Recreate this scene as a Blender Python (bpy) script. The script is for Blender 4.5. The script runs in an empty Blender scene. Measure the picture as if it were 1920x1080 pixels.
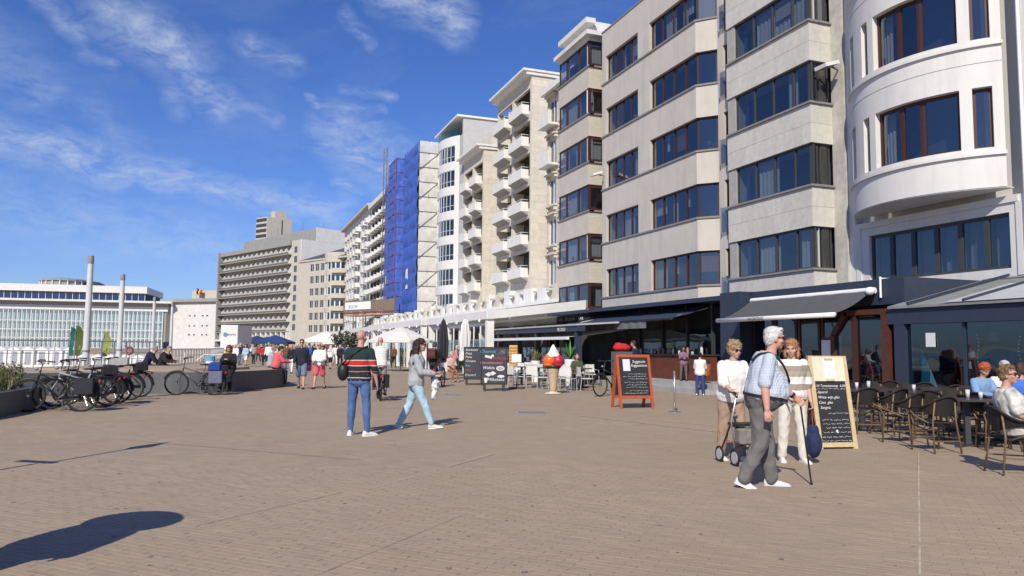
import bpy, bmesh, math, random
from mathutils import Vector, Matrix, noise

rnd = random.Random(7)
sc = bpy.context.scene
COL = sc.collection
rad = math.radians

# ------------------------------------------------------------------ camera
FOC, EYE = 1420.0, 1.5                       # focal length in pixels of a 1920 wide frame, eye height
YAW, PITCH, ROLL = rad(20.36), math.atan(113 / 1420.0), rad(0.5)
FW0 = Vector((math.sin(YAW), math.cos(YAW), 0)); RT0 = Vector((math.cos(YAW), -math.sin(YAW), 0)); UP0 = Vector((0, 0, 1))
FW = FW0 * math.cos(PITCH) + UP0 * math.sin(PITCH)
_u = UP0 * math.cos(PITCH) - FW0 * math.sin(PITCH)
RT = RT0 * math.cos(ROLL) + _u * math.sin(ROLL)
UP = _u * math.cos(ROLL) - RT0 * math.sin(ROLL)
cam_d = bpy.data.cameras.new('camera'); cam = bpy.data.objects.new('camera', cam_d); COL.objects.link(cam)
cam_d.sensor_width = 36.0; cam_d.lens = FOC / 1920 * 36.0
cam_d.clip_start = 0.1; cam_d.clip_end = 6000
M3 = Matrix((RT, UP, -FW)).transposed()
cam.matrix_world = Matrix.Translation((0, 0, EYE)) @ M3.to_4x4()
sc.camera = cam
sc.cycles.use_denoising = True
sc.cycles.max_bounces = 6; sc.cycles.transparent_max_bounces = 10
sc.cycles.caustics_reflective = False; sc.cycles.caustics_refractive = False

# ------------------------------------------------------------------ sky, sun, exposure
SUN_AZ, SUN_EL = rad(180 + 35), rad(38)      # clockwise from +Y
w = bpy.data.worlds.new('World'); sc.world = w; w.use_nodes = True
wt = w.node_tree; wt.nodes.clear()
def wn(t, **k):
    n = wt.nodes.new(t)
    for a, b in k.items(): setattr(n, a, b)
    return n
sky = wn('ShaderNodeTexSky', sky_type='NISHITA', sun_disc=False, sun_elevation=SUN_EL, sun_rotation=SUN_AZ)
sky.altitude = 0; sky.air_density = 1.0; sky.dust_density = 0.35; sky.ozone_density = 3.0
bg = wn('ShaderNodeBackground'); bg.inputs['Strength'].default_value = 0.132
wo = wn('ShaderNodeOutputWorld')
def wmath(op, a, b=None, c=None, clamp=False):
    n = wn('ShaderNodeMath', operation=op, use_clamp=clamp)
    for i, v in enumerate((a, b, c)):
        if v is None: continue
        if isinstance(v, (int, float)): n.inputs[i].default_value = v
        else: wt.links.new(v, n.inputs[i])
    return n.outputs[0]
def wvec(op, a, b=None, out=0):
    n = wn('ShaderNodeVectorMath', operation=op)
    for i, v in enumerate((a, b)):
        if v is None: continue
        if isinstance(v, (tuple, list, Vector)): n.inputs[i].default_value = tuple(v)
        else: wt.links.new(v, n.inputs[i])
    return n.outputs[out]
tc = wn('ShaderNodeTexCoord')
DIR = tc.outputs['Generated']
def wnoise(vec, scale, detail, rough=0.55, dist=0.0):
    n = wn('ShaderNodeTexNoise'); n.inputs['Scale'].default_value = scale; n.inputs['Detail'].default_value = detail
    n.inputs['Roughness'].default_value = rough; n.inputs['Distortion'].default_value = dist
    wt.links.new(vec, n.inputs['Vector']); return n
def pix_dir(px, py): return (FW + RT * ((px - 960) / FOC) + UP * ((540 - py) / FOC)).normalized()
warpn = wnoise(DIR, 9.0, 5.0, 0.6)
warp = wvec('SUBTRACT', warpn.outputs['Color'], (0.5, 0.5, 0.5))
wsc = wn('ShaderNodeVectorMath', operation='SCALE'); wt.links.new(warp, wsc.inputs[0]); wsc.inputs['Scale'].default_value = 0.050
PW = wvec('ADD', DIR, wsc.outputs[0])
# cirrus bands: end points of each band on the sky sphere, half width, weight
CIRRUS = [((-200, 215), (330, 335), .030, .75), ((300, 330), (640, 400), .026, .62), ((-200, 350), (220, 420), .05, .34),
          ((180, 410), (480, 480), .045, .34), ((215, 35), (345, 110), .038, .62), ((300, 120), (330, 200), .016, .34),
          ((375, 160), (415, 190), .026, .66), ((415, 195), (520, 230), .014, .42), ((720, -20), (850, 40), .036, .70),
          ((460, 75), (545, 115), .022, .40), ((590, 175), (600, 205), .008, .50), ((600, 205), (720, 215), .008, .46),
          ((650, 165), (740, 190), .009, .40), ((640, 255), (760, 330), .045, .62), ((640, 345), (668, 362), .010, .45),
          ((60, -20), (150, 60), .014, .42), ((150, 90), (195, 112), .010, .36), ((650, 40), (690, 80), .013, .42),
          ((160, 195), (245, 260), .026, .24), ((-60, 90), (70, 170), .05, .26), ((690, 225), (720, 250), .012, .34),
          ((-500, 60), (-200, 190), .05, .5), ((1500, -300), (2100, -120), .06, .5), ((-900, 380), (-300, 300), .06, .45)]
total = None
for a, b, hw, wt_ in CIRRUS:
    A, B = pix_dir(*a), pix_dir(*b); AB = B - A
    t = wmath('DIVIDE', wvec('DOT_PRODUCT', wvec('SUBTRACT', PW, A), AB, out=1), AB.dot(AB), clamp=True)
    sn = wn('ShaderNodeVectorMath', operation='SCALE'); sn.inputs[0].default_value = tuple(AB); wt.links.new(t, sn.inputs['Scale'])
    d = wvec('LENGTH', wvec('SUBTRACT', wvec('SUBTRACT', PW, A), sn.outputs[0]), out=1)
    m = wmath('MULTIPLY', wmath('SUBTRACT', 1.0, wmath('DIVIDE', d, hw * 1.12), clamp=True), wt_)
    total = m if total is None else wmath('MAXIMUM', total, m)
mapn = wn('ShaderNodeMapping'); wt.links.new(PW, mapn.inputs['Vector'])
mapn.inputs['Rotation'].default_value = (0.2, 0.35, 0.5); mapn.inputs['Scale'].default_value = (1.0, 1.0, 2.6)
fib = wnoise(mapn.outputs[0], 26.0, 9.0, 0.64, 0.3)
fib2 = wnoise(mapn.outputs[0], 5.0, 8.0, 0.62, 0.4)
veil = wmath('MULTIPLY', wmath('SUBTRACT', fib2.outputs['Fac'], 0.52, clamp=True), 0.42)
fibm = wmath('MULTIPLY_ADD', wmath('SUBTRACT', fib.outputs['Fac'], 0.36, clamp=True), 3.0, 0.10)
cl = wmath('ADD', wmath('MULTIPLY', total, fibm), veil, clamp=True)
cl = wmath('MINIMUM', cl, 0.75)
mix = wn('ShaderNodeMix', data_type='RGBA'); wt.links.new(cl, mix.inputs['Factor'])
hs = wn('ShaderNodeHueSaturation'); hs.inputs['Saturation'].default_value = 1.12; hs.inputs['Value'].default_value = 1.0
wt.links.new(sky.outputs['Color'], hs.inputs['Color']); tint = wn('ShaderNodeMix', data_type='RGBA', blend_type='MULTIPLY'); tint.inputs['Factor'].default_value = 1.0; tint.inputs['B'].default_value = (.50, .60, .94, 1); wt.links.new(hs.outputs['Color'], tint.inputs['A']); wt.links.new(tint.outputs['Result'], mix.inputs['A'])
mix.inputs['B'].default_value = (4.6, 5.2, 6.2, 1)
wt.links.new(mix.outputs['Result'], bg.inputs['Color']); wt.links.new(bg.outputs[0], wo.inputs['Surface'])

sun_d = bpy.data.lights.new('sun', 'SUN'); sun_d.energy = 4.9; sun_d.angle = rad(0.53); sun_d.color = (1.0, 0.92, 0.77)
sun = bpy.data.objects.new('sun', sun_d); COL.objects.link(sun)
to_sun = Vector((math.sin(SUN_AZ) * math.cos(SUN_EL), math.cos(SUN_AZ) * math.cos(SUN_EL), math.sin(SUN_EL)))
sun.rotation_euler = to_sun.to_track_quat('Z', 'Y').to_euler()
sun.location = (0, 0, 60)
vs = sc.view_settings; vs.view_transform = 'Standard'; vs.look = 'None'; vs.exposure = 0.0; vs.gamma = 1.0; vs.use_curve_mapping = False

# ------------------------------------------------------------------ helpers: placing
def gp(px, py, z=0.0):
    """ground point that the photograph's pixel looks at"""
    d = FW + RT * ((px - 960) / FOC) + UP * ((540 - py) / FOC)
    t = (z - EYE) / d.z
    return Vector((d.x * t, d.y * t, z))
def atd(px, py, D):
    d = FW + RT * ((px - 960) / FOC) + UP * ((540 - py) / FOC)
    return Vector((0, 0, EYE)) + d * (D / d.dot(FW0))
def facing(deg):       # 0 = away from the camera, 90 = to the right, 180 = to the camera
    return -(YAW + rad(deg))

# ------------------------------------------------------------------ helpers: objects
def tag(o, label, cat=None, group=None, kind=None):
    if label: o['label'] = label
    if cat: o['category'] = cat
    if group: o['group'] = group
    if kind: o['kind'] = kind
    return o
def thing(name, label, cat, loc=(0, 0, 0), rz=0.0, group=None):
    o = bpy.data.objects.new(name, None); COL.objects.link(o)
    o.location = loc; o.rotation_euler = (0, 0, rz); o.empty_display_size = 0.2
    return tag(o, label, cat, group)
def obj(name, me, m=None, parent=None, loc=None, rot=None, color=None):
    o = bpy.data.objects.new(name, me); COL.objects.link(o)
    if m is not None:
        if not me.materials: me.materials.append(m)
        elif me.materials[0] != m:
            o.material_slots[0].link = 'OBJECT'; o.material_slots[0].material = m
    if parent: o.parent = parent
    if loc is not None: o.location = loc
    if rot is not None: o.rotation_euler = rot
    if color is not None: o.color = (*color[:3], 1)
    return o
def copy_tree(o, parent=None):
    c = o.copy(); COL.objects.link(c); c.parent = parent
    for ch in list(o.children): copy_tree(ch, c)
    return c

class MB:
    """collects shapes, then becomes one mesh"""
    def __init__(s): s.v = []; s.f = []
    def add(s, vs_, fs):
        n = len(s.v); s.v += [tuple(p) for p in vs_]; s.f += [tuple(i + n for i in f) for f in fs]; return s
    def box(s, x0, x1, y0, y1, z0, z1, M=None):
        p = [(x, y, z) for z in (z0, z1) for y in (y0, y1) for x in (x0, x1)]
        if M is not None: p = [M @ Vector(q) for q in p]
        return s.add(p, [(0, 2, 3, 1), (4, 5, 7, 6), (0, 1, 5, 4), (2, 6, 7, 3), (0, 4, 6, 2), (1, 3, 7, 5)])
    def bar(s, a, b, w_, h_, up=(0, 0, 1)):
        a, b = Vector(a), Vector(b); d = b - a; L = d.length
        if L < 1e-6: return s
        d /= L; u = Vector(up)
        if abs(d.dot(u)) > .99: u = Vector((1, 0, 0))
        x = d.cross(u).normalized(); z = x.cross(d)
        M = Matrix((x, d, z)).transposed().to_4x4(); M.translation = a
        return s.box(-w_ / 2, w_ / 2, 0, L, -h_ / 2, h_ / 2, M)
    def cyl(s, a, b, r0, r1=None, n=8, caps=True):
        a, b = Vector(a), Vector(b); r1 = r0 if r1 is None else r1
        d = (b - a); L = d.length
        if L < 1e-7: return s
        d /= L; u = Vector((0, 0, 1)) if abs(d.z) < .95 else Vector((1, 0, 0))
        x = d.cross(u).normalized(); y = d.cross(x)
        vs_ = []
        for c, r in ((a, r0), (b, r1)):
            for i in range(n):
                t = 2 * math.pi * i / n; vs_.append(c + x * (r * math.cos(t)) + y * (r * math.sin(t)))
        fs = [(i, (i + 1) % n, n + (i + 1) % n, n + i) for i in range(n)]
        fs = [f[::-1] for f in fs]
        if caps: fs += [tuple(range(n)), tuple(range(2 * n - 1, n - 1, -1))]
        return s.add(vs_, fs)
    def tube(s, pts, r, n=6, closed=False):
        pts = [Vector(p) for p in pts]; m = len(pts); rs = r if isinstance(r, (list, tuple)) else [r] * m
        vs_ = []; px_ = None
        for i, p in enumerate(pts):
            if closed: t = pts[(i + 1) % m] - pts[i - 1]
            else: t = pts[min(i + 1, m - 1)] - pts[max(i - 1, 0)]
            t.normalize()
            if px_ is None:
                u = Vector((0, 0, 1)) if abs(t.z) < .9 else Vector((1, 0, 0)); x = t.cross(u).normalized()
            else: x = (px_ - t * px_.dot(t)).normalized()
            y = t.cross(x); px_ = x
            for k in range(n):
                a = 2 * math.pi * k / n; vs_.append(p + x * (rs[i] * math.cos(a)) + y * (rs[i] * math.sin(a)))
        fs = []
        for i in range(m if closed else m - 1):
            j = (i + 1) % m
            for k in range(n):
                l = (k + 1) % n; fs.append((i * n + k, i * n + l, j * n + l, j * n + k)[::-1])
        if not closed: fs += [tuple(range(n)), tuple(range(m * n - 1, (m - 1) * n - 1, -1))]
        return s.add(vs_, fs)
    def loft(s, rings, caps=True):
        n = len(rings[0]); vs_ = [p for r in rings for p in r]; fs = []
        for i in range(len(rings) - 1):
            for k in range(n):
                l = (k + 1) % n; fs.append((i * n + k, i * n + l, (i + 1) * n + l, (i + 1) * n + k))
        if caps: fs += [tuple(range(n - 1, -1, -1)), tuple(range((len(rings) - 1) * n, len(rings) * n))]
        return s.add(vs_, fs)
    def lathe(s, prof, c=(0, 0, 0), n=16):
        c = Vector(c)
        return s.loft([[c + Vector((r * math.cos(2 * math.pi * k / n), r * math.sin(2 * math.pi * k / n), z)) for k in range(n)] for r, z in prof])
    def ell(s, c, r, M=None, n=12, m=8):
        c = Vector(c); rings = []
        for i in range(m + 1):
            t = -math.pi / 2 + math.pi * i / m; cr, z = max(math.cos(t), .02), math.sin(t); ring = []
            for k in range(n):
                a = 2 * math.pi * k / n; p = Vector((r[0] * cr * math.cos(a), r[1] * cr * math.sin(a), r[2] * z))
                ring.append(c + (M @ p if M is not None else p))
            rings.append(ring)
        return s.loft(rings)
    def prism(s, poly, z0, z1):
        n = len(poly)
        return s.add([(x, y, z0) for x, y in poly] + [(x, y, z1) for x, y in poly],
                     [tuple(range(n - 1, -1, -1)), tuple(range(n, 2 * n))] + [(i, (i + 1) % n, n + (i + 1) % n, n + i) for i in range(n)])
    def quad(s, a, b, c, d): return s.add((a, b, c, d), [(0, 1, 2, 3)])
    def mesh(s, name, smooth=False):
        me = bpy.data.meshes.new(name); me.from_pydata(s.v, [], s.f)
        if smooth: me.polygons.foreach_set('use_smooth', [True] * len(me.polygons))
        me.update(); return me
    def build(s, name, m, parent=None, smooth=False, loc=None, rot=None, color=None):
        return obj(name, s.mesh(name, smooth), m, parent, loc, rot, color)
def smooth_by_angle(me, deg=35):
    me.polygons.foreach_set('use_smooth', [True] * len(me.polygons))
    bm = bmesh.new(); bm.from_mesh(me)
    for e in bm.edges:
        if len(e.link_faces) == 2 and e.calc_face_angle(0) > rad(deg): e.smooth = False
    bm.to_mesh(me); bm.free()

# ------------------------------------------------------------------ helpers: materials
MATS = {}
def mat(name, color=(.5, .5, .5), rough=.7, var=.12, scale=3.0, bump=0.0, bscale=40.0, metal=0.0, spec=.4, dirt=0.0, objcol=False, island=0.0, coat=0.0):
    if name in MATS: return MATS[name]
    m = bpy.data.materials.new(name); m.use_nodes = True; MATS[name] = m
    nt = m.node_tree; b = nt.nodes['Principled BSDF']; L = nt.links.new
    b.inputs['Roughness'].default_value = rough; b.inputs['Metallic'].default_value = metal
    b.inputs['Specular IOR Level'].default_value = spec; b.inputs['Coat Weight'].default_value = coat
    tcn = nt.nodes.new('ShaderNodeTexCoord'); gm = nt.nodes.new('ShaderNodeNewGeometry')
    n1 = nt.nodes.new('ShaderNodeTexNoise'); n1.inputs['Scale'].default_value = scale; n1.inputs['Detail'].default_value = 6; n1.inputs['Roughness'].default_value = .62
    L(gm.outputs['Position'], n1.inputs['Vector'])
    mp = nt.nodes.new('ShaderNodeMapRange'); mp.inputs[1].default_value = .25; mp.inputs[2].default_value = .75
    mp.inputs[3].default_value = 1 - var; mp.inputs[4].default_value = 1 + var; L(n1.outputs['Fac'], mp.inputs[0])
    fac = mp.outputs[0]
    if island:
        oi = nt.nodes.new('ShaderNodeObjectInfo')
        ad = nt.nodes.new('ShaderNodeMath'); ad.operation = 'ADD'; L(gm.outputs['Random Per Island'], ad.inputs[0]); L(oi.outputs['Random'], ad.inputs[1])
        fr = nt.nodes.new('ShaderNodeMath'); fr.operation = 'FRACT'; L(ad.outputs[0], fr.inputs[0])
        m2 = nt.nodes.new('ShaderNodeMapRange'); m2.inputs[3].default_value = 1 - island; m2.inputs[4].default_value = 1 + island; L(fr.outputs[0], m2.inputs[0])
        mu = nt.nodes.new('ShaderNodeMath'); mu.operation = 'MULTIPLY'; L(fac, mu.inputs[0]); L(m2.outputs[0], mu.inputs[1]); fac = mu.outputs[0]
    if dirt:   # vertical weather streaks, stains with their own shape
        mpp = nt.nodes.new('ShaderNodeMapping'); mpp.inputs['Scale'].default_value = (1.6, 1.6, .16); L(gm.outputs['Position'], mpp.inputs['Vector'])
        n2 = nt.nodes.new('ShaderNodeTexNoise'); n2.inputs['Scale'].default_value = 1.7; n2.inputs['Detail'].default_value = 7; n2.inputs['Roughness'].default_value = .7; L(mpp.outputs[0], n2.inputs['Vector'])
        m3 = nt.nodes.new('ShaderNodeMapRange'); m3.inputs[1].default_value = .48; m3.inputs[2].default_value = .78; m3.inputs[3].default_value = 1; m3.inputs[4].default_value = 1 - dirt; L(n2.outputs['Fac'], m3.inputs[0])
        mu = nt.nodes.new('ShaderNodeMath'); mu.operation = 'MULTIPLY'; L(fac, mu.inputs[0]); L(m3.outputs[0], mu.inputs[1]); fac = mu.outputs[0]
    vm = nt.nodes.new('ShaderNodeVectorMath'); vm.operation = 'SCALE'; L(fac, vm.inputs['Scale'])
    if objcol:
        oi = nt.nodes.new('ShaderNodeObjectInfo'); L(oi.outputs['Color'], vm.inputs[0])
    else: vm.inputs[0].default_value = color[:3]
    L(vm.outputs[0], b.inputs['Base Color'])
    if bump:
        nb = nt.nodes.new('ShaderNodeTexNoise'); nb.inputs['Scale'].default_value = bscale; nb.inputs['Detail'].default_value = 5
        L(gm.outputs['Position'], nb.inputs['Vector'])
        bp = nt.nodes.new('ShaderNodeBump'); bp.inputs['Strength'].default_value = bump; bp.inputs['Distance'].default_value = .01
        L(nb.outputs['Fac'], bp.inputs['Height']); L(bp.outputs[0], b.inputs['Normal'])
    return m
def glass_mat(name, tint=(.55, .6, .62), ior=1.7, rough=.015, refl=(1, 1, 1)):
    if name in MATS: return MATS[name]
    m = bpy.data.materials.new(name); m.use_nodes = True; MATS[name] = m
    nt = m.node_tree; nt.nodes.clear(); L = nt.links.new
    o = nt.nodes.new('ShaderNodeOutputMaterial'); mx = nt.nodes.new('ShaderNodeMixShader')
    tr = nt.nodes.new('ShaderNodeBsdfTransparent'); tr.inputs[0].default_value = (*tint, 1)
    gl = nt.nodes.new('ShaderNodeBsdfGlossy'); gl.inputs['Roughness'].default_value = rough; gl.inputs['Color'].default_value = (*refl, 1)
    lw = nt.nodes.new('ShaderNodeLayerWeight'); lw.inputs['Blend'].default_value = .5
    pw = nt.nodes.new('ShaderNodeMath'); pw.operation = 'POWER'; pw.inputs[1].default_value = 4.0; L(lw.outputs['Facing'], pw.inputs[0])
    fr = nt.nodes.new('ShaderNodeMath'); fr.operation = 'MULTIPLY_ADD'; fr.inputs[1].default_value = .85; fr.inputs[2].default_value = ((ior - 1) / (ior + 1)) ** 2 * 1.5; L(pw.outputs[0], fr.inputs[0])
    gm = nt.nodes.new('ShaderNodeNewGeometry')
    nz = nt.nodes.new('ShaderNodeTexNoise'); nz.inputs['Scale'].default_value = .9; nz.inputs['Detail'].default_value = 1; L(gm.outputs['Position'], nz.inputs['Vector'])
    bp = nt.nodes.new('ShaderNodeBump'); bp.inputs['Strength'].default_value = .035; bp.inputs['Distance'].default_value = .3
    L(nz.outputs['Fac'], bp.inputs['Height']); L(bp.outputs[0], gl.inputs['Normal'])
    L(fr.outputs[0], mx.inputs[0]); L(tr.outputs[0], mx.inputs[1]); L(gl.outputs[0], mx.inputs[2]); L(mx.outputs[0], o.inputs[0])
    return m

GLASS = glass_mat('window glass', (.42, .46, .50), 1.9)
GLASS_T = glass_mat('terrace glass', (.34, .48, .58), 1.9, refl=(.72, .88, 1.0))
GREEN_GLASS = glass_mat('green balustrade glass', (.35, .60, .58), 1.6)
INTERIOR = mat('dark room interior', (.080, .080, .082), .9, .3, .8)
CURTAIN = mat('white net curtain', (.72, .72, .70), .9, .06, 6)
CLOTH = mat('cloth', rough=.9, var=.10, scale=9, objcol=True, bump=.25, bscale=220)
SKIN = mat('skin', rough=.55, var=.07, scale=14, objcol=True, spec=.35)
HAIR = mat('hair', rough=.6, var=.35, scale=55, objcol=True, bump=.5, bscale=120)
LEATHER = mat('leather', rough=.5, var=.15, scale=20, objcol=True)
PAINT = mat('painted metal', rough=.4, var=.06, scale=6, objcol=True)
PLASTIC = mat('plastic', rough=.45, var=.05, scale=10, objcol=True)
BLACK = mat('black plastic', (.018, .018, .02), .5, .2, 20)
RUBBER = mat('rubber', (.02, .02, .021), .85, .2, 30)
STEEL = mat('brushed steel', (.55, .56, .57), .32, .08, 20, metal=.9)
WHITEM = mat('white painted metal', (.78, .78, .76), .45, .05, 4)
WHITEFAB = mat('white awning fabric', (.80, .80, .78), .85, .06, 2.5, dirt=.10)

def translucent(m_, f, col):
    nt = m_.node_tree; o = next(n for n in nt.nodes if n.type == 'OUTPUT_MATERIAL'); b = nt.nodes['Principled BSDF']; mx = nt.nodes.new('ShaderNodeMixShader'); tr = nt.nodes.new('ShaderNodeBsdfTranslucent'); mx.inputs[0].default_value = f; tr.inputs[0].default_value = (*col, 1)
    nt.links.new(b.outputs[0], mx.inputs[1]); nt.links.new(tr.outputs[0], mx.inputs[2]); nt.links.new(mx.outputs[0], o.inputs['Surface'])
translucent(WHITEFAB, .24, (.80, .79, .76))
# ================================================================== ground
def brick_mat(name):
    m = bpy.data.materials.new(name); m.use_nodes = True
    nt = m.node_tree; b = nt.nodes['Principled BSDF']; L = nt.links.new
    b.inputs['Roughness'].default_value = .82; b.inputs['Specular IOR Level'].default_value = .25
    gm = nt.nodes.new('ShaderNodeNewGeometry')
    def nz(scale, det, rough=.6):
        n = nt.nodes.new('ShaderNodeTexNoise'); n.inputs['Scale'].default_value = scale; n.inputs['Detail'].default_value = det; n.inputs['Roughness'].default_value = rough
        L(gm.outputs['Position'], n.inputs['Vector']); return n.outputs['Fac']
    def ramp(src, stops):
        r = nt.nodes.new('ShaderNodeValToRGB'); e = r.color_ramp.elements
        e[0].position, e[0].color = stops[0][0], (*stops[0][1], 1); e[1].position, e[1].color = stops[1][0], (*stops[1][1], 1)
        for p, c in stops[2:]:
            x = e.new(p); x.color = (*c, 1)
        L(src, r.inputs[0]); return r.outputs[0]
    def mixc(f, a, b_, blend='MIX'):
        x = nt.nodes.new('ShaderNodeMix'); x.data_type = 'RGBA'; x.blend_type = blend
        if isinstance(f, float): x.inputs['Factor'].default_value = f
        else: L(f, x.inputs['Factor'])
        for k, v in (('A', a), ('B', b_)):
            if isinstance(v, tuple): x.inputs[k].default_value = (*v, 1)
            else: L(v, x.inputs[k])
        return x.outputs['Result']
    big = ramp(nz(.35, 4), [(.30, (.330, .258, .188)), (.70, (.362, .288, .208)), (.5, (.344, .274, .203))])
    mid = ramp(nz(2.6, 6, .7), [(.25, (.91, .91, .92)), (.75, (1.07, 1.06, 1.05))])
    c = mixc(1.0, big, mid, 'MULTIPLY')
    return m, nt, b, gm, nz, ramp, mixc, c, L
# far paving: courses too small to tell apart
PAVE, nt, b, gm, nz, ramp, mixc, c, L = brick_mat('clay paver ground')
mp = nt.nodes.new('ShaderNodeMapping'); mp.inputs['Rotation'].default_value = (0, 0, rad(45)); L(gm.outputs['Position'], mp.inputs['Vector'])
bt = nt.nodes.new('ShaderNodeTexBrick'); bt.inputs['Scale'].default_value = 1.0; bt.inputs['Brick Width'].default_value = .204; bt.inputs['Row Height'].default_value = .069
bt.inputs['Mortar Size'].default_value = .0028; bt.inputs['Mortar Smooth'].default_value = .3; bt.inputs['Bias'].default_value = 0
bt.inputs['Color1'].default_value = (.93, .93, .94, 1); bt.inputs['Color2'].default_value = (1.06, 1.05, 1.03, 1); bt.inputs['Mortar'].default_value = (.90, .90, .89, 1)
L(mp.outputs[0], bt.inputs['Vector'])
c2 = mixc(1.0, c, bt.outputs['Color'], 'MULTIPLY')
dust = ramp(nz(.9, 5, .7), [(.60, (0, 0, 0)), (.78, (.4, .4, .4))])
c3 = mixc(dust, c2, (.47, .40, .31))
L(c3, b.inputs['Base Color'])
bp = nt.nodes.new('ShaderNodeBump'); bp.inputs['Strength'].default_value = .4; bp.inputs['Distance'].default_value = .004
L(bt.outputs['Fac'], bp.inputs['Height']); bp.invert = True; L(bp.outputs[0], b.inputs['Normal'])
# near paving: every brick is real
BRICK, nt, b, gm, nz, ramp, mixc, c, L = brick_mat('clay paver brick')
oi = nt.nodes.new('ShaderNodeObjectInfo'); ad = nt.nodes.new('ShaderNodeMath'); ad.operation = 'ADD'; L(gm.outputs['Random Per Island'], ad.inputs[0]); L(oi.outputs['Random'], ad.inputs[1])
fr = nt.nodes.new('ShaderNodeMath'); fr.operation = 'FRACT'; L(ad.outputs[0], fr.inputs[0])
tone = ramp(fr.outputs[0], [(0.0, (.95, .95, .955)), (1.0, (1.045, 1.04, 1.03)), (.25, (.985, .985, .985)), (.6, (1.01, 1.0, .995))])
c2 = mixc(1.0, c, tone, 'MULTIPLY')
dust = ramp(nz(.9, 5, .7), [(.60, (0, 0, 0)), (.78, (.4, .4, .4))])
grit = ramp(nz(160, 3, .6), [(.3, (.88, .88, .88)), (.7, (1.08, 1.08, 1.08))])
L(mixc(1.0, mixc(dust, c2, (.47, .40, .31)), grit, 'MULTIPLY'), b.inputs['Base Color'])
bp = nt.nodes.new('ShaderNodeBump'); bp.inputs['Strength'].default_value = .2; bp.inputs['Distance'].default_value = .002
L(nz(90, 4), bp.inputs['Height']); L(bp.outputs[0], b.inputs['Normal'])

SAND = mat('beach sand', (.46, .39, .29), .95, .15, .6, bump=.4, bscale=8)
JOINT = mat('sand filled joint', (.345, .278, .21), .95, .15, 6)
GRANITE = mat('grey granite slab', (.105, .112, .118), .55, .18, 12, bump=.15, bscale=60, island=.10)
GRANITE_TOP = mat('tan plaza paving', (.36, .285, .215), .85, .12, 1.2, bump=.2, bscale=40)
CONC = mat('grey concrete', (.36, .36, .35), .8, .15, 2, bump=.25, bscale=30, dirt=.2)
SOIL = mat('dark soil', (.07, .055, .04), .95, .3, 10)

beach = MB().quad((-3000, -800, -1.2), (3000, -800, -1.2), (3000, 4000, -1.2), (-3000, 4000, -1.2)).build('beach_sand', SAND); tag(beach, 'pale sandy beach beyond the seaside railing', kind='structure')
sea = MB().quad((-3000, -900, -1.1), (-140, -900, -1.1), (-140, 255, -1.1), (-3000, 255, -1.1)).build('sea_water', mat('sea water', (.03, .09, .14), .12, .2, .05, bump=.5, bscale=.6)); tag(sea, 'blue sea beyond the beach', kind='structure')
prom_poly = [(60, -60), (60, 900), (-200, 900), (-200, 330), (-40, 215), (-5, 120), (-6.2, 72), (-12.8, 54), (-11.5, 40), (-11.5, -60)]
prom = MB().prism(prom_poly, -1.3, 0.0).build('promenade_ground', PAVE); tag(prom, 'wide tan brick paved seaside promenade', kind='structure')

# bricks near the camera, laid at 45 degrees to the promenade
BL, BH, GAP = .204, .069, .0026
ang = rad(-45); ca, sa = math.cos(ang), math.sin(ang)
bricks = []
for j in range(-40, 190):
    for i in range(-60, 62):
        u, v = (i + (.5 if j % 2 else 0)) * BL, j * BH
        x, y = 2.4 + u * ca - (v - 0) * sa, 3.4 + u * sa + v * ca
        p = Vector((x, y, 0)); D = p.dot(FW0); l = p.dot(RT0)
        if 3.2 < D < 9.6 and abs(l) < .74 * D + .2: bricks.append((D, abs(l), x, y))
seen = sorted([q for q in bricks if q[0] > 4.9 and q[1] < .69 * q[0]])[:300]
seen_set = set(seen)
hl, hw = (BL - GAP) / 2, (BH - GAP) / 2
def brick_verts(h):
    c = .0015
    return [(-hl, -hw, 0), (hl, -hw, 0), (hl, hw, 0), (-hl, hw, 0), (-hl + c, -hw + c, h), (hl - c, -hw + c, h), (hl - c, hw - c, h), (-hl + c, hw - c, h)], \
           [(4, 5, 6, 7), (0, 1, 5, 4), (1, 2, 6, 5), (2, 3, 7, 6), (3, 0, 4, 7)]
bm_ = MB(); bv, bf = brick_verts(.012); bm_.add(bv, bf); brick_me = bm_.mesh('brick')
for D, l, x, y in seen:
    obj('brick', brick_me, BRICK, prom, (x, y, .002 + rnd.uniform(-.0008, .0012)), (rnd.uniform(-.006, .006), rnd.uniform(-.004, .004), ang))
mb = MB()
for q in bricks:
    if q in seen_set: continue
    D, l, x, y = q; dz = .002 + rnd.uniform(-.0008, .0012); tx, ty = rnd.uniform(-.006, .006), rnd.uniform(-.004, .004)
    mb.add([(x + a * ca - b_ * sa, y + a * sa + b_ * ca, z + dz + (b_ * tx + a * ty if z > 0 else 0)) for a, b_, z in bv], bf)
o = mb.build('paving_bricks', BRICK, prom); o['kind'] = 'stuff'
bed = [(FW0 * d + RT0 * l) for d, l in ((3.0, -2.7), (3.0, 2.7), (9.62, 7.4), (9.62, -7.4))]
MB().quad(*[(p.x, p.y, .0112) for p in bed]).build('joint_sand_bed', JOINT, prom)

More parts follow.
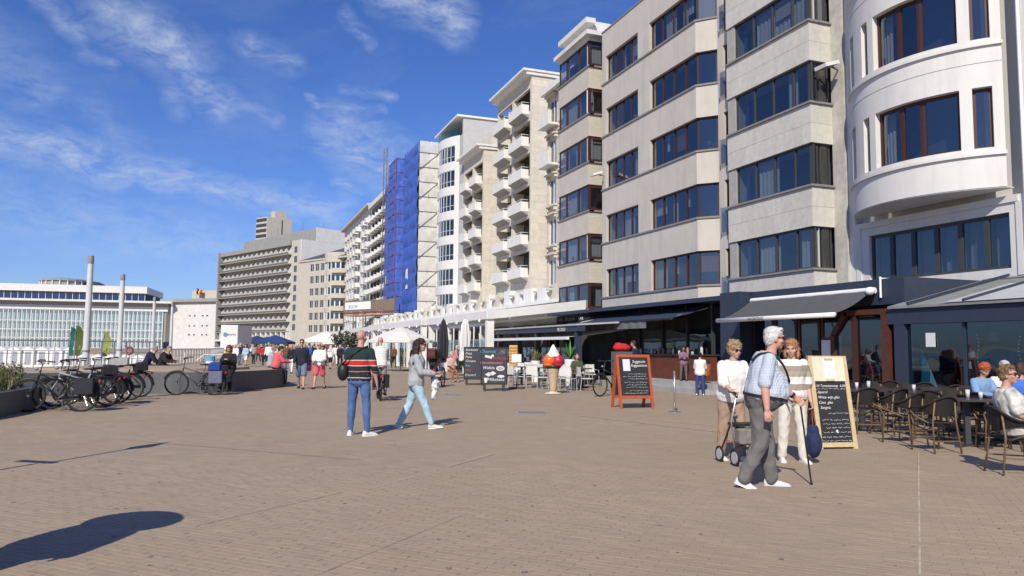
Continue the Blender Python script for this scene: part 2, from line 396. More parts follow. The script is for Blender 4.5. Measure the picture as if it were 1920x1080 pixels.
# open joints that run through the paving
def joint(a, b_, wdt, m, z=.0155):
    a, b_ = Vector((*a, 0)), Vector((*b_, 0)); d = (b_ - a).normalized(); n = Vector((-d.y, d.x, 0)) * wdt / 2
    return MB().quad(*[(p.x, p.y, z) for p in (a + n, a - n, b_ - n, b_ + n)][::-1]).build('expansion_joint', m, prom)
LIGHTJ = mat('pale mortar', (.45, .39, .31), .9, .35, 5); DARKJ = mat('dark joint filler', (.23, .18, .14), .9, .3, 4)
joint((3.4, 3.05), (9.7, 8.63), .014, LIGHTJ)
joint((-.2, 6.9), (1.15, 8.0), .009, DARKJ); joint((1.5, 8.2), (3.6, 10.3), .014, LIGHTJ)
joint((-1.6, 13.6), (1.7, 10.25), .012, DARKJ, .006); joint((-1.2, 5.9), (.4, 4.3), .008, DARKJ)
joint((.6, 5.2), (2.0, 6.6), .006, DARKJ); joint((7.4, 15.6), (8.9, 10.3), .05, LIGHTJ, .006); joint((8.4, 14.1), (9.8, 11.6), .03, LIGHTJ, .006)

# trodden gum, leaves and crumbs: far too many to count
sp = MB(); rs_ = random.Random(77)
for k in range(300):
    d, l = rs_.uniform(4.6, 20), rs_.uniform(-.75, .75); p_ = FW0 * d + RT0 * (l * d); r9 = rs_.choice((.008, .012, .016, .022)); n9 = 7; a9 = rs_.uniform(.5, 1.3)
    sp.add([(p_.x + r9 * a9 * math.cos(q * .8976) * rs_.uniform(.7, 1.2), p_.y + r9 * math.sin(q * .8976) * rs_.uniform(.7, 1.2), .0175) for q in range(n9)], [tuple(range(n9))])
o = sp.build('ground_specks', mat('grey gum spot', (.20, .17, .15), .9, .5, 30), prom); o['kind'] = 'stuff'
# manhole covers
IRON = mat('cast iron cover', (.19, .19, .19), .6, .25, 15, bump=.6, bscale=70)
def cover(px, py, w_, d_, label):
    p = gp(px, py); t = thing('manhole_cover', label, 'manhole cover', p, rad(-20))
    MB().box(-w_ / 2, w_ / 2, -d_ / 2, d_ / 2, -.02, .006).build('frame', STEEL, t)
    m = MB().box(-w_ / 2 + .04, w_ / 2 - .04, -d_ / 2 + .04, d_ / 2 - .04, -.02, .009)
    for k in range(6):
        x = -w_ / 2 + .08 + k * (w_ - .16) / 5
        m.box(x - .012, x + .012, -d_ / 2 + .07, d_ / 2 - .07, .009, .013)
    m.build('lid', IRON, t)
cover(997, 774, .72, .62, 'grey metal access cover in the paving in front of the ice cream cone')
cover(850, 741, .62, .55, 'small dark access cover in the paving beyond the curly haired woman')

# raised plaza with a granite seat wall
PZ = .66
pl = [(-6.4, 25.1), (-4.4, 25.75), (-2.43, 25.95), (-1.4, 25.8), (-.43, 26.01), (.31, 26.7), (1.28, 28.2), (1.95, 29.6), (2.05, 31.2), (1.5, 32.6), (.2, 33.6), (-2.2, 33.4), (-4.9, 32.6), (-7.3, 31.4), (-8.5, 29), (-7.8, 26.4)]
def catmull(P, n):
    out = []; m = len(P)
    for i in range(m):
        p0, p1, p2, p3 = [Vector(P[(i + k) % m]) for k in (-1, 0, 1, 2)]
        for k in range(n):
            t = k / n; out.append(.5 * ((2 * p1) + (p2 - p0) * t + (2 * p0 - 5 * p1 + 4 * p2 - p3) * t * t + (3 * p1 - p0 - 3 * p2 + p3) * t ** 3))
    return out
def offset(P, d):
    m = len(P); out = []
    for i in range(m):
        t = (P[(i + 1) % m] - P[i - 1]).normalized(); out.append(P[i] + Vector((t.y, -t.x)) * d)
    return out
def seat_wall(root, P, z, per, thick=.10, top=.06, topmat=GRANITE_TOP, fill=True):
    """granite slabs round an outline, each slab an object"""
    inn = offset(P, -thick); m = len(P)
    if fill: MB().prism([tuple(p) for p in offset(P, -thick + .004)], 0.0, z - .004).build('infill', topmat, root)
    for i in range(0, m, per):
        idx = [(i + k) % m for k in range(per + 1)]
        g = .006
        A = [P[j] for j in idx]; B = [inn[j] for j in idx]
        A[0] = A[0] + (A[1] - A[0]).normalized() * g; A[-1] = A[-1] - (A[-1] - A[-2]).normalized() * g
        mb = MB(); n = len(A)
        vs_ = [(p.x, p.y, zz) for zz in (0, z) for p in A] + [(p.x, p.y, zz) for zz in (0, z) for p in B]
        fs = []
        for k in range(n - 1):
            fs += [(k, k + 1, n + k + 1, n + k), (n + k, n + k + 1, 3 * n + k + 1, 3 * n + k)]
        fs += [(0, n, 3 * n, 2 * n), (n - 1, 3 * n - 1, 4 * n - 1, 2 * n - 1)]
        mb.add(vs_, fs); mb.build('granite_slab', GRANITE, root)
plaza = thing('raised_plaza', 'low raised plaza edged by a curved grey granite seat wall', 'seat wall')
seat_wall(plaza, catmull(pl, 4), PZ, 4)
tier = offset(catmull([(-4.6, 27.6), (-1.6, 27.3), (.2, 28.6), (.7, 30.4), (-.4, 32.0), (-3, 32.2), (-5.4, 31), (-6, 29)], 4), 0)
MB().prism([tuple(p) for p in tier], PZ - .002, PZ + .075).build('upper_tier', GRANITE_TOP, plaza)

# planter with dark rim and wild plants
plt = [(-4.3, 21.4), (-4.25, 19.4), (-4.5, 17.4), (-5.4, 14.6), (-7.5, 13.6), (-10.4, 14.5), (-11.1, 18), (-10.9, 22.5), (-8.6, 24.4), (-6.0, 24.0)][::-1]
planter = thing('planter', 'low dark curved planter with wild grasses behind the parked bicycles', 'planter', (0, 0, 0))
PC = catmull(plt, 4)
MB().prism([tuple(p) for p in offset(PC, -.30)], 0, .44).build('soil', SOIL, planter)
def ring_wall(P, thick, z, name, m_, root):
    inn = offset(P, -thick); n = len(P); mb = MB()
    vs_ = [(p.x, p.y, 0) for p in P] + [(p.x, p.y, z) for p in P] + [(p.x, p.y, z) for p in inn] + [(p.x, p.y, 0) for p in inn]
    fs = []
    for i in range(n):
        j = (i + 1) % n; fs += [(i, j, n + j, n + i), (n + i, n + j, 2 * n + j, 2 * n + i), (2 * n + i, 2 * n + j, 3 * n + j, 3 * n + i)]
    mb.add(vs_, fs); return mb.build(name, m_, root)
ring_wall(PC, .30, .50, 'rim', GRANITE, planter)

LEAF = mat('leaf', rough=.7, var=.35, scale=4, objcol=True, island=.35)
def grass_patch(name, label, pts, n, h0, h1, col, parent=None, z=.44, r=random.Random(3)):
    mb = MB()
    for k in range(n):
        x, y = pts(r); h = r.uniform(h0, h1); a = r.uniform(0, 6.28); ln = r.uniform(.02, .3) * h; wd = r.uniform(.006, .016)
        dx, dy = math.cos(a), math.sin(a); nx, ny = -dy * wd, dx * wd
        m1 = (x + dx * ln * .35, y + dy * ln * .35, z + h * .6); m2 = (x + dx * ln, y + dy * ln, z + h)
        mb.add([(x - nx, y - ny, z), (x + nx, y + ny, z), (m1[0] + nx * .8, m1[1] + ny * .8, m1[2]), (m1[0] - nx * .8, m1[1] - ny * .8, m1[2]), m2], [(0, 1, 2, 3), (3, 2, 4)])
        if r.random() < .35:   # a few leaves or a seed head
            for q in range(3):
                zz = z + h * r.uniform(.3, .95); b_ = r.uniform(0, 6.28); s_ = r.uniform(.02, .05); cx, cy = x + dx * ln * .5, y + dy * ln * .5
                mb.add([(cx, cy, zz), (cx + s_ * math.cos(b_), cy + s_ * math.sin(b_), zz + s_ * .6), (cx + s_ * 1.8 * math.cos(b_ + .3), cy + s_ * 1.8 * math.sin(b_ + .3), zz + s_ * .9)], [(0, 1, 2)])
    o = mb.build(name, LEAF, parent, color=col)
    o['kind'] = 'stuff'
    if label: o['label'] = label
    return o
def in_poly(x, y, P):
    c_ = False; n = len(P)
    for i in range(n):
        a, b_ = P[i], P[i - 1]
        if (a.y > y) != (b_.y > y) and x < (b_.x - a.x) * (y - a.y) / (b_.y - a.y) + a.x: c_ = not c_
    return c_
PIN = offset(PC, -.31)
def planter_pt(r):
    while True:
        x, y = r.uniform(-11, -4.3), r.uniform(13.5, 24.3)
        if in_poly(x, y, PIN): return x, y
grass_patch('wild_grass', None, planter_pt, 5000, .2, .48, (.10, .125, .04), planter)
grass_patch('dry_grass', None, planter_pt, 2200, .30, .70, (.25, .20, .12), planter, r=random.Random(5))

def leaf_mass(name, pts, n, z0, z1, smin, smax, col, parent, seed):
    r = random.Random(seed); mb = MB()
    for k in range(n):
        x, y = pts(r); h = z0 + (z1 - z0) * r.random() ** .8 * (.55 + .45 * noise.noise(Vector((x * 1.3, y * 1.3, seed)))); a = Vector((r.gauss(0, 1), r.gauss(0, 1), r.gauss(.4, .8))).normalized(); b_ = a.orthogonal().normalized(); b_ = Matrix.Rotation(r.uniform(0, 6.28), 3, a) @ b_; s_ = r.uniform(smin, smax); c_ = Vector((x, y, h)); d_ = a.cross(b_)
        mb.add([c_, c_ + b_ * s_ + d_ * s_ * .45, c_ + b_ * s_ * 2.1, c_ + b_ * s_ - d_ * s_ * .45], [(0, 1, 2, 3)])
    o = mb.build(name, LEAF, parent, color=col); o['kind'] = 'stuff'; return o
def near_rim(r):
    while True:
        x, y = planter_pt(r)
        if x > -7.6: return x, y
leaf_mass('shrub_leaves', near_rim, 15000, .46, 1.45, .018, .042, (.075, .10, .03), planter, 3); leaf_mass('dry_leaves', near_rim, 7000, .5, 1.6, .012, .030, (.20, .15, .085), planter, 8)
# ================================================================== the row of apartment buildings
WINV = {}
_obj0 = obj
def obj(name, me, m=None, parent=None, loc=None, rot=None, color=None):
    o = _obj0(name, me, m, parent, loc, rot, color)
    if parent is not None and parent.name in WINV: o.matrix_parent_inverse = WINV[parent.name]
    return o
def building(name, label, cat, x, y, group=None):
    """root at the foot of the facade; its parts are written in world coordinates"""
    t = thing(name, label, cat, (x, y, 0), 0, group); WINV[t.name] = Matrix.Translation((-x, -y, 0)); return t
class Fr:
    """a facade frame: s runs along it, v goes into the building, z up"""
    def __init__(s, o, a):
        s.o = Vector((o[0], o[1])); s.a = Vector((a[0], a[1])).normalized(); s.n = Vector((-s.a.y, s.a.x))
    def p(s, u, v, z): q = s.o + s.a * u - s.n * v; return Vector((q.x, q.y, z))
    def box(s, mb, u0, u1, v0, v1, z0, z1):
        P = [s.p(u, v, z) for z in (z0, z1) for v in (v0, v1) for u in (u0, u1)]
        mb.add(P, [(0, 1, 3, 2), (4, 6, 7, 5), (0, 4, 5, 1), (2, 3, 7, 6), (0, 2, 6, 4), (1, 5, 7, 3)]); return mb
def between(p, q): return Fr(p, (q[0] - p[0], q[1] - p[1])), math.dist(p, q)
def wall_grid(mb, F, s0, s1, z0, z1, ops, v0=0.0, v1=.3):
    zs = sorted({z0, z1} | {z for o in ops for z in o[2:4] if z0 < z < z1})
    for za, zb in zip(zs, zs[1:]):
        cuts = sorted((o[0], o[1]) for o in ops if o[2] <= za + 1e-6 and o[3] >= zb - 1e-6)
        c = s0
        for a, b in cuts:
            if a > c + 1e-4: F.box(mb, c, a, v0, v1, za, zb)
            c = max(c, b)
        if c < s1 - 1e-4: F.box(mb, c, s1, v0, v1, za, zb)
    return mb
DBROWN = mat('dark red brown window frame', (.055, .020, .016), .45, .15, 8)
DGREY = mat('anthracite window frame', (.05, .055, .06), .45, .1, 8)
WFRAME = mat('white window frame', (.72, .72, .70), .5, .06, 8)
SILL = mat('grey stone sill', (.23, .225, .215), .7, .15, 5, bump=.2)
cr = random.Random(11)
def window(root, F, s0, s1, z0, z1, fr, fm, v=.12, fw=.06, dep=.07, curtain=.5, name='window', transom=None, glass=None, back=True, thick=None):
    """frame as a part, each pane and the curtains as its sub-parts; fr = mullion positions 0..1"""
    mb = MB(); xs = [s0] + [s0 + (s1 - s0) * f for f in fr] + [s1]
    F.box(mb, s0, s1, v, v + dep, z0, z0 + fw); F.box(mb, s0, s1, v, v + dep, z1 - fw, z1)
    F.box(mb, s0, s0 + fw, v, v + dep, z0 + fw, z1 - fw); F.box(mb, s1 - fw, s1, v, v + dep, z0 + fw, z1 - fw)
    for k, x in enumerate(xs[1:-1]):
        h = (thick or fw) * .55
        F.box(mb, x - h, x + h, v - .012, v + dep, z0 + fw, z1 - fw)
    if transom: F.box(mb, s0 + fw, s1 - fw, v + .006, v + dep - .004, z0 + (z1 - z0) * transom - .025, z0 + (z1 - z0) * transom + .025)
    w_ = mb.build(name, fm, root)
    for a, b in zip(xs, xs[1:]):
        t = cr.uniform(-.006, .006)
        MB().quad(F.p(a + .02, v + .03 + t, z0 + .02), F.p(b - .02, v + .03 - t, z0 + .02), F.p(b - .02, v + .034 - t, z1 - .02), F.p(a + .02, v + .034 + t, z1 - .02)).build('pane', glass or GLASS, w_)
    if curtain:
        for a, b in zip(xs, xs[1:]):
            if cr.random() > curtain: continue
            k = cr.choice((1, 1, .45, .3)); lo, hi = (a, a + (b - a) * k) if cr.random() < .6 else (b - (b - a) * k, b)
            n = max(4, int((hi - lo) / .07)); pts = [(lo + (hi - lo) * i / n, v + .20 + .025 * math.sin(i * 2.1)) for i in range(n + 1)]
            mb = MB(); zt = z1 - .04; zb = z0 + (.02 if cr.random() < .8 else (z1 - z0) * .45)
            mb.add([F.p(s, q, zb) for s, q in pts] + [F.p(s, q, zt) for s, q in pts], [(i, i + 1, n + 2 + i, n + 1 + i) for i in range(n)])
            mb.build('curtain', CURTAIN, w_, smooth=True)
    if back and cr.random() < .35:
        a, b = cr.choice(list(zip(xs, xs[1:]))); zc = z1 - (z1 - z0) * cr.uniform(.2, .75); q = MB(); F.box(q, a + .06, b - .06, v + .11, v + .125, zc, z1 - .05); q.build('roller_blind', cr.choice((BLIND1, BLIND2, BLIND3)), w_)
    if back and cr.random() < .25 and z1 - z0 > 1.2:
        u = cr.uniform(s0 + .3, s1 - .3) if s1 - s0 > .8 else (s0 + s1) / 2; q = MB(); c = F.p(u, v + .22, z0 + .14); q.ell(c, (.09, .09, .13), n=8, m=5); q.ell(c + Vector((0, 0, .18)), (.13, .13, .15), n=8, m=5); q.build('windowsill_pot', cr.choice((BLIND3, PLANTG)), w_)
    return w_
BLIND1 = mat('cream roller blind', (.60, .57, .48), .9, .06, 4); BLIND2 = mat('grey roller blind', (.26, .27, .28), .9, .06, 4); BLIND3 = mat('terracotta ornament', (.34, .15, .08), .8, .2, 10); PLANTG = mat('windowsill plant', (.05, .11, .04), .8, .4, 14)
def sill(mb, F, s0, s1, z, out=.08, h=.07, inn=.16): F.box(mb, s0, s1, -out, inn, z - h, z)

# ---------------- white house with the bowed front
WHITEW = mat('white stucco', (.665, .655, .63), .75, .045, 1.5, bump=.12, bscale=60, dirt=.15)
F_ = building('bow_front_house', 'white stucco apartment house with curved bow front and brown windows at the right edge', 'building', 19, 16.4)
Fx = Fr((19.0, 6.0), (0, 1))
LW = (13.85 - 6, 18.5 - 6, 3.70, 5.17)
mb = wall_grid(MB(), Fx, 0, 13.3, 0, 5.6, [LW], 0, .3)
FB, R_B = Vector((21.1, 16.25)), 3.5
def bowp(deg, r=R_B): a = rad(deg); return (FB.x - r * math.cos(a), FB.y + r * math.sin(a))
Fx.box(mb, 0, 7.45, 0, .3, 5.6, 21); Fx.box(mb, 13.05, 13.3, 0, .3, 5.6, 21)
mb.box(19.31, 30, 6, 19.3, 5.6, 21.0); mb.box(26, 30, 6, 19.3, 0, 5.6)
mb.build('wall', WHITEW, F_)
mb = MB(); mb.box(19.9, 20, 12.0, 19.0, 3.0, 5.55); mb.build('room_wall', INTERIOR, F_)
# moulding round the lower window
mb = MB(); Fx.box(mb, LW[0] - .28, LW[1] + .5, -.05, 0, 5.42, 5.60); Fx.box(mb, LW[1] + .32, LW[1] + .5, -.04, 0, 3.5, 5.42); Fx.box(mb, LW[0] - .35, LW[0] - .2, -.04, 0, 3.5, 5.42)
mb.build('window_moulding', WHITEW, F_)
window(F_, Fx, LW[0], LW[1], LW[2], LW[3], [.155, .325, .49, .66, .83], DGREY, v=.10, fw=.09, dep=.08, curtain=.0, thick=.13)
CURT2 = mat('grey blue net curtain', (.25, .28, .34), .9, .1, 5)
for k in range(6):
    a = LW[0] + (LW[1] - LW[0]) * (k + .08) / 6; b_ = a + .62; n = 10
    MB().add([Fx.p(a + (b_ - a) * i / n, .45 + .03 * math.sin(i * 2.3), 3.75) for i in range(n + 1)] + [Fx.p(a + (b_ - a) * i / n, .45 + .03 * math.sin(i * 2.3), 5.1) for i in range(n + 1)], [(i, i + 1, n + 2 + i, n + 1 + i) for i in range(n)]).build('curtain', CURT2, F_, smooth=True)
def bow_band(name, m_, d0, d1, z0, z1, r0, r1, root, n=36):
    mb = MB(); k = max(3, int(abs(d1 - d0) / 95 * n))
    A = [bowp(d0 + (d1 - d0) * i / k, r0) for i in range(k + 1)]; B = [bowp(d0 + (d1 - d0) * i / k, r1) for i in range(k + 1)]
    N = k + 1; vs_ = [(x, y, z0) for x, y in A] + [(x, y, z1) for x, y in A] + [(x, y, z0) for x, y in B] + [(x, y, z1) for x, y in B]; fs = []
    for i in range(k):
        fs += [(i + 1, i, N + i, N + i + 1), (N + i, 3 * N + i, 3 * N + i + 1, N + i + 1), (2 * N + i, 2 * N + i + 1, 3 * N + i + 1, 3 * N + i), (i, i + 1, 2 * N + i + 1, 2 * N + i)]
    fs += [(0, 2 * N, 3 * N, N), (N - 1, 2 * N - 1, 4 * N - 1, 3 * N - 1)]
    mb.add(vs_, fs); me = mb.mesh(name); smooth_by_angle(me, 30); return obj(name, me, m_, root)
D0, D1 = -47.5, 47.5
OPN = [(-43.5, -36.0), (-31.2, 9.5), (14.0, 19.5), (30, 38)]
z = 5.80; first = True
for fl in range(5):
    zs_ = 6.72 + 2.95 * fl; wb, wt2 = zs_ + .14, zs_ + 1.78
    bow_band('bow_wall', WHITEW, D0, D1, z, zs_ - .07, R_B, R_B - .3, F_)
    if fl > 0: bow_band('bow_string_course', mat('weathered joint', (.22, .21, .20), .8), D0, D1, zs_ - .52, zs_ - .505, R_B + .004, R_B - .02, F_)
    bow_band('bow_sill', WHITEW, D0 - .3, D1 + .3, zs_ - .07, zs_ + .02, R_B + .07, R_B - .3, F_)
    bow_band('bow_wall', WHITEW, D0, D1, zs_ + .02, wb, R_B, R_B - .3, F_)
    c = D0
    for a, b_ in OPN + [(D1, D1)]:
        bow_band('bow_pier', WHITEW, c, a, wb, wt2, R_B, R_B - .3, F_); c = b_
    for a, b_ in OPN:
        wide = b_ - a > 20; segs = [a + (b_ - a) * f for f in ((0, .40, .66, 1) if wide else (0, 1))]
        mbf = MB(); wroot = None
        for q, (x0, x1) in enumerate(zip(segs, segs[1:])):
            Fw, Lw = between(bowp(x0, R_B - .16), bowp(x1, R_B - .16))
            fw = .075
            for bx_ in ((0, Lw, wb, wb + fw), (0, Lw, wt2 - fw, wt2), (0, fw, wb + fw, wt2 - fw), (Lw - fw, Lw, wb + fw, wt2 - fw)):
                Fw.box(mbf, bx_[0], bx_[1], 0, .08, bx_[2], bx_[3])
        wroot = mbf.build('window', DBROWN, F_)
        for q, (x0, x1) in enumerate(zip(segs, segs[1:])):
            Fw, Lw = between(bowp(x0, R_B - .20), bowp(x1, R_B - .20))
            MB().quad(Fw.p(.03, 0, wb + .03), Fw.p(Lw - .03, 0, wb + .03), Fw.p(Lw - .03, 0, wt2 - .03), Fw.p(.03, 0, wt2 - .03)).build('pane', GLASS, wroot)
            if wide and q == 2:
                n = 8
                MB().add([Fw.p(Lw * (.55 + .4 * i / n), .2 + .03 * math.sin(i * 2), zz) for zz in (wb + .05, wt2 - .05) for i in range(n + 1)], [(i, i + 1, n + 2 + i, n + 1 + i) for i in range(n)]).build('curtain', CURTAIN, wroot, smooth=True)
    z = wt2
bow_band('bow_wall', WHITEW, D0, D1, z, 21.0, R_B, R_B - .3, F_)
mb = MB(); poly = [bowp(D0 + (D1 - D0) * i / 30, R_B - .02) for i in range(31)]
poly = [(19.0, poly[0][1])] + poly + [(19.0, poly[-1][1])]; mb.prism(poly[::-1], 5.775, 5.796); mb.build('bow_soffit', WHITEW, F_)
mb = MB(); poly = [bowp(D0 + (D1 - D0) * i / 20, R_B - 1.1) for i in range(21)]
mb.add([(x, y, 5.9) for x, y in poly] + [(x, y, 21) for x, y in poly], [(i, i + 1, 22 + i, 21 + i) for i in range(20)]); mb.build('room_wall', INTERIOR, F_)
MB().cyl((18.94, 13.35, 3.4), (18.94, 13.35, 20.8), .045, n=8).build('downpipe', WHITEM, F_)
MB().cyl((18.93, 12.2, 3.4), (18.93, 12.2, 20.8), .05, n=8).build('downpipe', mat('dark pipe', (.08, .08, .085), .5), F_)

# ---------------- cream stone-clad house with box bays
CLAD = mat('pale travertine slab', (.56, .54, .495), .6, .12, 5, bump=.15, bscale=30, dirt=.10, island=.05)
SUBW = mat('mortar behind slabs', (.36, .35, .33), .9)
STONE_R = mat('mottled stone pier', (.50, .48, .43), .75, .20, 4, bump=.2, bscale=20, dirt=.22)
E_ = building('stone_clad_house', 'pale stone clad apartment house with stacked box bays beside the white bow front', 'building', 18, 22)
Fe = Fr((18.0, 19.85), (0, 1)); Fs = Fr((18.9, 19.85), (-1, 0))       # front, and the bay's near side
mb = MB(); mb.box(18.9, 30, 19.302, 19.852, 0, 21); mb.build('stone_pier', STONE_R, E_)
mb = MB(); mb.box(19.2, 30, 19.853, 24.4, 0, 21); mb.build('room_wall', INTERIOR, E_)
slab_cache = {}
def slab(root, F, s0, s1, z0, z1, m_, v=-.03, name='cladding_slab', th=.03):
    mb = MB(); g = .004; F.box(mb, s0 + g, s1 - g, v + cr.uniform(-.002, .002), v + th, z0 + g, z1 - g); return mb.build(name, m_, root)
bands = [(3.43, 4.17)] + [(5.63 + 2.83 * k, 6.97 + 2.83 * k) for k in range(5)]
for k, (za, zb) in enumerate(bands):
    mb = MB(); Fe.box(mb, 0, 4.5, 0, .9, za, zb); mb.build('spandrel', SUBW, E_)
    rows = 1 if k == 0 else 2
    for r in range(rows):
        z0, z1 = za + (zb - za) * r / rows, za + (zb - za) * (r + 1) / rows; off = .0 if r else .375
        cuts = sorted({0, 4.5} | {off + .75 * i for i in range(7) if 0.05 < off + .75 * i < 4.45})
        for a, b_ in zip(cuts, cuts[1:]): slab(E_, Fe, a, b_, z0, z1, CLAD)
        for a, b_ in ((0, .45), (.45, .93)): slab(E_, Fs, a, b_, z0, z1, CLAD)
    mb = MB(); Fe.box(mb, -.03 - .06, 4.5, -.10, .3, zb, zb + .07); Fs.box(mb, .3, .6, -.10, .3, zb, zb + .07); Fs.box(mb, 0, .3, -.10, .3, zb, zb + .07); mb.build('sill', SILL, E_)
    if k < 5:
        wz0, wz1 = zb + .08, bands[k + 1][0]
        mb = MB(); Fe.box(mb, 4.05, 4.5, .02, .5, wz0, wz1); mb.build('pier', SUBW, E_)
        window(E_, Fe, .02, 4.05, wz0, wz1, [.21, .47, .73], DGREY, v=.08, fw=.05, curtain=.45)
        window(E_, Fs, .06, .85, wz0, wz1, [.5], DGREY, v=.08, fw=.05, curtain=.3)
mb = MB(); Fe.box(mb, 0, 4.5, -.02, .9, 18.4, 21); mb.build('parapet', CLAD, E_)
FL = mat('floodlight housing', (.20, .21, .20), .5)
def floodlight(x, y, z, label):
    t = building('floodlight', label, 'floodlight', x, y)
    MB().bar((x, y, z), (x - .42, y - .12, z + .02), .05, .05).build('bracket', FL, t)
    M = Matrix.Translation((x - .55, y - .12, z + .02)) @ Matrix.Rotation(rad(-18), 4, 'Y')
    MB().box(-.32, .28, -.26, .26, -.05, .07, M).build('housing', WHITEM, t)
    MB().box(-.29, .25, -.23, .23, -.056, -.051, M).build('lens', FL, t)
floodlight(18.88, 19.5, 10.95, 'white square floodlight on the pier between bow front and stone clad house')

# ---------------- grey rendered house
GREYR = mat('warm grey render', (.525, .492, .448), .8, .07, 1.2, bump=.1, bscale=80, dirt=.20)
D_ = building('grey_house', 'warm grey rendered apartment house with long ribbon windows and chamfered corner bays', 'building', 19, 31)
Fd = Fr((19.0, 27.95), (0, 1)); Fc, Lc = between((19.65, 27.25), (19.0, 27.95)); Fr2 = Fr((19.65, 24.36), (0, 1))
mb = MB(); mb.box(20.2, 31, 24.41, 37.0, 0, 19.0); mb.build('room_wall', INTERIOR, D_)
wins = [(4.33 + 2.97 * k, 5.80 + 2.97 * k) for k in range(5)]
ops = []
for a, b_ in wins: ops += [(0, 3.95, a, b_), (5.1, 8.6, a, b_)]
wall = wall_grid(MB(), Fd, 0, 9.05, 3.42, 19.15, ops, 0, .35)
wall_grid(wall, Fc, 0, Lc, 3.42, 19.15, [(0, Lc, a, b_) for a, b_ in wins], 0, .35)
wall_grid(wall, Fr2, 0, 2.89, 3.42, 19.15, [(.15, 2.5, a - .9, b_) for a, b_ in wins[1:]] + [(.15, 2.5, wins[0][0], wins[0][1])], 0, .3)
wall.box(19.35, 31, 36.70, 37.0, 3.42, 19.15)
wall.build('wall', GREYR, D_)
mb = MB(); mb.box(18.96, 31, 27.9, 37.04, 19.15, 19.22); mb.box(19.6, 31, 24.41, 27.9, 19.15, 19.22); mb.build('coping', SILL, D_)
MB().box(20.5, 23, 30.4, 32.2, 19.22, 20.1).build('roof_box', mat('dark roof box', (.06, .06, .065), .6), D_)
for k, (a, b_) in enumerate(wins):
    mb = MB(); Fd.box(mb, -.02, 9.09, -.06, .0, a - .09, a - .01); Fc.box(mb, -.02, Lc + .03, -.055, .0, a - .088, a - .012); Fr2.box(mb, 0, 2.3, -.05, 0, a - .09, a - .01); mb.build('sill', SILL, D_)
    window(D_, Fd, .04, 3.93, a, b_, [.25, .5, .75], DBROWN, v=.14, fw=.06, curtain=.4)
    window(D_, Fd, 5.1, 8.6, a, b_, [.27, .52, .77], DBROWN, v=.16, fw=.06, curtain=.45)
    window(D_, Fc, .02, Lc - .03, a, b_, [], DBROWN, v=.14, fw=.07, curtain=.4)
    window(D_, Fr2, .15, 2.5, a - (.88 if k else 0), b_, [.33, .66], DBROWN, v=.12, fw=.07, curtain=.3)
    mb = MB(); mb.add([Fr2.p(u, -.12, zz) for u, zz in ((1.2, a - .8), (2.6, a - .8), (2.6, a + .25), (1.2, a + .25))], [(0, 1, 2, 3)]); mb.build('balustrade_glass', GLASS, D_)
    for u_ in (2.6, 1.2): MB().cyl(Fr2.p(u_, -.12, a - .85), Fr2.p(u_, -.12, a + .28), .03).build('balustrade_post', STEEL, D_)
floodlight(18.98, 36.75, 11.0, 'white square floodlight at the far corner of the grey house')

# ---------------- brick house with burgundy corner windows
def tile_mat(name, c1, c2, bw, bh, mortar):
    m = bpy.data.materials.new(name); m.use_nodes = True; nt = m.node_tree; b = nt.nodes['Principled BSDF']; b.inputs['Roughness'].default_value = .7
    gm = nt.nodes.new('ShaderNodeNewGeometry'); sx = nt.nodes.new('ShaderNodeSeparateXYZ'); nt.links.new(gm.outputs['Position'], sx.inputs[0])
    ad = nt.nodes.new('ShaderNodeMath'); ad.operation = 'ADD'; nt.links.new(sx.outputs[0], ad.inputs[0]); nt.links.new(sx.outputs[1], ad.inputs[1])
    cx = nt.nodes.new('ShaderNodeCombineXYZ'); nt.links.new(ad.outputs[0], cx.inputs[0]); nt.links.new(sx.outputs[2], cx.inputs[1])
    t = nt.nodes.new('ShaderNodeTexBrick'); t.inputs['Scale'].default_value = 1; t.inputs['Brick Width'].default_value = bw; t.inputs['Row Height'].default_value = bh
    t.inputs['Color1'].default_value = (*c1, 1); t.inputs['Color2'].default_value = (*c2, 1); t.inputs['Mortar'].default_value = (*mortar, 1); t.inputs['Mortar Size'].default_value = .008
    nt.links.new(cx.outputs[0], t.inputs['Vector']); nt.links.new(t.outputs['Color'], b.inputs['Base Color'])
    bp = nt.nodes.new('ShaderNodeBump'); bp.inputs['Strength'].default_value = .3; bp.inputs['Distance'].default_value = .01; bp.invert = True
    nt.links.new(t.outputs['Fac'], bp.inputs['Height']); nt.links.new(bp.outputs[0], b.inputs['Normal']); MATS[name] = m; return m
CBRICK = tile_mat('cream brick', (.50, .455, .375), (.56, .51, .43), .24, .08, (.38, .35, .29))
CREND = mat('cream render', (.52, .485, .425), .8, .08, 2, dirt=.18)
C_ = building('brick_house', 'narrow cream brick house with burgundy corner windows next to the grey house', 'building', 18.6, 40)
Fq = Fr((18.6, 37.9), (0, 1)); Fz = Fr((19.65, 37.9), (-1, 0))
mb = MB(); mb.box(19.3, 30, 38.2, 42.1, 0, 18.9); mb.build('room_wall', INTERIOR, C_)
wz = [(3.72 + 2.78 * k, 5.18 + 2.78 * k) for k in range(6)]
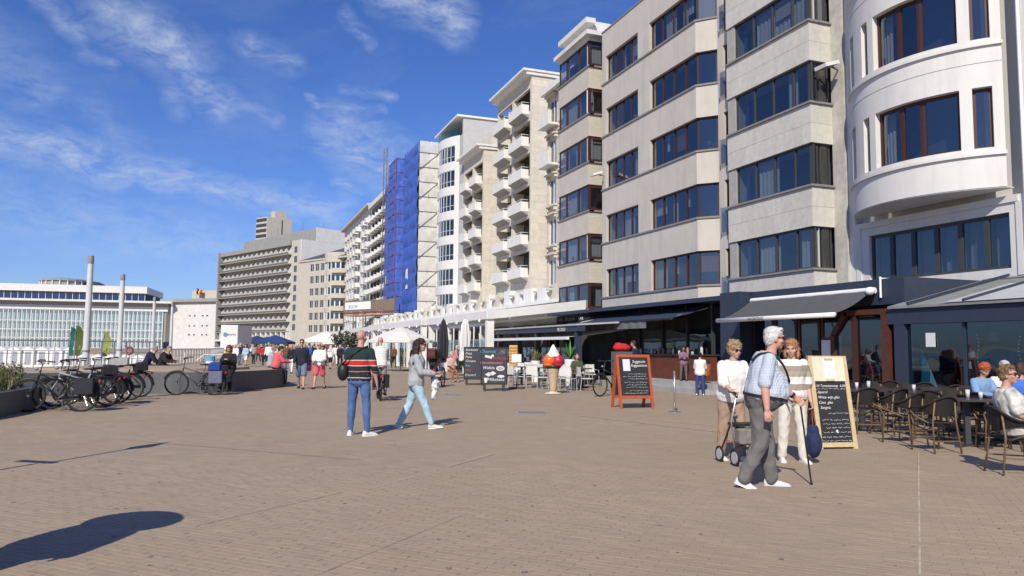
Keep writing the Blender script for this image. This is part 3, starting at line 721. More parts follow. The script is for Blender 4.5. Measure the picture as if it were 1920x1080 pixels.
for k in range(6):
    za = wz[k][1]; zb = wz[k + 1][0] - .09 if k < 5 else 19.3
    mb = MB(); Fq.box(mb, 0, 4.2, 0, .3, za, zb); mb.build('spandrel', CREND if k < 5 else WHITEW, C_)
    mb = MB(); Fz.box(mb, 0, 1.046, -.004, .3, za, zb); mb.build('side_panel', CBRICK if k < 5 else WHITEW, C_)
    a, b_ = wz[k]
    mb = MB(); Fq.box(mb, -.1, 4.25, -.07, .3, a - .09, a - .005); Fz.box(mb, .0, 1.12 - .07, -.1, .25, a - .088, a - .007); mb.build('sill', WHITEW if k == 0 else SILL, C_)
    window(C_, Fq, .02, 4.15, a, b_, [.35, .74], DBROWN, v=.05, fw=.085, curtain=.75, thick=.12)
    window(C_, Fz, .02, 1.04, a, b_, [], DBROWN, v=.05, fw=.17, curtain=.9)
mb = MB(); mb.box(18.3, 30, 37.5, 42.2, 19.3, 19.55); mb.build('cornice', WHITEW, C_)
mb = MB(); mb.box(19.2, 30, 38.6, 42.2, 19.55, 20.6); mb.box(18.6, 19.2, 38.2, 42.2, 20.3, 20.6); mb.build('attic', WHITEW, C_)
mb = MB(); Fq.box(mb, -.06, 4.25, -.06, .25, 2.95, 3.62); mb.box(18.85, 19.6, 37.84, 38.1, 2.95, 3.62); mb.build('sign_board', mat('dark sign', (.035, .037, .042), .5), C_)
mb = MB(); mb.box(19.0, 19.3, 38.1, 42.1, 0, 2.95); mb.build('shopfront', INTERIOR, C_)

# lettering
TXT = bpy.data.scenes.new('lettering bench')
def text_mesh(txt, size, ext=.002, align='CENTER', shear=0.0):
    cu = bpy.data.curves.new('lettering', 'FONT'); cu.body = txt; cu.size = size; cu.extrude = ext; cu.align_x = align; cu.resolution_u = 2; cu.shear = shear
    o = bpy.data.objects.new('tmp', cu); TXT.collection.objects.link(o); TXT.view_layers[0].update(); dg = TXT.view_layers[0].depsgraph
    me = bpy.data.meshes.new_from_object(o.evaluated_get(dg)); bpy.data.objects.remove(o); bpy.data.curves.remove(cu); me.name = 'lettering'; return me
def lettering(txt, size, m_, parent, loc, rz, tilt=90, color=None, ext=.002, align='CENTER', shear=0.0):
    o = obj('lettering', text_mesh(txt, size, ext, align, shear), m_, parent, loc, (rad(tilt), 0, rz), color); return o
for txt, y_ in (('BAR', 41.6), ('Brasserie', 40.2), ('BAR', 38.75)): lettering(txt, .36, WHITEM, C_, (18.535, y_, 3.12), rad(-90), ext=.004)

# ---------------- set back: ornate cream house, two balcony hotels, white rounded house
CREAM = mat('cream sandstone', (.62, .57, .475), .8, .12, 2.5, bump=.2, bscale=15, dirt=.18)
CREAMB = mat('cream sandstone block', (.64, .585, .485), .8, .10, 2, bump=.2, bscale=15, dirt=.12, island=.06)
PALE = mat('pale balcony paint', (.74, .73, .69), .7, .07, 3, dirt=.15)
O_ = building('ornate_house', 'narrow ornate cream house with hooded windows squeezed behind the burgundy windowed house', 'building', 21, 46)
Fo = Fr((21.0, 42.25), (0, 1)); zf = [5.9 + 2.85 * k for k in range(5)]
wall_grid(MB(), Fo, 0, 7.25, 4.5, 19.6, [(s, s + 1.3, z_, z_ + 1.9) for z_ in zf for s in (1.2, 3.5, 5.6)], 0, .3).build('wall', CREAM, O_)
mb = MB(); mb.box(22, 30, 42.25, 49.5, 0, 19.6); mb.build('room_wall', INTERIOR, O_)
for z_ in zf:
    for s in (1.2, 3.5, 5.6):
        window(O_, Fo, s, s + 1.3, z_, z_ + 1.9, [.5], WFRAME, v=.1, fw=.08, curtain=.5)
        mb = MB(); Fo.box(mb, s - .2, s + 1.5, -.32, 0, z_ + 2.12, z_ + 2.22); Fo.box(mb, s - .12, s + .05, -.2, 0, z_ + 1.9, z_ + 2.12); Fo.box(mb, s + 1.25, s + 1.42, -.2, 0, z_ + 1.9, z_ + 2.12); mb.build('window_hood', CREAM, O_)
        mb = MB(); Fo.box(mb, s - .15, s + 1.45, -.25, 0, z_ - .14, z_ - .02)
        for q in (s - .05, s + 1.2): Fo.box(mb, q, q + .16, -.2, 0, z_ - .42, z_ - .14)
        mb.build('sill_bracket', CREAM, O_)
    mb = MB()
    if z_ > 13:
        Fo.box(mb, 5.2, 7.2, -.8, 0, z_ - .2, z_ - .05); Fo.box(mb, 5.2, 7.2, -.8, -.72, z_ - .05, z_ + .75); mb.build('balcony', PALE, O_)
mb = MB(); mb.box(20.4, 30, 42.25, 49.5, 19.6, 20.0); mb.build('cornice', PALE, O_)

def balcony_hotel(name, label, y0, y1, ztop, zb, cols, side_x):
    t = building(name, label, 'building', 24.5, (y0 + y1) / 2)
    F = Fr((24.5, y0), (0, 1)); L_ = y1 - y0
    ops = [(a, b_, z_ + .25, z_ + 2.35) for z_ in zb for a, b_ in cols]
    wall_grid(MB(), F, .02, L_, 4.5, ztop - .5, ops, 0, .25).build('wall', CREAM, t)
    mb = MB(); mb.box(25.9, 34, y0 + .05, y1, 4.5, ztop - .5); mb.build('room_wall', mat('shade grey loggia wall', (.16, .145, .125), .9), t)  # back wall colour carries the shade of the loggia recess
    for z_ in zb:
        mb = MB()
        for a, b_ in cols:     # loggia floor, ceiling, cheeks
            F.box(mb, a - .1, b_ + .1, .251, 1.4, z_ + .02, z_ + .25); F.box(mb, a - .1, a, .251, 1.4, z_ + .25, z_ + 2.35); F.box(mb, b_, b_ + .1, .251, 1.4, z_ + .25, z_ + 2.35)
        mb.build('loggia', CREAM, t)
        for a, b_ in cols:
            window(t, F, a + .05, b_ - .05, z_ + .3, z_ + 2.3, [.3, .65], DGREY, v=1.1, fw=.07, curtain=.45)
            b = MB(); F.box(b, a + .25, b_ - .45, -.72, -.01, z_, z_ + .12); F.box(b, a + .25, b_ - .45, -.72, -.66, z_ + .12, z_ + .90); F.box(b, a + .25, a + .31, -.66, -.01, z_ + .12, z_ + .85); F.box(b, b_ - .51, b_ - .45, -.66, -.01, z_ + .12, z_ + .85)
            bal = b.build('balcony', PALE, t)
            r = MB(); r.tube([F.p(a + .28, -.02, z_ + 1.05), F.p(a + .28, -.69, z_ + 1.05), F.p(b_ - .48, -.69, z_ + 1.05), F.p(b_ - .48, -.02, z_ + 1.05)], .022, 5)
            for q in (a + .28, (a + b_) / 2, b_ - .48): r.cyl(F.p(q, -.69, z_ + .9), F.p(q, -.69, z_ + 1.05), .015, n=5)
            r.build('handrail', WHITEM, bal)
            # grey wedge below, standing for the shade under the balcony box
            u = MB(); u.add([F.p(a + .25, -.70, z_ - .01), F.p(b_ - .45, -.70, z_ - .01), F.p(b_ - .45, 0, z_ - .01), F.p(a + .25, 0, z_ - .01), F.p(a + .28, -.45, z_ - .14), F.p(b_ - .48, -.45, z_ - .14), F.p(b_ - .48, 0, z_ - .34), F.p(a + .28, 0, z_ - .34)],
                            [(0, 1, 5, 4), (4, 5, 6, 7), (0, 4, 7, 3), (1, 2, 6, 5), (0, 3, 2, 1)]); u.build('shade_wedge', mat('shadow grey concrete', (.33, .32, .30), .85, .1, 3), bal)
    # near side wall of sandstone blocks
    Fs_ = Fr((side_x, y0), (-1, 0)); wd = side_x - 24.5; z_ = 4.5; k = 0
    MB().box(24.52, side_x, y0 + .03, y0 + .3, 4.5, ztop - .5).build('side_wall', SUBW, t)
    while z_ < ztop - .6:
        h = min(.62, ztop - .5 - z_); cuts = (0, wd * .42, wd) if k % 2 else (0, wd * .7, wd)
        for a, b_ in zip(cuts, cuts[1:]): slab(t, Fs_, a, b_, z_, z_ + h, CREAMB, v=-.004, name='stone_block', th=.04)
        z_ += h; k += 1
    mb = MB(); mb.box(23.95, 34, y0 - .15, y1 + .1, ztop - .5, ztop - .2); mb.box(23.6, 34, y0 - .25, y1 + .1, ztop - .2, ztop); mb.build('eaves', PALE, t)
    return t
B_ = balcony_hotel('tall_balcony_hotel', 'tall cream hotel with two columns of white balconies and a blank stone side wall', 61.4, 70.6, 26.4, [7.75 + 2.95 * k for k in range(6)], [(.35, 4.5), (5.0, 9.0)], 27.0)
Bp = balcony_hotel('low_balcony_hotel', 'lower cream hotel with white balconies between the tall balcony hotel and the white rounded house', 74.9, 82.3, 23.0, [7.5 + 2.85 * k for k in range(5)], [(.35, 3.5), (4.0, 7.0)], 27.2)
mb = MB(); mb.box(25.5, 33, 75.3, 82.2, 23.0, 24.3); mb.build('attic', CREAM, Bp)

A_ = building('rounded_white_house', 'white apartment house with rounded bay windows and pitched penthouse roof beside the blue scaffold', 'building', 24.5, 88)
PALE2 = mat('pale grey white render', (.66, .66, .645), .75, .06, 2, dirt=.12)
ac, ar = Vector((29.5, 87.9)), 6.4
def apt(d): a = rad(d); return (ac.x - ar * math.cos(a), ac.y + ar * math.sin(a))
degs = [-38 + 76 * i / 12 for i in range(13)]
def curved(z0, z1, degs_, m_, name, r_in=.3):
    mb = MB(); A = [apt(d) for d in degs_]; B = [(ac.x + (p[0] - ac.x) * (1 - r_in / ar), ac.y + (p[1] - ac.y) * (1 - r_in / ar)) for p in A]; n = len(A)
    vs_ = [(x, y, z0) for x, y in A] + [(x, y, z1) for x, y in A] + [(x, y, z0) for x, y in B] + [(x, y, z1) for x, y in B]; fs = []
    for i in range(n - 1): fs += [(i + 1, i, n + i, n + i + 1), (n + i, 3 * n + i, 3 * n + i + 1, n + i + 1), (i, i + 1, 2 * n + i + 1, 2 * n + i)]
    fs += [(0, 2 * n, 3 * n, n), (n - 1, 2 * n - 1, 4 * n - 1, 3 * n - 1)]
    mb.add(vs_, fs); me = mb.mesh(name); smooth_by_angle(me, 25); return obj(name, me, m_, A_)
ztops = [25.3 - 2.92 * k for k in range(7)]
zprev = 26.4
for zt in ztops:
    curved(zt, zprev, degs, PALE2, 'curved_spandrel'); zb_ = zt - 1.95
    curved(zb_, zt, degs[:2], PALE2, 'pier'); curved(zb_, zt, degs[11:], PALE2, 'pier')
    mbf = MB(); pn = []
    for i in range(1, 11):
        F, L_ = between(apt(degs[i]), apt(degs[i + 1]))
        F.box(mbf, 0, .05, .05, .12, zb_ + .06, zt - .06); F.box(mbf, 0, L_, .05, .12, zb_, zb_ + .06); F.box(mbf, 0, L_, .05, .12, zt - .06, zt)
        F.box(mbf, .05, L_, .055, .115, zb_ + .62, zb_ + .66); pn.append((F, L_))
    wr = mbf.build('window', WFRAME, A_)
    for F, L_ in pn: MB().quad(F.p(0, .1, zb_), F.p(L_, .1, zb_), F.p(L_, .1, zt), F.p(0, .1, zt)).build('pane', GLASS, wr)
    zprev = zb_
curved(4.5, zprev, degs, PALE2, 'curved_spandrel')
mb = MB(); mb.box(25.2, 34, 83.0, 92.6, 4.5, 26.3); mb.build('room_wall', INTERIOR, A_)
mb = MB(); mb.box(24.5, 34, 82.7, 83.0, 4.5, 28.2); mb.box(24.5, 25.2, 83.0, 84.0, 4.5, 26.3); mb.box(24.5, 25.2, 91.7, 92.6, 4.5, 26.3); mb.build('side_wall', tile_mat('grey painted brick', (.46, .46, .455), (.52, .52, .51), .42, .15, (.38, .38, .375)), A_)
mb = MB(); mb.box(26.2, 34, 83.0, 92.4, 26.3, 28.0); mb.build('penthouse', PALE2, A_)
window(A_, Fr((26.2, 83.4), (0, 1)), 0, 8.4, 26.4, 27.9, [.2, .4, .6, .8], WFRAME, v=-.08, fw=.08, curtain=.3)
mb = MB(); A = [apt(d) for d in degs]; mb.add([(x, y, 26.4) for x, y in A] + [(x, y, 27.3) for x, y in A], [(i, i + 1, 14 + i, 13 + i) for i in range(12)]); mb.build('balustrade_glass', GREEN_GLASS, A_)
mb = MB(); mb.box(23.7, 34, 82.5, 92.9, 28.2, 28.42); mb.build('roof', WHITEM, A_)

# ---------------- low white front building with parapet, on which the hotels are set back
WHITEB = mat('white painted masonry', (.76, .755, .73), .75, .05, 2.5, dirt=.14)
LB = building('low_front_building', 'long single storey white building with parapet piers below the set back hotels', 'building', 19.2, 70)
Fl = Fr((19.2, 42.2), (0, 1))
MB().box(19.55, 34, 42.2, 128, 0, 4.4).build('room_wall', INTERIOR, LB)
ops = [(1.0 + 4.4 * k, 4.8 + 4.4 * k, .5, 3.1) for k in range(19)]
wall_grid(MB(), Fl, 0, 85, 0, 4.4, ops, 0, .3).build('wall', WHITEB, LB)
for a, b_, z0, z1 in ops: window(LB, Fl, a, b_, z0, z1, [.25, .5, .75], WFRAME, v=.1, fw=.07, curtain=.0, back=False)
mb = MB(); mb.box(18.85, 34, 42.2, 127.4, 4.4, 4.62); mb.build('cornice', WHITEB, LB)
mb = MB(); mb.box(19.35, 19.5, 42.2, 127.4, 4.62, 5.25); mb.build('parapet', CREND, LB)
for k in range(36):
    y_ = 43.0 + k * 2.3 + cr.uniform(-.3, .3)
    w9 = cr.choice((.6, .8, 1.2, 1.5)); m = MB().box(19.15, 19.65, y_, y_ + w9, 4.62, cr.choice((5.45, 5.6, 5.72))); m.build('parapet_pier', cr.choice((WHITEB, PALE, CREAM)), LB)
    MB().box(19.05, 19.7, y_ + 1.55, y_ + 2.05, 5.25, 5.36).build('coping_cap', CREND, LB)
# ================================================================== scaffold under blue netting
BLUENET = mat('blue debris netting', (.060, .135, .50), .8, .34, 1.1, bump=.8, bscale=4, dirt=.25)
WNET = mat('white debris netting', (.60, .60, .58), .85, .14, 1.2, bump=.5, bscale=5)
TUBE = mat('scaffold tube', (.16, .15, .14), .55, .3, 4)
PLANK = mat('scaffold board', (.34, .25, .15), .85, .2, 3)
def see_through(m_, f):
    nt = m_.node_tree; o = next(n for n in nt.nodes if n.type == 'OUTPUT_MATERIAL'); b = nt.nodes['Principled BSDF']; mx = nt.nodes.new('ShaderNodeMixShader'); tr = nt.nodes.new('ShaderNodeBsdfTransparent'); mx.inputs[0].default_value = f
    nt.links.new(b.outputs[0], mx.inputs[1]); nt.links.new(tr.outputs[0], mx.inputs[2]); nt.links.new(mx.outputs[0], o.inputs['Surface'])
see_through(BLUENET, .06); see_through(WNET, .10)
S_ = building('scaffolding', 'tall scaffold wrapped in blue netting with white netting on its near side', 'scaffold', 23, 109)
sx0, sx1, sy0, sy1, stop = 23.0, 25.6, 98.0, 121.0, 29.0
mb = MB()
ys = [sy0 + (sy1 - sy0) * k / 9 for k in range(10)]
for y_ in ys:
    for x_ in (sx0, sx0 + 1.3): mb.cyl((x_, y_, 4.6), (x_, y_, stop + (.5 if y_ < 106 else -.6)), .05, n=5, caps=False)
for x_ in (sx0, sx1): mb.cyl((x_, sy0, 4.6), (x_, sy0, stop + .3), .05, n=5)
mb.build('standards', TUBE, S_)
r_ = random.Random(4)
for k in range(12):
    z_ = 5.6 + k * 2.0
    mb = MB()
    for x_ in (sx0, sx0 + 1.3): mb.cyl((x_, sy0, z_), (x_, sy1, z_), .035, n=5, caps=False)
    mb.cyl((sx0 - .05, sy0 - .06, z_), (sx1, sy0 - .06, z_), .05, n=5); mb.build('ledger', TUBE, S_)
    MB().box(sx0 + .1, sx0 + 1.2, sy0, sy1, z_ + .05, z_ + .10).build('deck', PLANK, S_)
    if k % 2 == 0 and k < 11:
        MB().cyl((sx1, sy0 - .12, z_ + 2.0), (sx0, sy0 - .12, z_ - .3), .045, n=5).build('diagonal_brace', TUBE, S_)
    # netting of one lift, front: three sheets; side: one
    def sheet(p, q, z0, z1, nrm, amp, m_, name):
        n, m = 10, 5; mb = MB(); P, Q, N = Vector(p), Vector(q), Vector(nrm); ph = r_.uniform(0, 6)
        for j in range(m + 1):
            for i in range(n + 1):
                u, v = i / n, j / m; b_ = amp * math.sin(math.pi * v) * (.6 + .4 * math.sin(u * 9 + ph)) + r_.uniform(-.02, .02)
                c_ = P.lerp(Q, u) + N * b_; mb.v.append((c_.x, c_.y, z0 + (z1 - z0) * v))
        mb.f = [(j * (n + 1) + i, j * (n + 1) + i + 1, (j + 1) * (n + 1) + i + 1, (j + 1) * (n + 1) + i) for j in range(m) for i in range(n)]
        return mb.build(name, m_, S_, smooth=True)
    zt = z_ + 2.0
    sheet((sx0 - .08, 106.5, 0), (sx0 - .08, sy0, 0), z_, min(zt, 29.2), (-1, 0, 0), .22, BLUENET, 'net_sheet')
    if zt < 29.2: sheet((sx0 - .10, sy1, 0), (sx0 - .10, 114.0, 0), z_, zt - (0.4 if k == 11 else 0), (-1, 0, 0), .22, BLUENET, 'net_sheet')
    sheet((sx0 - .02, sy0 - .03, 0), (sx1, sy0 - .03, 0), z_, min(zt, 29.2), (0, -1, 0), .10, WNET, 'white_net_sheet')
# hoist bay that stands forward
mb = MB()
for y_ in (107.2, 112.6):
    for x_ in (21.7, 23.0): mb.cyl((x_, y_, 4.6), (x_, y_, 28.9), .06, n=5)
for k in range(13):
    z_ = 4.8 + 2 * k
    for x_ in (21.7,): mb.cyl((x_, 107.2, z_), (x_, 112.6, z_), .05, n=5)
    mb.cyl((21.7, 107.2, z_), (23, 107.2, z_), .05, n=5)
mb.build('hoist_tower', mat('hoist red', (.22, .08, .07), .6, .3, 3), S_)
for k in range(12):
    z_ = 5.6 + 2 * k
    sheet((21.8, 112.6, 0), (21.8, 107.2, 0), z_, z_ + 2 - (.6 if k == 11 else 0), (-1, 0, 0), .12, BLUENET, 'net_sheet'); sheet((21.7, 107.25, 0), (23, 107.25, 0), z_, z_ + 2 - (.6 if k == 11 else 0), (0, -1, 0), .06, BLUENET, 'net_sheet')
    sheet((22.9, 106.9, 0), (22.9, 106.5, 0), z_, z_ + 2, (-1, 0, 0), .02, BLUENET, 'net_sheet')
mb = MB()
for dx, dy in ((0, 0), (.5, 0), (0, .5), (.5, .5)): mb.cyl((22.6 + dx, 121.3 + dy, 0), (22.6 + dx, 121.3 + dy, 34), .045, n=5)
for k in range(34):
    z_ = k; mb.cyl((22.6, 121.3, z_), (23.1, 121.3, z_ + 1), .025, n=4, caps=False); mb.cyl((22.6, 121.3, z_), (22.6, 121.8, z_ + 1), .025, n=4, caps=False)
mb.build('lift_mast', TUBE, S_)
MB().box(22.78, 22.84, 117.2, 119.2, 11.5, 12.7).build('notice_board', mat('yellow notice', (.62, .58, .28), .7), S_)
MB().box(22.78, 22.82, 103.2, 104.4, 9.6, 12.4).build('white_notice', WHITEM, S_)
mb = MB(); mb.box(25.65, 34, 92.7, 128, 4.5, 28.3); mb.build('wrapped_wall', CREAM, S_)
lip = MB(); n = 24
lip.add([(22.2 + .5 * math.sin(i * .9), 98 + 20 * i / n, 5.6) for i in range(n + 1)] + [(22.6 + .2 * math.sin(i * .7), 98 + 20 * i / n, 4.75 + .25 * math.sin(i * 1.3)) for i in range(n + 1)], [(i + 1, i, n + 1 + i, n + 2 + i) for i in range(n)]); lip.build('hanging_net', BLUENET, S_, smooth=True)

# ================================================================== far buildings
wcache = {}
def fwin(root, F, s, z, w_, h_, v=.1, fm=None, mull=1, glass=None):
    """small window: frame and pane share their mesh data with all alike"""
    fm = fm or WFRAME; key = (round(w_, 2), round(h_, 2), mull)
    if key not in wcache:
        f = .09; m = MB(); m.box(0, .08, 0, w_, 0, f); m.box(0, .08, 0, w_, h_ - f, h_); m.box(0, .08, 0, f, f, h_ - f); m.box(0, .08, w_ - f, w_, f, h_ - f)
        for k in range(1, mull + 1): x = w_ * k / (mull + 1); m.box(0, .08, x - .04, x + .04, f, h_ - f)
        wcache[key] = (m.mesh('window'), MB().quad((.05, w_ - .02, .02), (.05, .02, .02), (.05, .02, h_ - .02), (.05, w_ - .02, h_ - .02)).mesh('pane'))
    a, b_ = wcache[key]; rz = math.atan2(-F.a.x, F.a.y)
    o = obj('window', a, fm, root, F.p(s, v, z), (0, 0, rz)); obj('pane', b_, glass or GLASS, o); return o
FARW = mat('far white render', (.70, .70, .68), .8, .08, 1, dirt=.14)
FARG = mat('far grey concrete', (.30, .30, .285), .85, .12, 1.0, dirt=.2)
FARB = mat('far beige render', (.50, .465, .40), .85, .08, 1, dirt=.14)
DARKR = mat('dark recess', (.05, .05, .055), .8)
# --- white balcony house seen past the scaffold
G_ = building('dark_window_house', 'narrow house with dark windows and zigzag white balcony bands left of the scaffold', 'building', 26, 138)
Fg = Fr((26.0, 124.0), (0, 1)); zf = [5.2 + 2.35 * k for k in range(10)]
wall_grid(MB(), Fg, 0, 27.5, 4.4, 29, [(1 + 3.3 * c, 3.6 + 3.3 * c, z_ + .3, z_ + 1.9) for z_ in zf for c in range(8)], 0, .3).build('wall', mat('dark slate render', (.20, .215, .24), .7), G_)
mb = MB(); mb.box(26.9, 38, 124, 151.5, 0, 28.9); mb.build('room_wall', INTERIOR, G_)
bal_me = None
for z_ in zf:
    for c in range(8):
        fwin(G_, Fg, 1 + 3.3 * c, z_ + .3, 2.6, 1.6, fm=DGREY)
        if bal_me is None:
            m = MB(); m.box(-1.2, 0, .2, 3.1, 0, .15); m.add([(-1.2, .2, .15), (-.75, 3.1, .15), (-.75, 3.1, 1.0), (-1.2, .2, 1.0), (-1.1, .2, .15), (-.65, 3.1, .15), (-.65, 3.1, 1.0), (-1.1, .2, 1.0)], [(0, 3, 2, 1), (4, 5, 6, 7), (3, 7, 6, 2), (0, 4, 7, 3), (1, 2, 6, 5)]); m.box(-1.1, 0, .2, .3, .15, .95); bal_me = m.mesh('balcony')
        obj('balcony', bal_me, FARW, G_, Fg.p(.7 + 3.3 * c, 0, z_ - .45))
mb = MB(); mb.box(25.2, 38, 124, 151.5, 29, 29.9); mb.build('roof_fascia', FARW, G_)
H_ = building('long_white_house', 'long white apartment block with stacked small balconies further along the promenade', 'building', 26, 170)
Fh = Fr((26.0, 151.6), (0, 1)); zf = [5.0 + 2.45 * k for k in range(10)]
cols = [(1.2 + 4.2 * c) for c in range(9)]
wall_grid(MB(), Fh, 0, 39, 0, 30.0, [(s, s + 2.2, z_ + .3, z_ + 1.9) for z_ in zf for s in cols], 0, .3).build('wall', FARW, H_)
mb = MB(); mb.box(26.8, 38, 151.6, 190.6, 0, 29.9); mb.build('room_wall', INTERIOR, H_)
hb = MB(); hb.box(-1.0, 0, 0, 2.6, 0, .14); hb.box(-1.0, -.92, 0, 2.6, .14, 1.0); hb.box(-.92, 0, 0, .08, .14, .95); hb.box(-.92, 0, 2.52, 2.6, .14, .95); hbm = hb.mesh('balcony')
hs_ = MB(); hs_.box(-.25, 0, 0, 2.6, 0, .25); hsm = hs_.mesh('sill_band')
for z_ in zf:
    for c, s in enumerate(cols):
        fwin(H_, Fh, s, z_ + .3, 2.2, 1.6, fm=WFRAME)
        if c in (0, 1, 3, 4): obj('balcony', hbm, FARW, H_, Fh.p(s - .2, 0, z_ - .35))
        else: obj('sill_band', hsm, FARB, H_, Fh.p(s - .2, 0, z_ + .02))
mb = MB(); mb.box(25.0, 38, 151.6, 191, 30.0, 30.5); mb.build('eaves', FARB, H_)
MB().cyl((28, 186, 30.5), (28, 186, 35), .08, n=5).build('aerial', STEEL, H_)

# --- corner house with round turret
P1, P2 = atd(556, 648, 196), atd(607, 648, 188)
K_ = building('turret_corner_house', 'beige corner apartment house with round turret bay and wrapping balconies', 'building', P2.x, P2.y)
Fk, Lk = between((P2.x, P2.y), (P1.x, P1.y)); zk = [4.6 + 3.1 * k for k in range(6)]
opk = [(s, s + 1.7, z_ + .4, z_ + 2.3) for z_ in zk for s in (.7, 3.0, 5.3)]
opk = [o for o in opk if o[1] < Lk]
wall_grid(MB(), Fk, 0, Lk, 0, 23.2, opk, 0, .4).build('wall', FARB, K_)
for o in opk: fwin(K_, Fk, o[0], o[2], 1.7, 1.9, v=.15)
mb = MB(); P = [Fk.p(0, .8, 0), Fk.p(Lk, .8, 0), Fk.p(Lk, 16, 0), Fk.p(-14, 16, 0), Fk.p(-14, 8, 0)]; mb.prism([(p.x, p.y) for p in P], 0, 23.1); mb.build('room_wall', INTERIOR, K_)
tcn_ = Fk.p(-2.2, 3.2, 0); TR = 4.0
def arc(r, d0, d1, n): 
    base = math.atan2(Fk.n.y, Fk.n.x); return [(tcn_.x + r * math.cos(base + rad(d0 + (d1 - d0) * i / n)), tcn_.y + r * math.sin(base + rad(d0 + (d1 - d0) * i / n))) for i in range(n + 1)]
for k, z_ in enumerate(zk):
    mb = MB(); mb.prism(arc(TR, -70, 110, 18)[::1] + [(tcn_.x, tcn_.y)], z_ - .9, z_ + .35); mb.build('turret_spandrel', FARB, K_)
    mb = MB(); mb.prism(arc(TR + (.9 if k % 1 == 0 else 0), 20, 115, 14) + [(tcn_.x, tcn_.y)], z_ - .55, z_ - .25); ring = arc(TR + .9, 20, 115, 14); ring2 = arc(TR + .8, 20, 115, 14)
    mb.prism(ring + ring2[::-1], z_ - .25, z_ + .6); mb.build('curved_balcony', FARB, K_)
    pts = arc(TR, -60, 105, 9)
    for q in range(9):
        F9, L9 = between(pts[q], pts[q + 1])
        F9 = Fr(pts[q + 1], (pts[q][0] - pts[q + 1][0], pts[q][1] - pts[q + 1][1])) if F9.n.dot(Vector(pts[q]) - Vector((tcn_.x, tcn_.y))) < 0 else F9
        fwin(K_, F9, .12, z_ + .35, L9 - .24, 1.85, v=.1, mull=0)
        mb = MB(); F9.box(mb, -.12, .12, 0, .3, z_ + .35, z_ + 2.2); mb.build('turret_pier', FARW, K_)
mb = MB(); mb.prism(arc(TR + .2, -110, 130, 24) , zk[-1] + 2.2, zk[-1] + 4.6); mb.build('turret_drum', FARB, K_)
mb = MB(); Q = [Fk.p(-16, -.0, 0), Fk.p(Lk, -.3, 0), Fk.p(Lk, 16, 0), Fk.p(-16, 16, 0)]
mb.prism([(p.x, p.y) for p in Q], 23.2, 23.6); mb.build('cornice', FARB, K_)
a_, b_, c_, d_ = [Vector((p.x, p.y, 23.6)) for p in Q]; t0, t1 = Fk.p(2, 8, 27.4), Fk.p(-12, 8, 27.4)
MB().add([a_, b_, c_, d_, t0, t1], [(0, 4, 1), (0, 5, 4), (1, 4, 2), (2, 4, 5, 3), (3, 5, 0)]).build('roof', mat('dark slate roof', (.09, .09, .10), .7, .2, 2), K_)
MB().box(-.8, .8, -.6, .6, 0, 2.6).build('chimney', FARB, K_, loc=Fk.p(-3.5, 5, 26.2))

# --- brutalist hotel
P2, P1 = atd(541, 648, 228), atd(409, 648, 262)
Hh = building('terraced_hotel', 'large grey concrete hotel with rows of recessed balconies and triangular fins', 'building', P2.x, P2.y)
Ft, Lt = between((P2.x, P2.y), (P1.x, P1.y))
NB, NF, z0h, fh = 15, 9, 6.0, 2.92
mb = MB(); Ft.box(mb, -5.5, Lt, 2.2, 22, 0, 33.4); mb.build('back_wall', mat('shade dark hotel wall', (.10, .10, .10), .8), Hh)  # wall coloured dark for the shade inside the balcony openings
Fside = Fr((Ft.p(-5.5, 22, 0).x, Ft.p(-5.5, 22, 0).y), (Ft.n.x, Ft.n.y))
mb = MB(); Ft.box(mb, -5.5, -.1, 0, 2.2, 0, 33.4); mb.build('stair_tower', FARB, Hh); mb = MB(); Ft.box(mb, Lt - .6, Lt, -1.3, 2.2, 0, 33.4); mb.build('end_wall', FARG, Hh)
mb = MB(); Fside.box(mb, 0, 22.0, -.3, -.01, 0, 33.4); Fside.box(mb, -18, 17, -.32, -.02, 33.4, 37.5); mb.build('gable_wall', FARW, Hh)
mb = MB(); Ft.box(mb, -5.2, Lt - 6, 5, 40, 33.42, 37.4); mb.build('roof_storey', FARG, Hh)
fin = MB(); fin.add([(-1.06, 0, .1), (2.15, 0, .1), (2.15, 0, 2.78), (.5, 0, 2.78), (-1.06, .25, .1), (2.15, .25, .1), (2.15, .25, 2.78), (.5, .25, 2.78)], [(0, 1, 2, 3), (4, 7, 6, 5), (0, 3, 7, 4), (3, 2, 6, 7)]); finm = fin.mesh('balcony_fin')
tri = MB(); tri.add([(-1.35, 0, 1.0), (-1.35, 1.5, 0), (-1.35, -1.5, 0), (-1.15, 0, 1.0), (-1.15, 1.5, 0), (-1.15, -1.5, 0)], [(0, 1, 2), (3, 5, 4), (0, 3, 4, 1), (0, 2, 5, 3)])
rzh = math.atan2(-Ft.a.x, Ft.a.y); bw = Lt / NB
winm = MB().quad((2.1, bw - .5, .2), (2.1, .5, .2), (2.1, .5, 2.2), (2.1, bw - .5, 2.2)).mesh('window')
for f in range(NF):
    z_ = z0h + f * fh
    mb = MB(); Ft.box(mb, 0, Lt - .6, -1.2, 2.2, z_ - .12, z_); mb.build('balcony_slab', FARB, Hh); mb = MB(); Ft.box(mb, 0, Lt - .6, -1.18, -1.08, z_, z_ + .55); mb.build('balcony_band', mat('dark balcony rail', (.13, .13, .125), .8, .2, 2), Hh)
    for b_ in range(NB):
        obj('balcony_fin', finm, FARW, Hh, Ft.p(b_ * bw, 0, z_), (0, 0, rzh))
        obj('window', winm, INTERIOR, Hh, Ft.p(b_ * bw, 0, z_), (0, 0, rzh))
    fwin(Hh, Ft, -3.4, z_ + .3, 1.5, 1.8, v=-.07, fm=DGREY, mull=0)
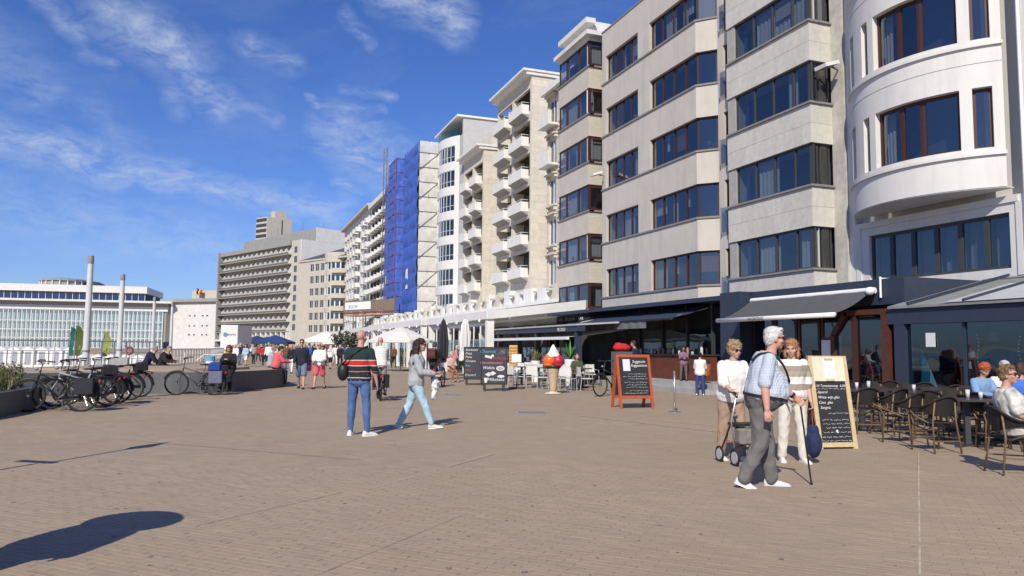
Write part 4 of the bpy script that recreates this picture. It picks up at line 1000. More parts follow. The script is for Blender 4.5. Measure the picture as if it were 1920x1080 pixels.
mb = MB(); Ft.box(mb, 0, Lt, -.6, 2.2, z0h + NF * fh - .2, 33.4); mb.build('parapet', FARG, Hh)
mb = MB(); Ft.box(mb, -1, Lt, -1.4, 2.15, 3.0, 3.6); mb.build('canopy', FARW, Hh)
for b_ in range(NB + 1):
    mb = MB(); Ft.box(mb, b_ * bw - .35, b_ * bw + .35, -1.0, .2, 0 if b_ % 2 else 3.6, z0h - .25); mb.build('pillar', FARW, Hh)
for k, (u, v_) in enumerate(((4, 6), (10, 9), (22, 7), (30, 9), (2, 12))): MB().cyl(Ft.p(u, v_, 37.3), Ft.p(u, v_, 40.5), .12, n=5).build('roof_aerial', STEEL, Hh)

# --- tower behind
tA, tB, tC = atd(472, 648, 424), atd(493, 648, 418), atd(540, 648, 428)
T_ = building('distant_tower', 'tall pale tower block rising behind the grey concrete hotel', 'building', tB.x, tB.y)
Ff, Lf = between((tB.x, tB.y), (tA.x, tA.y)); Fe2, Le = between((tC.x, tC.y), (tB.x, tB.y))
back = Ff.p(Lf, 9, 0); backC = Fe2.p(0, 9, 0)
MB().prism([(tB.x, tB.y), (tC.x, tC.y), (backC.x, backC.y), (back.x, back.y), (tA.x, tA.y)], 0, 73.5).build('shaft', FARB, T_)
MB().prism([(p.x, p.y) for p in (Fe2.p(3, .5, 0), Fe2.p(3, 6, 0), Fe2.p(10, 6, 0), Fe2.p(10, .5, 0))], 73.5, 77.5).build('lift_housing', FARB, T_)
mb = MB(); Fe2.box(mb, Le * .38, Le * .42, -.12, .1, 20, 72.5); mb.build('joint_strip', DARKR, T_)
for k in range(11):
    z_ = 40 + 3 * k; mb = MB(); Ff.box(mb, .5, Lf - .3, -.12, .1, z_ + 1.1, z_ + 2.9); mb.build('window_band', DARKR, T_)

# --- casino: long glazed hall
CRt, CLf = atd(303, 648, 342), atd(-260, 648, 312)
Q_ = building('glazed_hall', 'long low glazed hall with white frame and blue window band across the beach', 'building', CRt.x, CRt.y)
Fc2, Lq = between((CRt.x, CRt.y), (CLf.x, CLf.y)); DD = 335
mb = MB(); Fc2.box(mb, 0, Lq, 1.2, 40, -1, 19); mb.build('hall_wall', mat('hall wall in sky reflection tone', (.60, .66, .66), .8, .25, .25), Q_)  # pale cyan wall colour stands in for sky reflected by the glazing
mb = MB(); Fc2.box(mb, -2, Lq, -.5, 42, 16.6, 18.6); Fc2.box(mb, -4, Lq, -3.5, 42, 20.2, 21.1); mb.build('white_fascia', FARW, Q_)
mb = MB(); Fc2.box(mb, -2, Lq, .5, 42, 18.6, 20.2); mb.build('eaves_band', FARB, Q_)
mb = MB(); Fc2.box(mb, 8, Lq, 2, 38, 21.1, 24.6); mb.build('upper_storey', DARKR, Q_)
mb = MB(); Fc2.box(mb, 7, Lq, -.5, 40, 24.6, 27.6); mb.build('upper_fascia', FARW, Q_)
nb = int(Lq / 1.75); mul = MB().box(-.28, .22, -.16, .16, 1.4, 16.6).mesh('mullion'); rzq = math.atan2(-Fc2.a.x, Fc2.a.y)
HG = glass_mat('hall glass', (.80, .90, .92), 2.3); BG = glass_mat('blue tinted glass', (.08, .16, .42), 2.2)
pnl = MB().quad((0, 1.6, 1.4), (0, .1, 1.4), (0, .1, 11.6), (0, 1.6, 11.6)).mesh('pane'); pnu = MB().quad((0, 1.6, 12), (0, .1, 12), (0, .1, 16.6), (0, 1.6, 16.6)).mesh('pane')
for k in range(nb):
    L0 = Fc2.p(k * 1.75, 0, 0)
    obj('mullion', mul, FARW, Q_, L0, (0, 0, rzq)); obj('pane', pnl, HG, Q_, L0, (0, 0, rzq)); obj('pane', pnu, HG, Q_, L0, (0, 0, rzq))
for z_ in (4.4, 8.0, 11.8): mb = MB(); Fc2.box(mb, 0, Lq, -.15, .2, z_ - .14, z_ + .14); mb.build('transom', FARW, Q_)
up = MB().quad((0, 2.5, 21.3), (0, .15, 21.3), (.6, .15, 24.5), (.6, 2.5, 24.5)).mesh('blue_pane'); um = MB().box(-.1, .15, -.09, .09, 21.1, 24.6).mesh('mullion')
for k in range(3, int(Lq / 2.65)):
    L0 = Fc2.p(k * 2.65, .8, 0); obj('blue_pane', up, BG, Q_, L0, (0, 0, rzq)); obj('mullion', um, FARW, Q_, L0, (0, 0, rzq))
rc = Fc2.p(Lq * .40, 18, 0)
mb = MB(); mb.lathe([(9.5, 27.6), (9.5, 30.2), (10.2, 30.2), (10.2, 30.8), (8, 31.4), (2, 32)], (rc.x, rc.y, 0), 20); mb.build('rotunda', FARG, Q_)
for k in range(20):
    a = 2 * math.pi * k / 20; MB().cyl((rc.x + 9.8 * math.cos(a), rc.y + 9.8 * math.sin(a), 27.6), (rc.x + 9.8 * math.cos(a), rc.y + 9.8 * math.sin(a), 30.2), .28, n=5).build('rotunda_column', FARW, Q_)
r2 = Fc2.p(Lq * .30, 18, 0); mb = MB(); mb.ell((r2.x, r2.y, 27.6), (6.5, 4, 3.2), n=12, m=6); mb.build('roof_plant', DARKR, Q_, smooth=True)
# stone block at its right
sA, sB = atd(408, 648, 335), atd(318, 648, 345)
N_ = building('stone_hall_block', 'blank white stone block at the right end of the glazed hall', 'building', sB.x, sB.y)
Fn, Ln = between((sA.x, sA.y), (sB.x, sB.y))
MB().prism([(p.x, p.y) for p in (Fn.p(0, 0, 0), Fn.p(0, 30, 0), Fn.p(Ln, 30, 0), Fn.p(Ln, 0, 0))], -1, 21.0).build('block', mat('white stone blocks', (.62, .615, .59), .8, .12, .6, dirt=.1), N_)
mb = MB(); Fn.box(mb, -1, Ln + 4, -1.5, 30, 21.0, 22.4); mb.build('eaves', FARG, N_)
mb = MB(); Fn.box(mb, 0, Ln - 8, 4, 30, 22.4, 26.5); mb.build('upper_block', FARB, N_)
for i, u in enumerate((6, 8.6, 13.2, 16)):
    for zz in (6, 10, 14.5): mb = MB(); Fn.box(mb, u, u + .9, -.08, .05, zz, zz + .6); mb.build('vent_slot', DARKR, N_)
mb = MB(); Fn.box(mb, Ln - .2, Ln + 3, -3, 18, 3, 19); mb.build('grey_return', FARG, N_)  # return wall in plain grey concrete
for u, cols_ in ((15, ((.02, .02, .02), (.55, .40, .02), (.42, .03, .03))),):
    t = thing('flag', 'black yellow and red flag on the roof of the stone block', 'flag', Fn.p(u, 2, 22.4), math.atan2(-Fn.a.x, Fn.a.y))
    MB().cyl((0, 0, 0), (0, 0, 5.2), .08, n=6).build('pole', STEEL, t)
    for q, c_ in enumerate(cols_):
        m = MB(); n = 8
        m.add([(.3 * math.sin(i * 1.1), -q * 1.5 - 1.5 * 0 - .1 - 1.5 * 0, 0) for i in range(0)], [])
        m.add([(.35 * math.sin(j * .8 + q), -.1 - q * 1.05 - 1.05 * s_, 5.0 - 2.7 * j / n - .3 * q - .3 * s_) for s_ in (0, 1) for j in range(n + 1)], [(j, j + 1, n + 2 + j, n + 1 + j) for j in range(n)]); m.build('stripe', CLOTH, t, color=c_)
# ================================================================== restaurant terraces along the house fronts
NAVY = mat('navy painted steel', (.030, .042, .070), .5, .12, 4)
NAVYF = mat('navy awning fabric', (.030, .040, .075), .85, .12, 3)
GREYF = mat('grey awning fabric', (.085, .088, .095), .9, .12, 3)
PALEF = mat('pale grey roof fabric', (.42, .43, .44), .85, .1, 2, dirt=.15)
LEAD = mat('weathered roof sheet', (.24, .245, .25), .6, .25, 2, dirt=.3)
WOODR = mat('red brown timber', (.085, .030, .020), .5, .25, 6)
COUNTER = mat('brown counter panel', (.13, .040, .022), .55, .25, 3)
PAPER = mat('printed paper', (.66, .68, .70), .8, .08, 30)
DARKG = mat('anthracite steel', (.045, .047, .05), .5, .15, 4)
ROOMB = mat('dim restaurant wall', (.11, .112, .12), .8, .5, 1.2)
# ---- glazed pavilion at the right
Pv = building('glazed_terrace', 'dark blue glazed restaurant terrace in front of the white bow front house', 'terrace', 15.5, 10)
Fp = Fr((15.5, 3.0), (0, 1)); Fps = Fr((19.0, 14.4), (-1, 0))
mb = MB(); Fp.box(mb, 0, 11.4, 0, .25, 2.18, 2.55); mb.build('beam', NAVY, Pv)
mb = MB(); Fp.box(mb, 11.1, 11.4, .005, .3, 0, 2.18); mb.build('corner_post', NAVY, Pv)
mb = MB(); Fp.box(mb, 0, 11.1, .05, .2, 0, .55); Fps.box(mb, 0, 3.2, .05, .2, 0, .55); mb.build('base_panel', NAVY, Pv)
for k in range(7):
    a = k * 1.585; mb = MB(); Fp.box(mb, a, a + .07, .08, .18, .55, 2.18); mb.build('mullion', NAVY, Pv)
    MB().quad(Fp.p(a + .07, .12, .55), Fp.p(a + 1.585, .12, .55), Fp.p(a + 1.585, .12, 2.18), Fp.p(a + .07, .12, 2.18)).build('pane', GLASS_T, Pv)
MB().quad(Fps.p(0, .1, .55), Fps.p(3.2, .1, .55), Fps.p(3.2, .1, 2.2), Fps.p(0, .1, 2.2)).build('pane', GLASS_T, Pv)
mb = MB(); Fps.box(mb, 0, 3.5, .0, .2, 2.18, 2.55); mb.build('side_beam', NAVY, Pv)
MB().add([(15.42, 14.5, 2.56), (15.42, 3, 2.56), (18.98, 3, 3.42), (18.98, 14.5, 3.42), (15.42, 14.5, 2.62), (15.42, 3, 2.62), (18.98, 3, 3.48), (18.98, 14.5, 3.48)], [(0, 1, 2, 3), (4, 7, 6, 5), (0, 4, 5, 1), (0, 3, 7, 4)]).build('roof', LEAD, Pv)
MB().add([(15.40, 12.9, 2.64), (15.40, 3, 2.64), (17.6, 3, 3.17), (17.6, 12.9, 3.17)], [(0, 3, 2, 1)]).build('roof_awning', PALEF, Pv)
mb = MB()
for k in range(8): y_ = 3.4 + k * 1.5; mb.bar((15.42, y_, 2.67), (18.95, y_, 3.52), .06, .06)
o = mb.build('roof_ribs', NAVY, Pv)
MB().box(18.5, 18.98, 3, 14.3, 0, 3.4).build('room_wall', ROOMB, Pv)
MB().box(15.7, 18.9, 3, 14.2, .01, .04).build('terrace_floor', mat('dark floor', (.06, .055, .05), .6), Pv)
MB().box(15.58, 15.6, 13.3, 13.55, 1.62, 1.95).build('menu_sheet', PAPER, Pv)
TEAL = mat('teal sail cloth', (.02, .25, .30), .8)
sail = thing('sail_ornament', 'teal and white sail shaped ornament behind the terrace glass', 'ornament', (15.75, 13.75, .55))
MB().add([(0, -.3, 0), (0, .12, 0), (.02, .08, 1.0), (.05, -.3, 0), (.05, .12, 0), (.05, .08, 1.0)], [(0, 2, 1), (3, 4, 5), (0, 3, 5, 2), (1, 2, 5, 4)]).build('sail', TEAL, sail)
MB().add([(-.03, -.42, 0), (-.03, -.12, 0), (-.03, -.18, .55)], [(0, 2, 1)]).build('jib', WHITEM, sail)
BULB = mat('fairy light bulb', (.75, .75, .68), .3)
for k, (y_, zlen) in enumerate(((12.3, 1.2), (11.35, 1.1), (10.35, .9), (9.3, 1.15), (8.2, .8))):
    t = thing('fairy_light_string', 'string of fairy lights hanging behind the terrace glass, number %s from the corner post' % ('one', 'two', 'three', 'four', 'five')[k], 'string light', (15.72, y_, 2.15), group='fairy lights in the glazed terrace')
    pts = [(0.01 * math.sin(q), .03 * math.sin(q * .9 + k), -zlen * q / 14) for q in range(15)]
    MB().tube(pts, .004, 4).build('wire', BLACK, t)
    for q in range(1, 15): MB().ell((pts[q][0] - .012, pts[q][1] + .01, pts[q][2]), (.011, .011, .013), n=6, m=4).build('bulb', BULB, t)

# ---- restaurant with grey awning
Er = building('awning_restaurant', 'dark restaurant front with timber vestibule and navy corner pillar under a grey awning', 'restaurant', 16, 18)
Fz2 = Fr((16.0, 14.45), (0, 1))
mb = MB(); mb.box(15.55, 19, 20.55, 21.6, 0, 3.42); mb.build('corner_pillar', NAVY, Er)
mb = MB(); mb.box(15.95, 19, 14.45, 20.55, 2.72, 3.40); mb.build('fascia', NAVY, Er)
mb = MB(); mb.box(18.3, 18.9, 14.45, 20.55, 0, 2.72); mb.build('room_wall', ROOMB, Er)
mb = MB(); Fz2.box(mb, 2.1, 6.1, 0, .12, 0, .5); mb.build('base_panel', WOODR, Er)
for a, b_ in ((2.15, 3.0), (3.05, 3.95), (4.0, 5.0), (5.05, 6.05)): window(Er, Fz2, a, b_, .5, 2.7, [], DBROWN, v=.02, fw=.09, curtain=0, glass=GLASS_T)
# timber vestibule
mb = MB(); mb.bar((15.6, 16.5, 0), (15.6, 16.5, 1.95), .14, .14, (1, 0, 0)); mb.bar((15.6, 16.5, 1.93), (15.6, 16.0, 2.55), .14, .14, (1, 0, 0)); mb.bar((15.6, 16.05, 2.52), (15.6, 14.65, 2.52), .14, .14, (1, 0, 0)); mb.build('vestibule_frame', WOODR, Er)
MB().bar((15.6, 14.7, 0), (15.6, 14.7, 2.45), .20, .20, (1, 0, 0)).build('vestibule_post', WOODR, Er)
MB().bar((15.62, 15.75, 0), (15.62, 15.75, 2.45), .14, .16, (1, 0, 0)).build('vestibule_mullion', DBROWN, Er)
for a, b_ in ((14.8, 15.67), (15.83, 16.43)): MB().quad((15.62, b_, .4), (15.62, a, .4), (15.62, a, 2.44), (15.62, b_, 1.95 if b_ > 16 else 2.44)).build('pane', GLASS_T, Er)
MB().box(15.56, 15.7, 14.8, 16.45, 0, .4).build('vestibule_base', WOODR, Er)
for y_, z_, h_ in ((20.9, 1.35, .52), (20.9, .85, .42), (16.72, 1.3, .5), (16.72, .85, .40)): MB().box(15.50, 15.53, y_ - .16, y_ + .16, z_, z_ + h_).build('menu_sheet', PAPER, Er)
MB().box(15.53, 15.55, 20.66, 21.12, .78, 1.95).build('menu_case', DARKG, Er)
MB().box(15.535, 15.56, 16.52, 16.92, .78, 1.88).build('menu_case', WOODR, Er)
aw = building('grey_awning', 'grey folding arm awning with white front bar over the restaurant door', 'awning', 15.8, 17.8)
ay0, ay1 = 15.3, 20.3
def awning_sheet(x0, z0, x1, z1, y0, y1, sag=.05, n=8, m=20):
    mb = MB()
    for i in range(n + 1):
        u = i / n
        for j in range(m + 1): mb.v.append((x0 + (x1 - x0) * u, y0 + (y1 - y0) * j / m, z0 + (z1 - z0) * u - sag * math.sin(math.pi * u) + .008 * math.sin(j * 1.9)))
    mb.f = [(i * (m + 1) + j, i * (m + 1) + j + 1, (i + 1) * (m + 1) + j + 1, (i + 1) * (m + 1) + j) for i in range(n) for j in range(m)]
    return mb
awning_sheet(15.82, 3.12, 14.52, 2.46, ay0 + .05, ay1 - .05, .09).build('fabric', GREYF, aw, smooth=True)
MB().cyl((15.85, ay0, 3.10), (15.85, ay1, 3.10), .085, n=12).build('roller', WHITEM, aw, smooth=False)
MB().cyl((14.5, ay0, 2.43), (14.5, ay1, 2.43), .065, n=14).build('front_bar', WHITEM, aw, smooth=True)
for y_ in (ay0 + .6, ay1 - .6):
    MB().tube([(15.8, y_, 2.95), (15.2, y_ + .55 * (1 if y_ < 17 else -1), 2.66), (14.55, y_, 2.43)], .028, 6).build('folding_arm', DARKG, aw)
lettering('VALENTINO', .13, BLACK, aw, (14.432, 18.35, 2.385), rad(-90), color=None, ext=.001)
mb = MB(); mb.cyl((15.9, ay0 - .15, 2.9), (15.9, ay0 - .15, 3.45), .03); mb.cyl((15.9, ay0 - .15, 3.4), (17.2, ay0 - .35, 3.42), .022); mb.ell((15.72, ay0 + .02, 3.08), (.14, .12, .11)); mb.build('bracket', WHITEM, aw)

# ---- ice cream counter with navy awning
Ic = building('counter_kiosk', 'open snack counter with brown front and grey steps under a navy awning', 'counter', 16.3, 26)
MB().box(14.75, 19, 21.62, 29.6, 0, .17).build('step', CONC, Ic)
MB().box(15.25, 19, 21.64, 29.4, .171, .35).build('step', CONC, Ic)
MB().box(16.2, 16.9, 23.7, 29.2, .351, 1.28).build('counter', COUNTER, Ic)
MB().box(16.12, 16.98, 23.65, 29.25, 1.28, 1.33).build('counter_top', DARKG, Ic)
MB().box(18.6, 18.9, 21.7, 37.8, .36, 3.3).build('room_wall', ROOMB, Ic)
MB().box(16.1, 18.6, 21.62, 21.72, .36, 3.3).build('party_wall', NAVY, Ic)
MB().box(16.0, 18.98, 21.62, 37.6, 3.24, 3.40).build('ceiling', NAVY, Ic)
for k, y_ in enumerate((23.75, 25.4, 27.2, 29.1)): MB().box(16.75, 16.87, y_, y_ + .1, 1.33, 3.24).build('counter_post', DARKG, Ic)
for y_ in (23.85, 25.5, 27.3): MB().quad((16.8, y_ + 1.5, 1.35), (16.8, y_, 1.35), (16.8, y_, 2.3), (16.8, y_ + 1.5, 2.3)).build('sneeze_glass', GLASS_T, Ic)
rr = random.Random(2)
for k in range(12):
    y_ = 24.0 + k * .42; h_ = rr.uniform(.1, .32)
    t = thing('counter_jar', 'small jar standing on the brown counter, %s from the steps end' % ('first', 'second', 'third', 'fourth', 'fifth', 'sixth', 'seventh', 'eighth', 'ninth', 'tenth', 'eleventh', 'twelfth')[k], 'jar', (16.35 + rr.uniform(-.1, .1), y_, 1.33), group='jars on the snack counter')
    MB().lathe([(.05, 0), (.055, h_ * .7), (.03, h_ * .85)], n=8).build('jar', PAINT, t, color=rr.choice(((.6, .6, .58), (.35, .5, .5), (.55, .2, .1), (.7, .68, .6)))); MB().lathe([(.035, h_ * .85), (.035, h_)], n=8).build('lid', PAINT, t, color=(.25, .25, .25))
na = building('navy_awning', 'long navy awning with hanging valance over the snack counter', 'awning', 17, 28)
awning_sheet(17.1, 3.30, 15.2, 2.68, 24.1, 33.2, .10).build('fabric', NAVYF, na, smooth=True)
awning_sheet(16.9, 3.42, 16.2, 3.18, 24.1, 33.2, .01).build('upper_fabric', NAVYF, na, smooth=True)
MB().cyl((15.2, 24.1, 2.66), (15.2, 33.2, 2.66), .06, n=10).build('front_bar', NAVY, na)
MB().box(17.0, 17.3, 24.0, 33.3, 3.15, 3.38).build('cassette', NAVY, na)
mb = MB(); n = 40; mb.add([(15.2 + .02 * math.sin(i * 1.7), 25.9 + 7.2 * i / n, 2.62) for i in range(n + 1)] + [(15.2 + .03 * math.sin(i * 1.7 + .5), 25.9 + 7.2 * i / n, 2.33) for i in range(n + 1)], [(i, i + 1, n + 2 + i, n + 1 + i) for i in range(n)]); mb.build('valance', mat('clear grey valance', (.17, .17, .18), .4, .15, 6), na, smooth=True)
for y_, s_ in ((31.7, '1'), (31.2, '1'), (28.6, '8')): lettering(s_, .22, mat('red print', (.45, .05, .04), .7), na, (15.165, y_, 2.36), rad(-90))
MB().tube([(17, 24.4, 3.1), (16.1, 24.7, 2.85), (15.25, 24.3, 2.64)], .03, 6).build('folding_arm', WHITEM, na)
MB().tube([(17, 32.9, 3.1), (16.1, 32.4, 2.85), (15.25, 32.9, 2.64)], .03, 6).build('folding_arm', WHITEM, na)

# ---- dark steel pergola with grey roof
Pg = building('steel_pergola', 'dark steel pergola terrace with pale sloping roof beyond the snack counter', 'pergola', 13.4, 33)
for y_ in (28.2, 32.6, 35.0, 37.8): MB().box(13.3, 13.55, y_, y_ + .2, 0, 2.22).build('post', NAVY if y_ < 30 else DARKG, Pg)
MB().box(13.25, 13.6, 28.0, 38.2, 2.22, 2.43).build('front_beam', NAVY, Pg)
for y_, s_ in ((29.4, 'bar'), ): lettering('PICCOLO', .2, WHITEM, Pg, (13.24, 29.6, 2.25), rad(-90))
MB().add([(13.2, 28.0, 2.45), (13.2, 38.3, 2.45), (18.4, 38.3, 2.80), (18.4, 28.0, 2.80), (13.2, 28.0, 2.52), (13.2, 38.3, 2.52), (18.4, 38.3, 2.87), (18.4, 28.0, 2.87)], [(3, 2, 1, 0), (4, 5, 6, 7), (0, 1, 5, 4), (0, 4, 7, 3)]).build('roof', PALEF, Pg)
awning_sheet(15.8, 2.35, 13.0, 1.98, 28.4, 37.6, .04).build('sun_sail', WHITEFAB, Pg, smooth=True)
MB().box(12.95, 13.06, 28.4, 37.6, 1.88, 2.0).build('sail_bar', WHITEM, Pg)
for k in range(6):
    y_ = 28.6 + 1.55 * k; MB().quad((13.45, y_ + 1.45, .1), (13.45, y_, .1), (13.45, y_, 1.55), (13.45, y_ + 1.45, 1.55)).build('wind_screen', GLASS_T, Pg)

# ---- white terrace roofs
for q, (y0, y1, xf, lab) in enumerate(((38.4, 51.5, 12.9, 'white awning terrace with square posts behind the menu boards'), (52, 66, 12.6, 'second white awning terrace further along, beyond the closed black parasol'), (66.5, 96, 12.6, 'long white awning terrace below the blue scaffold'))):
    W_ = building('white_terrace', lab, 'terrace', xf, (y0 + y1) / 2)
    awning_sheet(19.0, 4.25, xf, 3.45, y0, y1, .12, m=30).build('roof_fabric', WHITEFAB, W_, smooth=True)
    awning_sheet(18.8, 3.55, xf + .3, 2.85, y0 + .2, y1 - .2, .08, m=30).build('inner_awning', WHITEFAB, W_, smooth=True)
    MB().box(xf - .06, xf + .1, y0, y1, 3.05, 3.47).build('fascia', WHITEB, W_)
    MB().box(xf + .25, xf + .38, y0 + .2, y1 - .2, 2.72, 2.86).build('awning_bar', WHITEM, W_)
    MB().add([(xf, y0 - .03, 3.05), (19, y0 - .03, 3.75), (19, y0 - .03, 4.28), (xf, y0 - .03, 3.48), (xf, y0, 3.05), (19, y0, 3.75), (19, y0, 4.28), (xf, y0, 3.48)], [(0, 1, 2, 3), (7, 6, 5, 4), (0, 4, 5, 1)]).build('end_valance', WHITEFAB, W_)
    n = int((y1 - y0) / 4.3)
    for k in range(n + 1):
        y_ = y0 + .1 + (y1 - y0 - .6) * k / n; MB().box(xf, xf + .38, y_, y_ + .38, 0, 3.05).build('post', WHITEB, W_)
        if k < n:
            for j in range(3):
                g0 = y_ + .5 + j * (y1 - y0 - .6) / n / 3.4; MB().box(xf + .15, xf + .22, g0, g0 + .06, 0, 2.72).build('mullion', WFRAME, W_)
            MB().quad((xf + .18, y_ + 4.2, .3), (xf + .18, y_ + .4, .3), (xf + .18, y_ + .4, 2.0), (xf + .18, y_ + 4.2, 2.0)).build('wind_screen', GLASS_T, W_)
    MB().box(xf + 3.5, xf + 3.6, y0 + .2, y1 - .2, 0, 2.75).build('dark_interior', ROOMB, W_)
    for k in range(5):
        y_ = y0 + 1.2 + k * (y1 - y0 - 2) / 5; MB().ell((xf - .1, y_, 2.98), (.07, .07, .09), n=8, m=5).build('globe_lamp', WHITEM, W_)

# ================================================================== left side: poles, railing, beach
POLE = mat('pale lamp column', (.56, .58, .58), .45, .08, 2, dirt=.1)
CAP = mat('column lamp head', (.24, .22, .22), .5)
poles = [(162, 35), (224, 44), (286, 65), (320, 74)]
plabels = ['tallest pale lamp column standing behind the parked bicycles', 'second tallest pale lamp column on a grey plinth', 'thin pale lamp column behind the seated people in dark coats', 'farthest pale lamp column in front of the stone block']
for k, (px_, D) in enumerate(poles):
    p = atd(px_, 648, D); t = thing('lamp_column', plabels[k], 'lamp column', (p.x, p.y, 0), group='lamp columns along the seaside')
    me = MB().lathe([(.15, 0), (.15, 1.2), (.138, 3.2), (.122, 5.25)], n=18).mesh('shaft'); smooth_by_angle(me); obj('shaft', me, POLE, t)
    me = MB().lathe([(.132, 5.25), (.132, 5.55), (.11, 5.62)], n=18).mesh('lamp_head'); smooth_by_angle(me); obj('lamp_head', me, CAP, t)
    MB().lathe([(.152, 1.15), (.156, 1.17), (.156, 1.23), (.152, 1.25)], n=18).build('collar', CAP, t); MB().box(-.04, .04, -.158, -.12, .5, .8).build('access_hatch', CAP, t)
    if k == 1: MB().box(-.5, .5, -.4, .4, .0, .78).build('plinth', CONC, t)
def railing(pts, label, h=1.15, posts=1.1, mesh=True):
    t = building('railing', label, 'railing', pts[0][0], pts[0][1])
    for (x0, y0), (x1, y1) in zip(pts, pts[1:]):
        L_ = math.dist((x0, y0), (x1, y1)); n = max(1, round(L_ / posts)); a, b_ = Vector((x0, y0, 0)), Vector((x1, y1, 0))
        MB().tube([a + Vector((0, 0, h)), b_ + Vector((0, 0, h))], .045, 6).build('top_rail', STEEL, t)
        if mesh: MB().tube([a + Vector((0, 0, h * .55)), b_ + Vector((0, 0, h * .55))], .02, 5).build('mid_rail', STEEL, t)
        for k in range(n + 1):
            p = a.lerp(b_, k / n); m = MB().cyl((p.x, p.y, 0), (p.x, p.y, h), .045, n=6); m.build('post', POLE, t)
railing([tuple(atd(-60, 648, 44)[:2]), tuple(atd(140, 648, 48)[:2]), tuple(atd(300, 648, 56)[:2])], 'tall grey metal seaside railing behind the planter', 1.72)
railing([tuple(atd(300, 648, 56.5)[:2]), tuple(atd(395, 648, 75)[:2]), tuple(atd(420, 648, 105)[:2])], 'lower grey metal railing between the lamp columns and the container', 1.2)
CABW = mat('white beach cabin', (.74, .74, .72), .7, .06, 2, dirt=.12)
for k in range(13):
    px_ = -30 + k * 25.5; p = atd(px_, 648, 78 + (k % 3) * .3); t = thing('beach_cabin', 'small white beach cabin, %s from the left in the row beyond the railing' % ('first', 'second', 'third', 'fourth', 'fifth', 'sixth', 'seventh', 'eighth', 'ninth', 'tenth', 'eleventh', 'twelfth', 'thirteenth')[k], 'beach cabin', (p.x, p.y, -1.2), facing(180), group='white beach cabins in a row')
    w_ = 1.25; h_ = 2.1 if k < 8 else 1.4
    MB().box(-w_ / 2, w_ / 2, 0, 1.6, 0, h_).build('body', CABW, t)
    MB().add([(-w_ / 2 - .08, -.1, h_), (w_ / 2 + .08, -.1, h_), (w_ / 2 + .08, 1.7, h_), (-w_ / 2 - .08, 1.7, h_), (0, -.1, h_ + .35), (0, 1.7, h_ + .35)], [(0, 1, 4), (1, 2, 5, 4), (2, 3, 5), (3, 0, 4, 5), (0, 3, 2, 1)]).build('roof', CABW, t)
    MB().box(-.3, .3, 1.6, 1.63, .05, h_ - .15).build('door', mat('grey cabin door', (.30, .32, .36), .7), t)
# white sand fences on the beach
wf = thing('beach_fence', 'long low white windbreak on the beach behind the railing', 'fence', atd(-80, 648, 62).to_2d().to_3d() - Vector((0, 0, 1.2)), 0)
for k in range(18):
    a, b_ = atd(-80 + 21 * k, 648, 62) - atd(-80, 648, 62), atd(-80 + 21 * (k + 1), 648, 62) - atd(-80, 648, 62)
    MB().bar((a.x, a.y, .5), (b_.x, b_.y, .5), .04, 1.0).build('canvas_panel', CABW, wf)
def feather_flag(px_, D, h, col, col2, label):
    p = atd(px_, 648, D); t = thing('feather_flag', label, 'flag', (p.x, p.y, 0), facing(180))
    pts = [(0, 0, 0), (0, 0, h * .75), (-.12, 0, h * .93), (-.38, 0, h)]; MB().tube(pts, .025, 5).build('mast', STEEL, t)
    n = 14; m = MB(); A, B = [], []
    for i in range(n + 1):
        u = i / n; z_ = h * (.22 + .76 * u); w_ = h * .24 * (math.sin(math.pi * (.18 + .62 * u))) ; wob = .10 * math.sin(u * 7)
        A.append((0 - .02 + (-.2 * max(0, u - .75)), wob * .4, z_)); B.append((-w_ + (.0), wob, z_ - .1 * u))
    m.add(A + B, [(i, i + 1, n + 2 + i, n + 1 + i) for i in range(n)]); m.build('banner', CLOTH, t, smooth=True, color=col)
    m = MB(); m.add([(x * .5 - .03, y - .015, z) for x, y, z in B[3:9]] + [(x * .92, y - .015, z) for x, y, z in B[3:9]], [(i, i + 1, 7 + i, 6 + i) for i in range(5)]); m.build('print', CLOTH, t, smooth=True, color=col2)
feather_flag(130, 58, 2.9, (.01, .10, .075), (.4, .4, .4), 'dark green feather flag with white print beside the first lamp column')
feather_flag(140, 57.5, 3.0, (.07, .09, .02), (.22, .19, .05), 'olive feather flag just right of the dark green one')
feather_flag(193, 60, 2.6, (.22, .27, .06), (.05, .10, .03), 'lime yellow feather flag between two lamp columns')
# white container on a yellow kiosk
p = atd(429, 648, 112); t = thing('shipping_container', 'white corrugated container with blue logo standing on a yellow kiosk', 'container', (p.x, p.y, 1.25), facing(180))
m = MB().box(-1.25, 1.25, -6, 0, 0, 3.3)
for k in range(14): m.box(-1.2 + k * .18, -1.12 + k * .18, 0, .05, .1, 3.2)
m.build('body', CABW, t)
MB().lathe([(.32, 0), (.32, .03)], n=16).build('logo_disc', mat('logo blue', (.05, .28, .50), .6), t, loc=(.55, .06, 1.9), rot=(rad(-90), 0, 0))
lettering('DEKIMO', .42, mat('dark print', (.06, .07, .09), .7), t, (-.25, .06, 1.75), rad(180))
p = atd(424, 648, 111.5); k_ = thing('yellow_kiosk', 'low yellow kiosk with white roof under the white container', 'kiosk', (p.x, p.y, 0), facing(180))
MB().box(-1.9, 1.9, -3, 0, 0, .95).build('body', mat('yellow panel', (.70, .55, .05), .6), k_); MB().box(-2.1, 2.1, -3.2, .2, .95, 1.24).build('roof', CABW, k_)
for x_ in (-1.2, 0, 1.2): MB().box(x_ - .03, x_ + .03, 0, .03, 0, .95).build('seam', DARKR, k_)
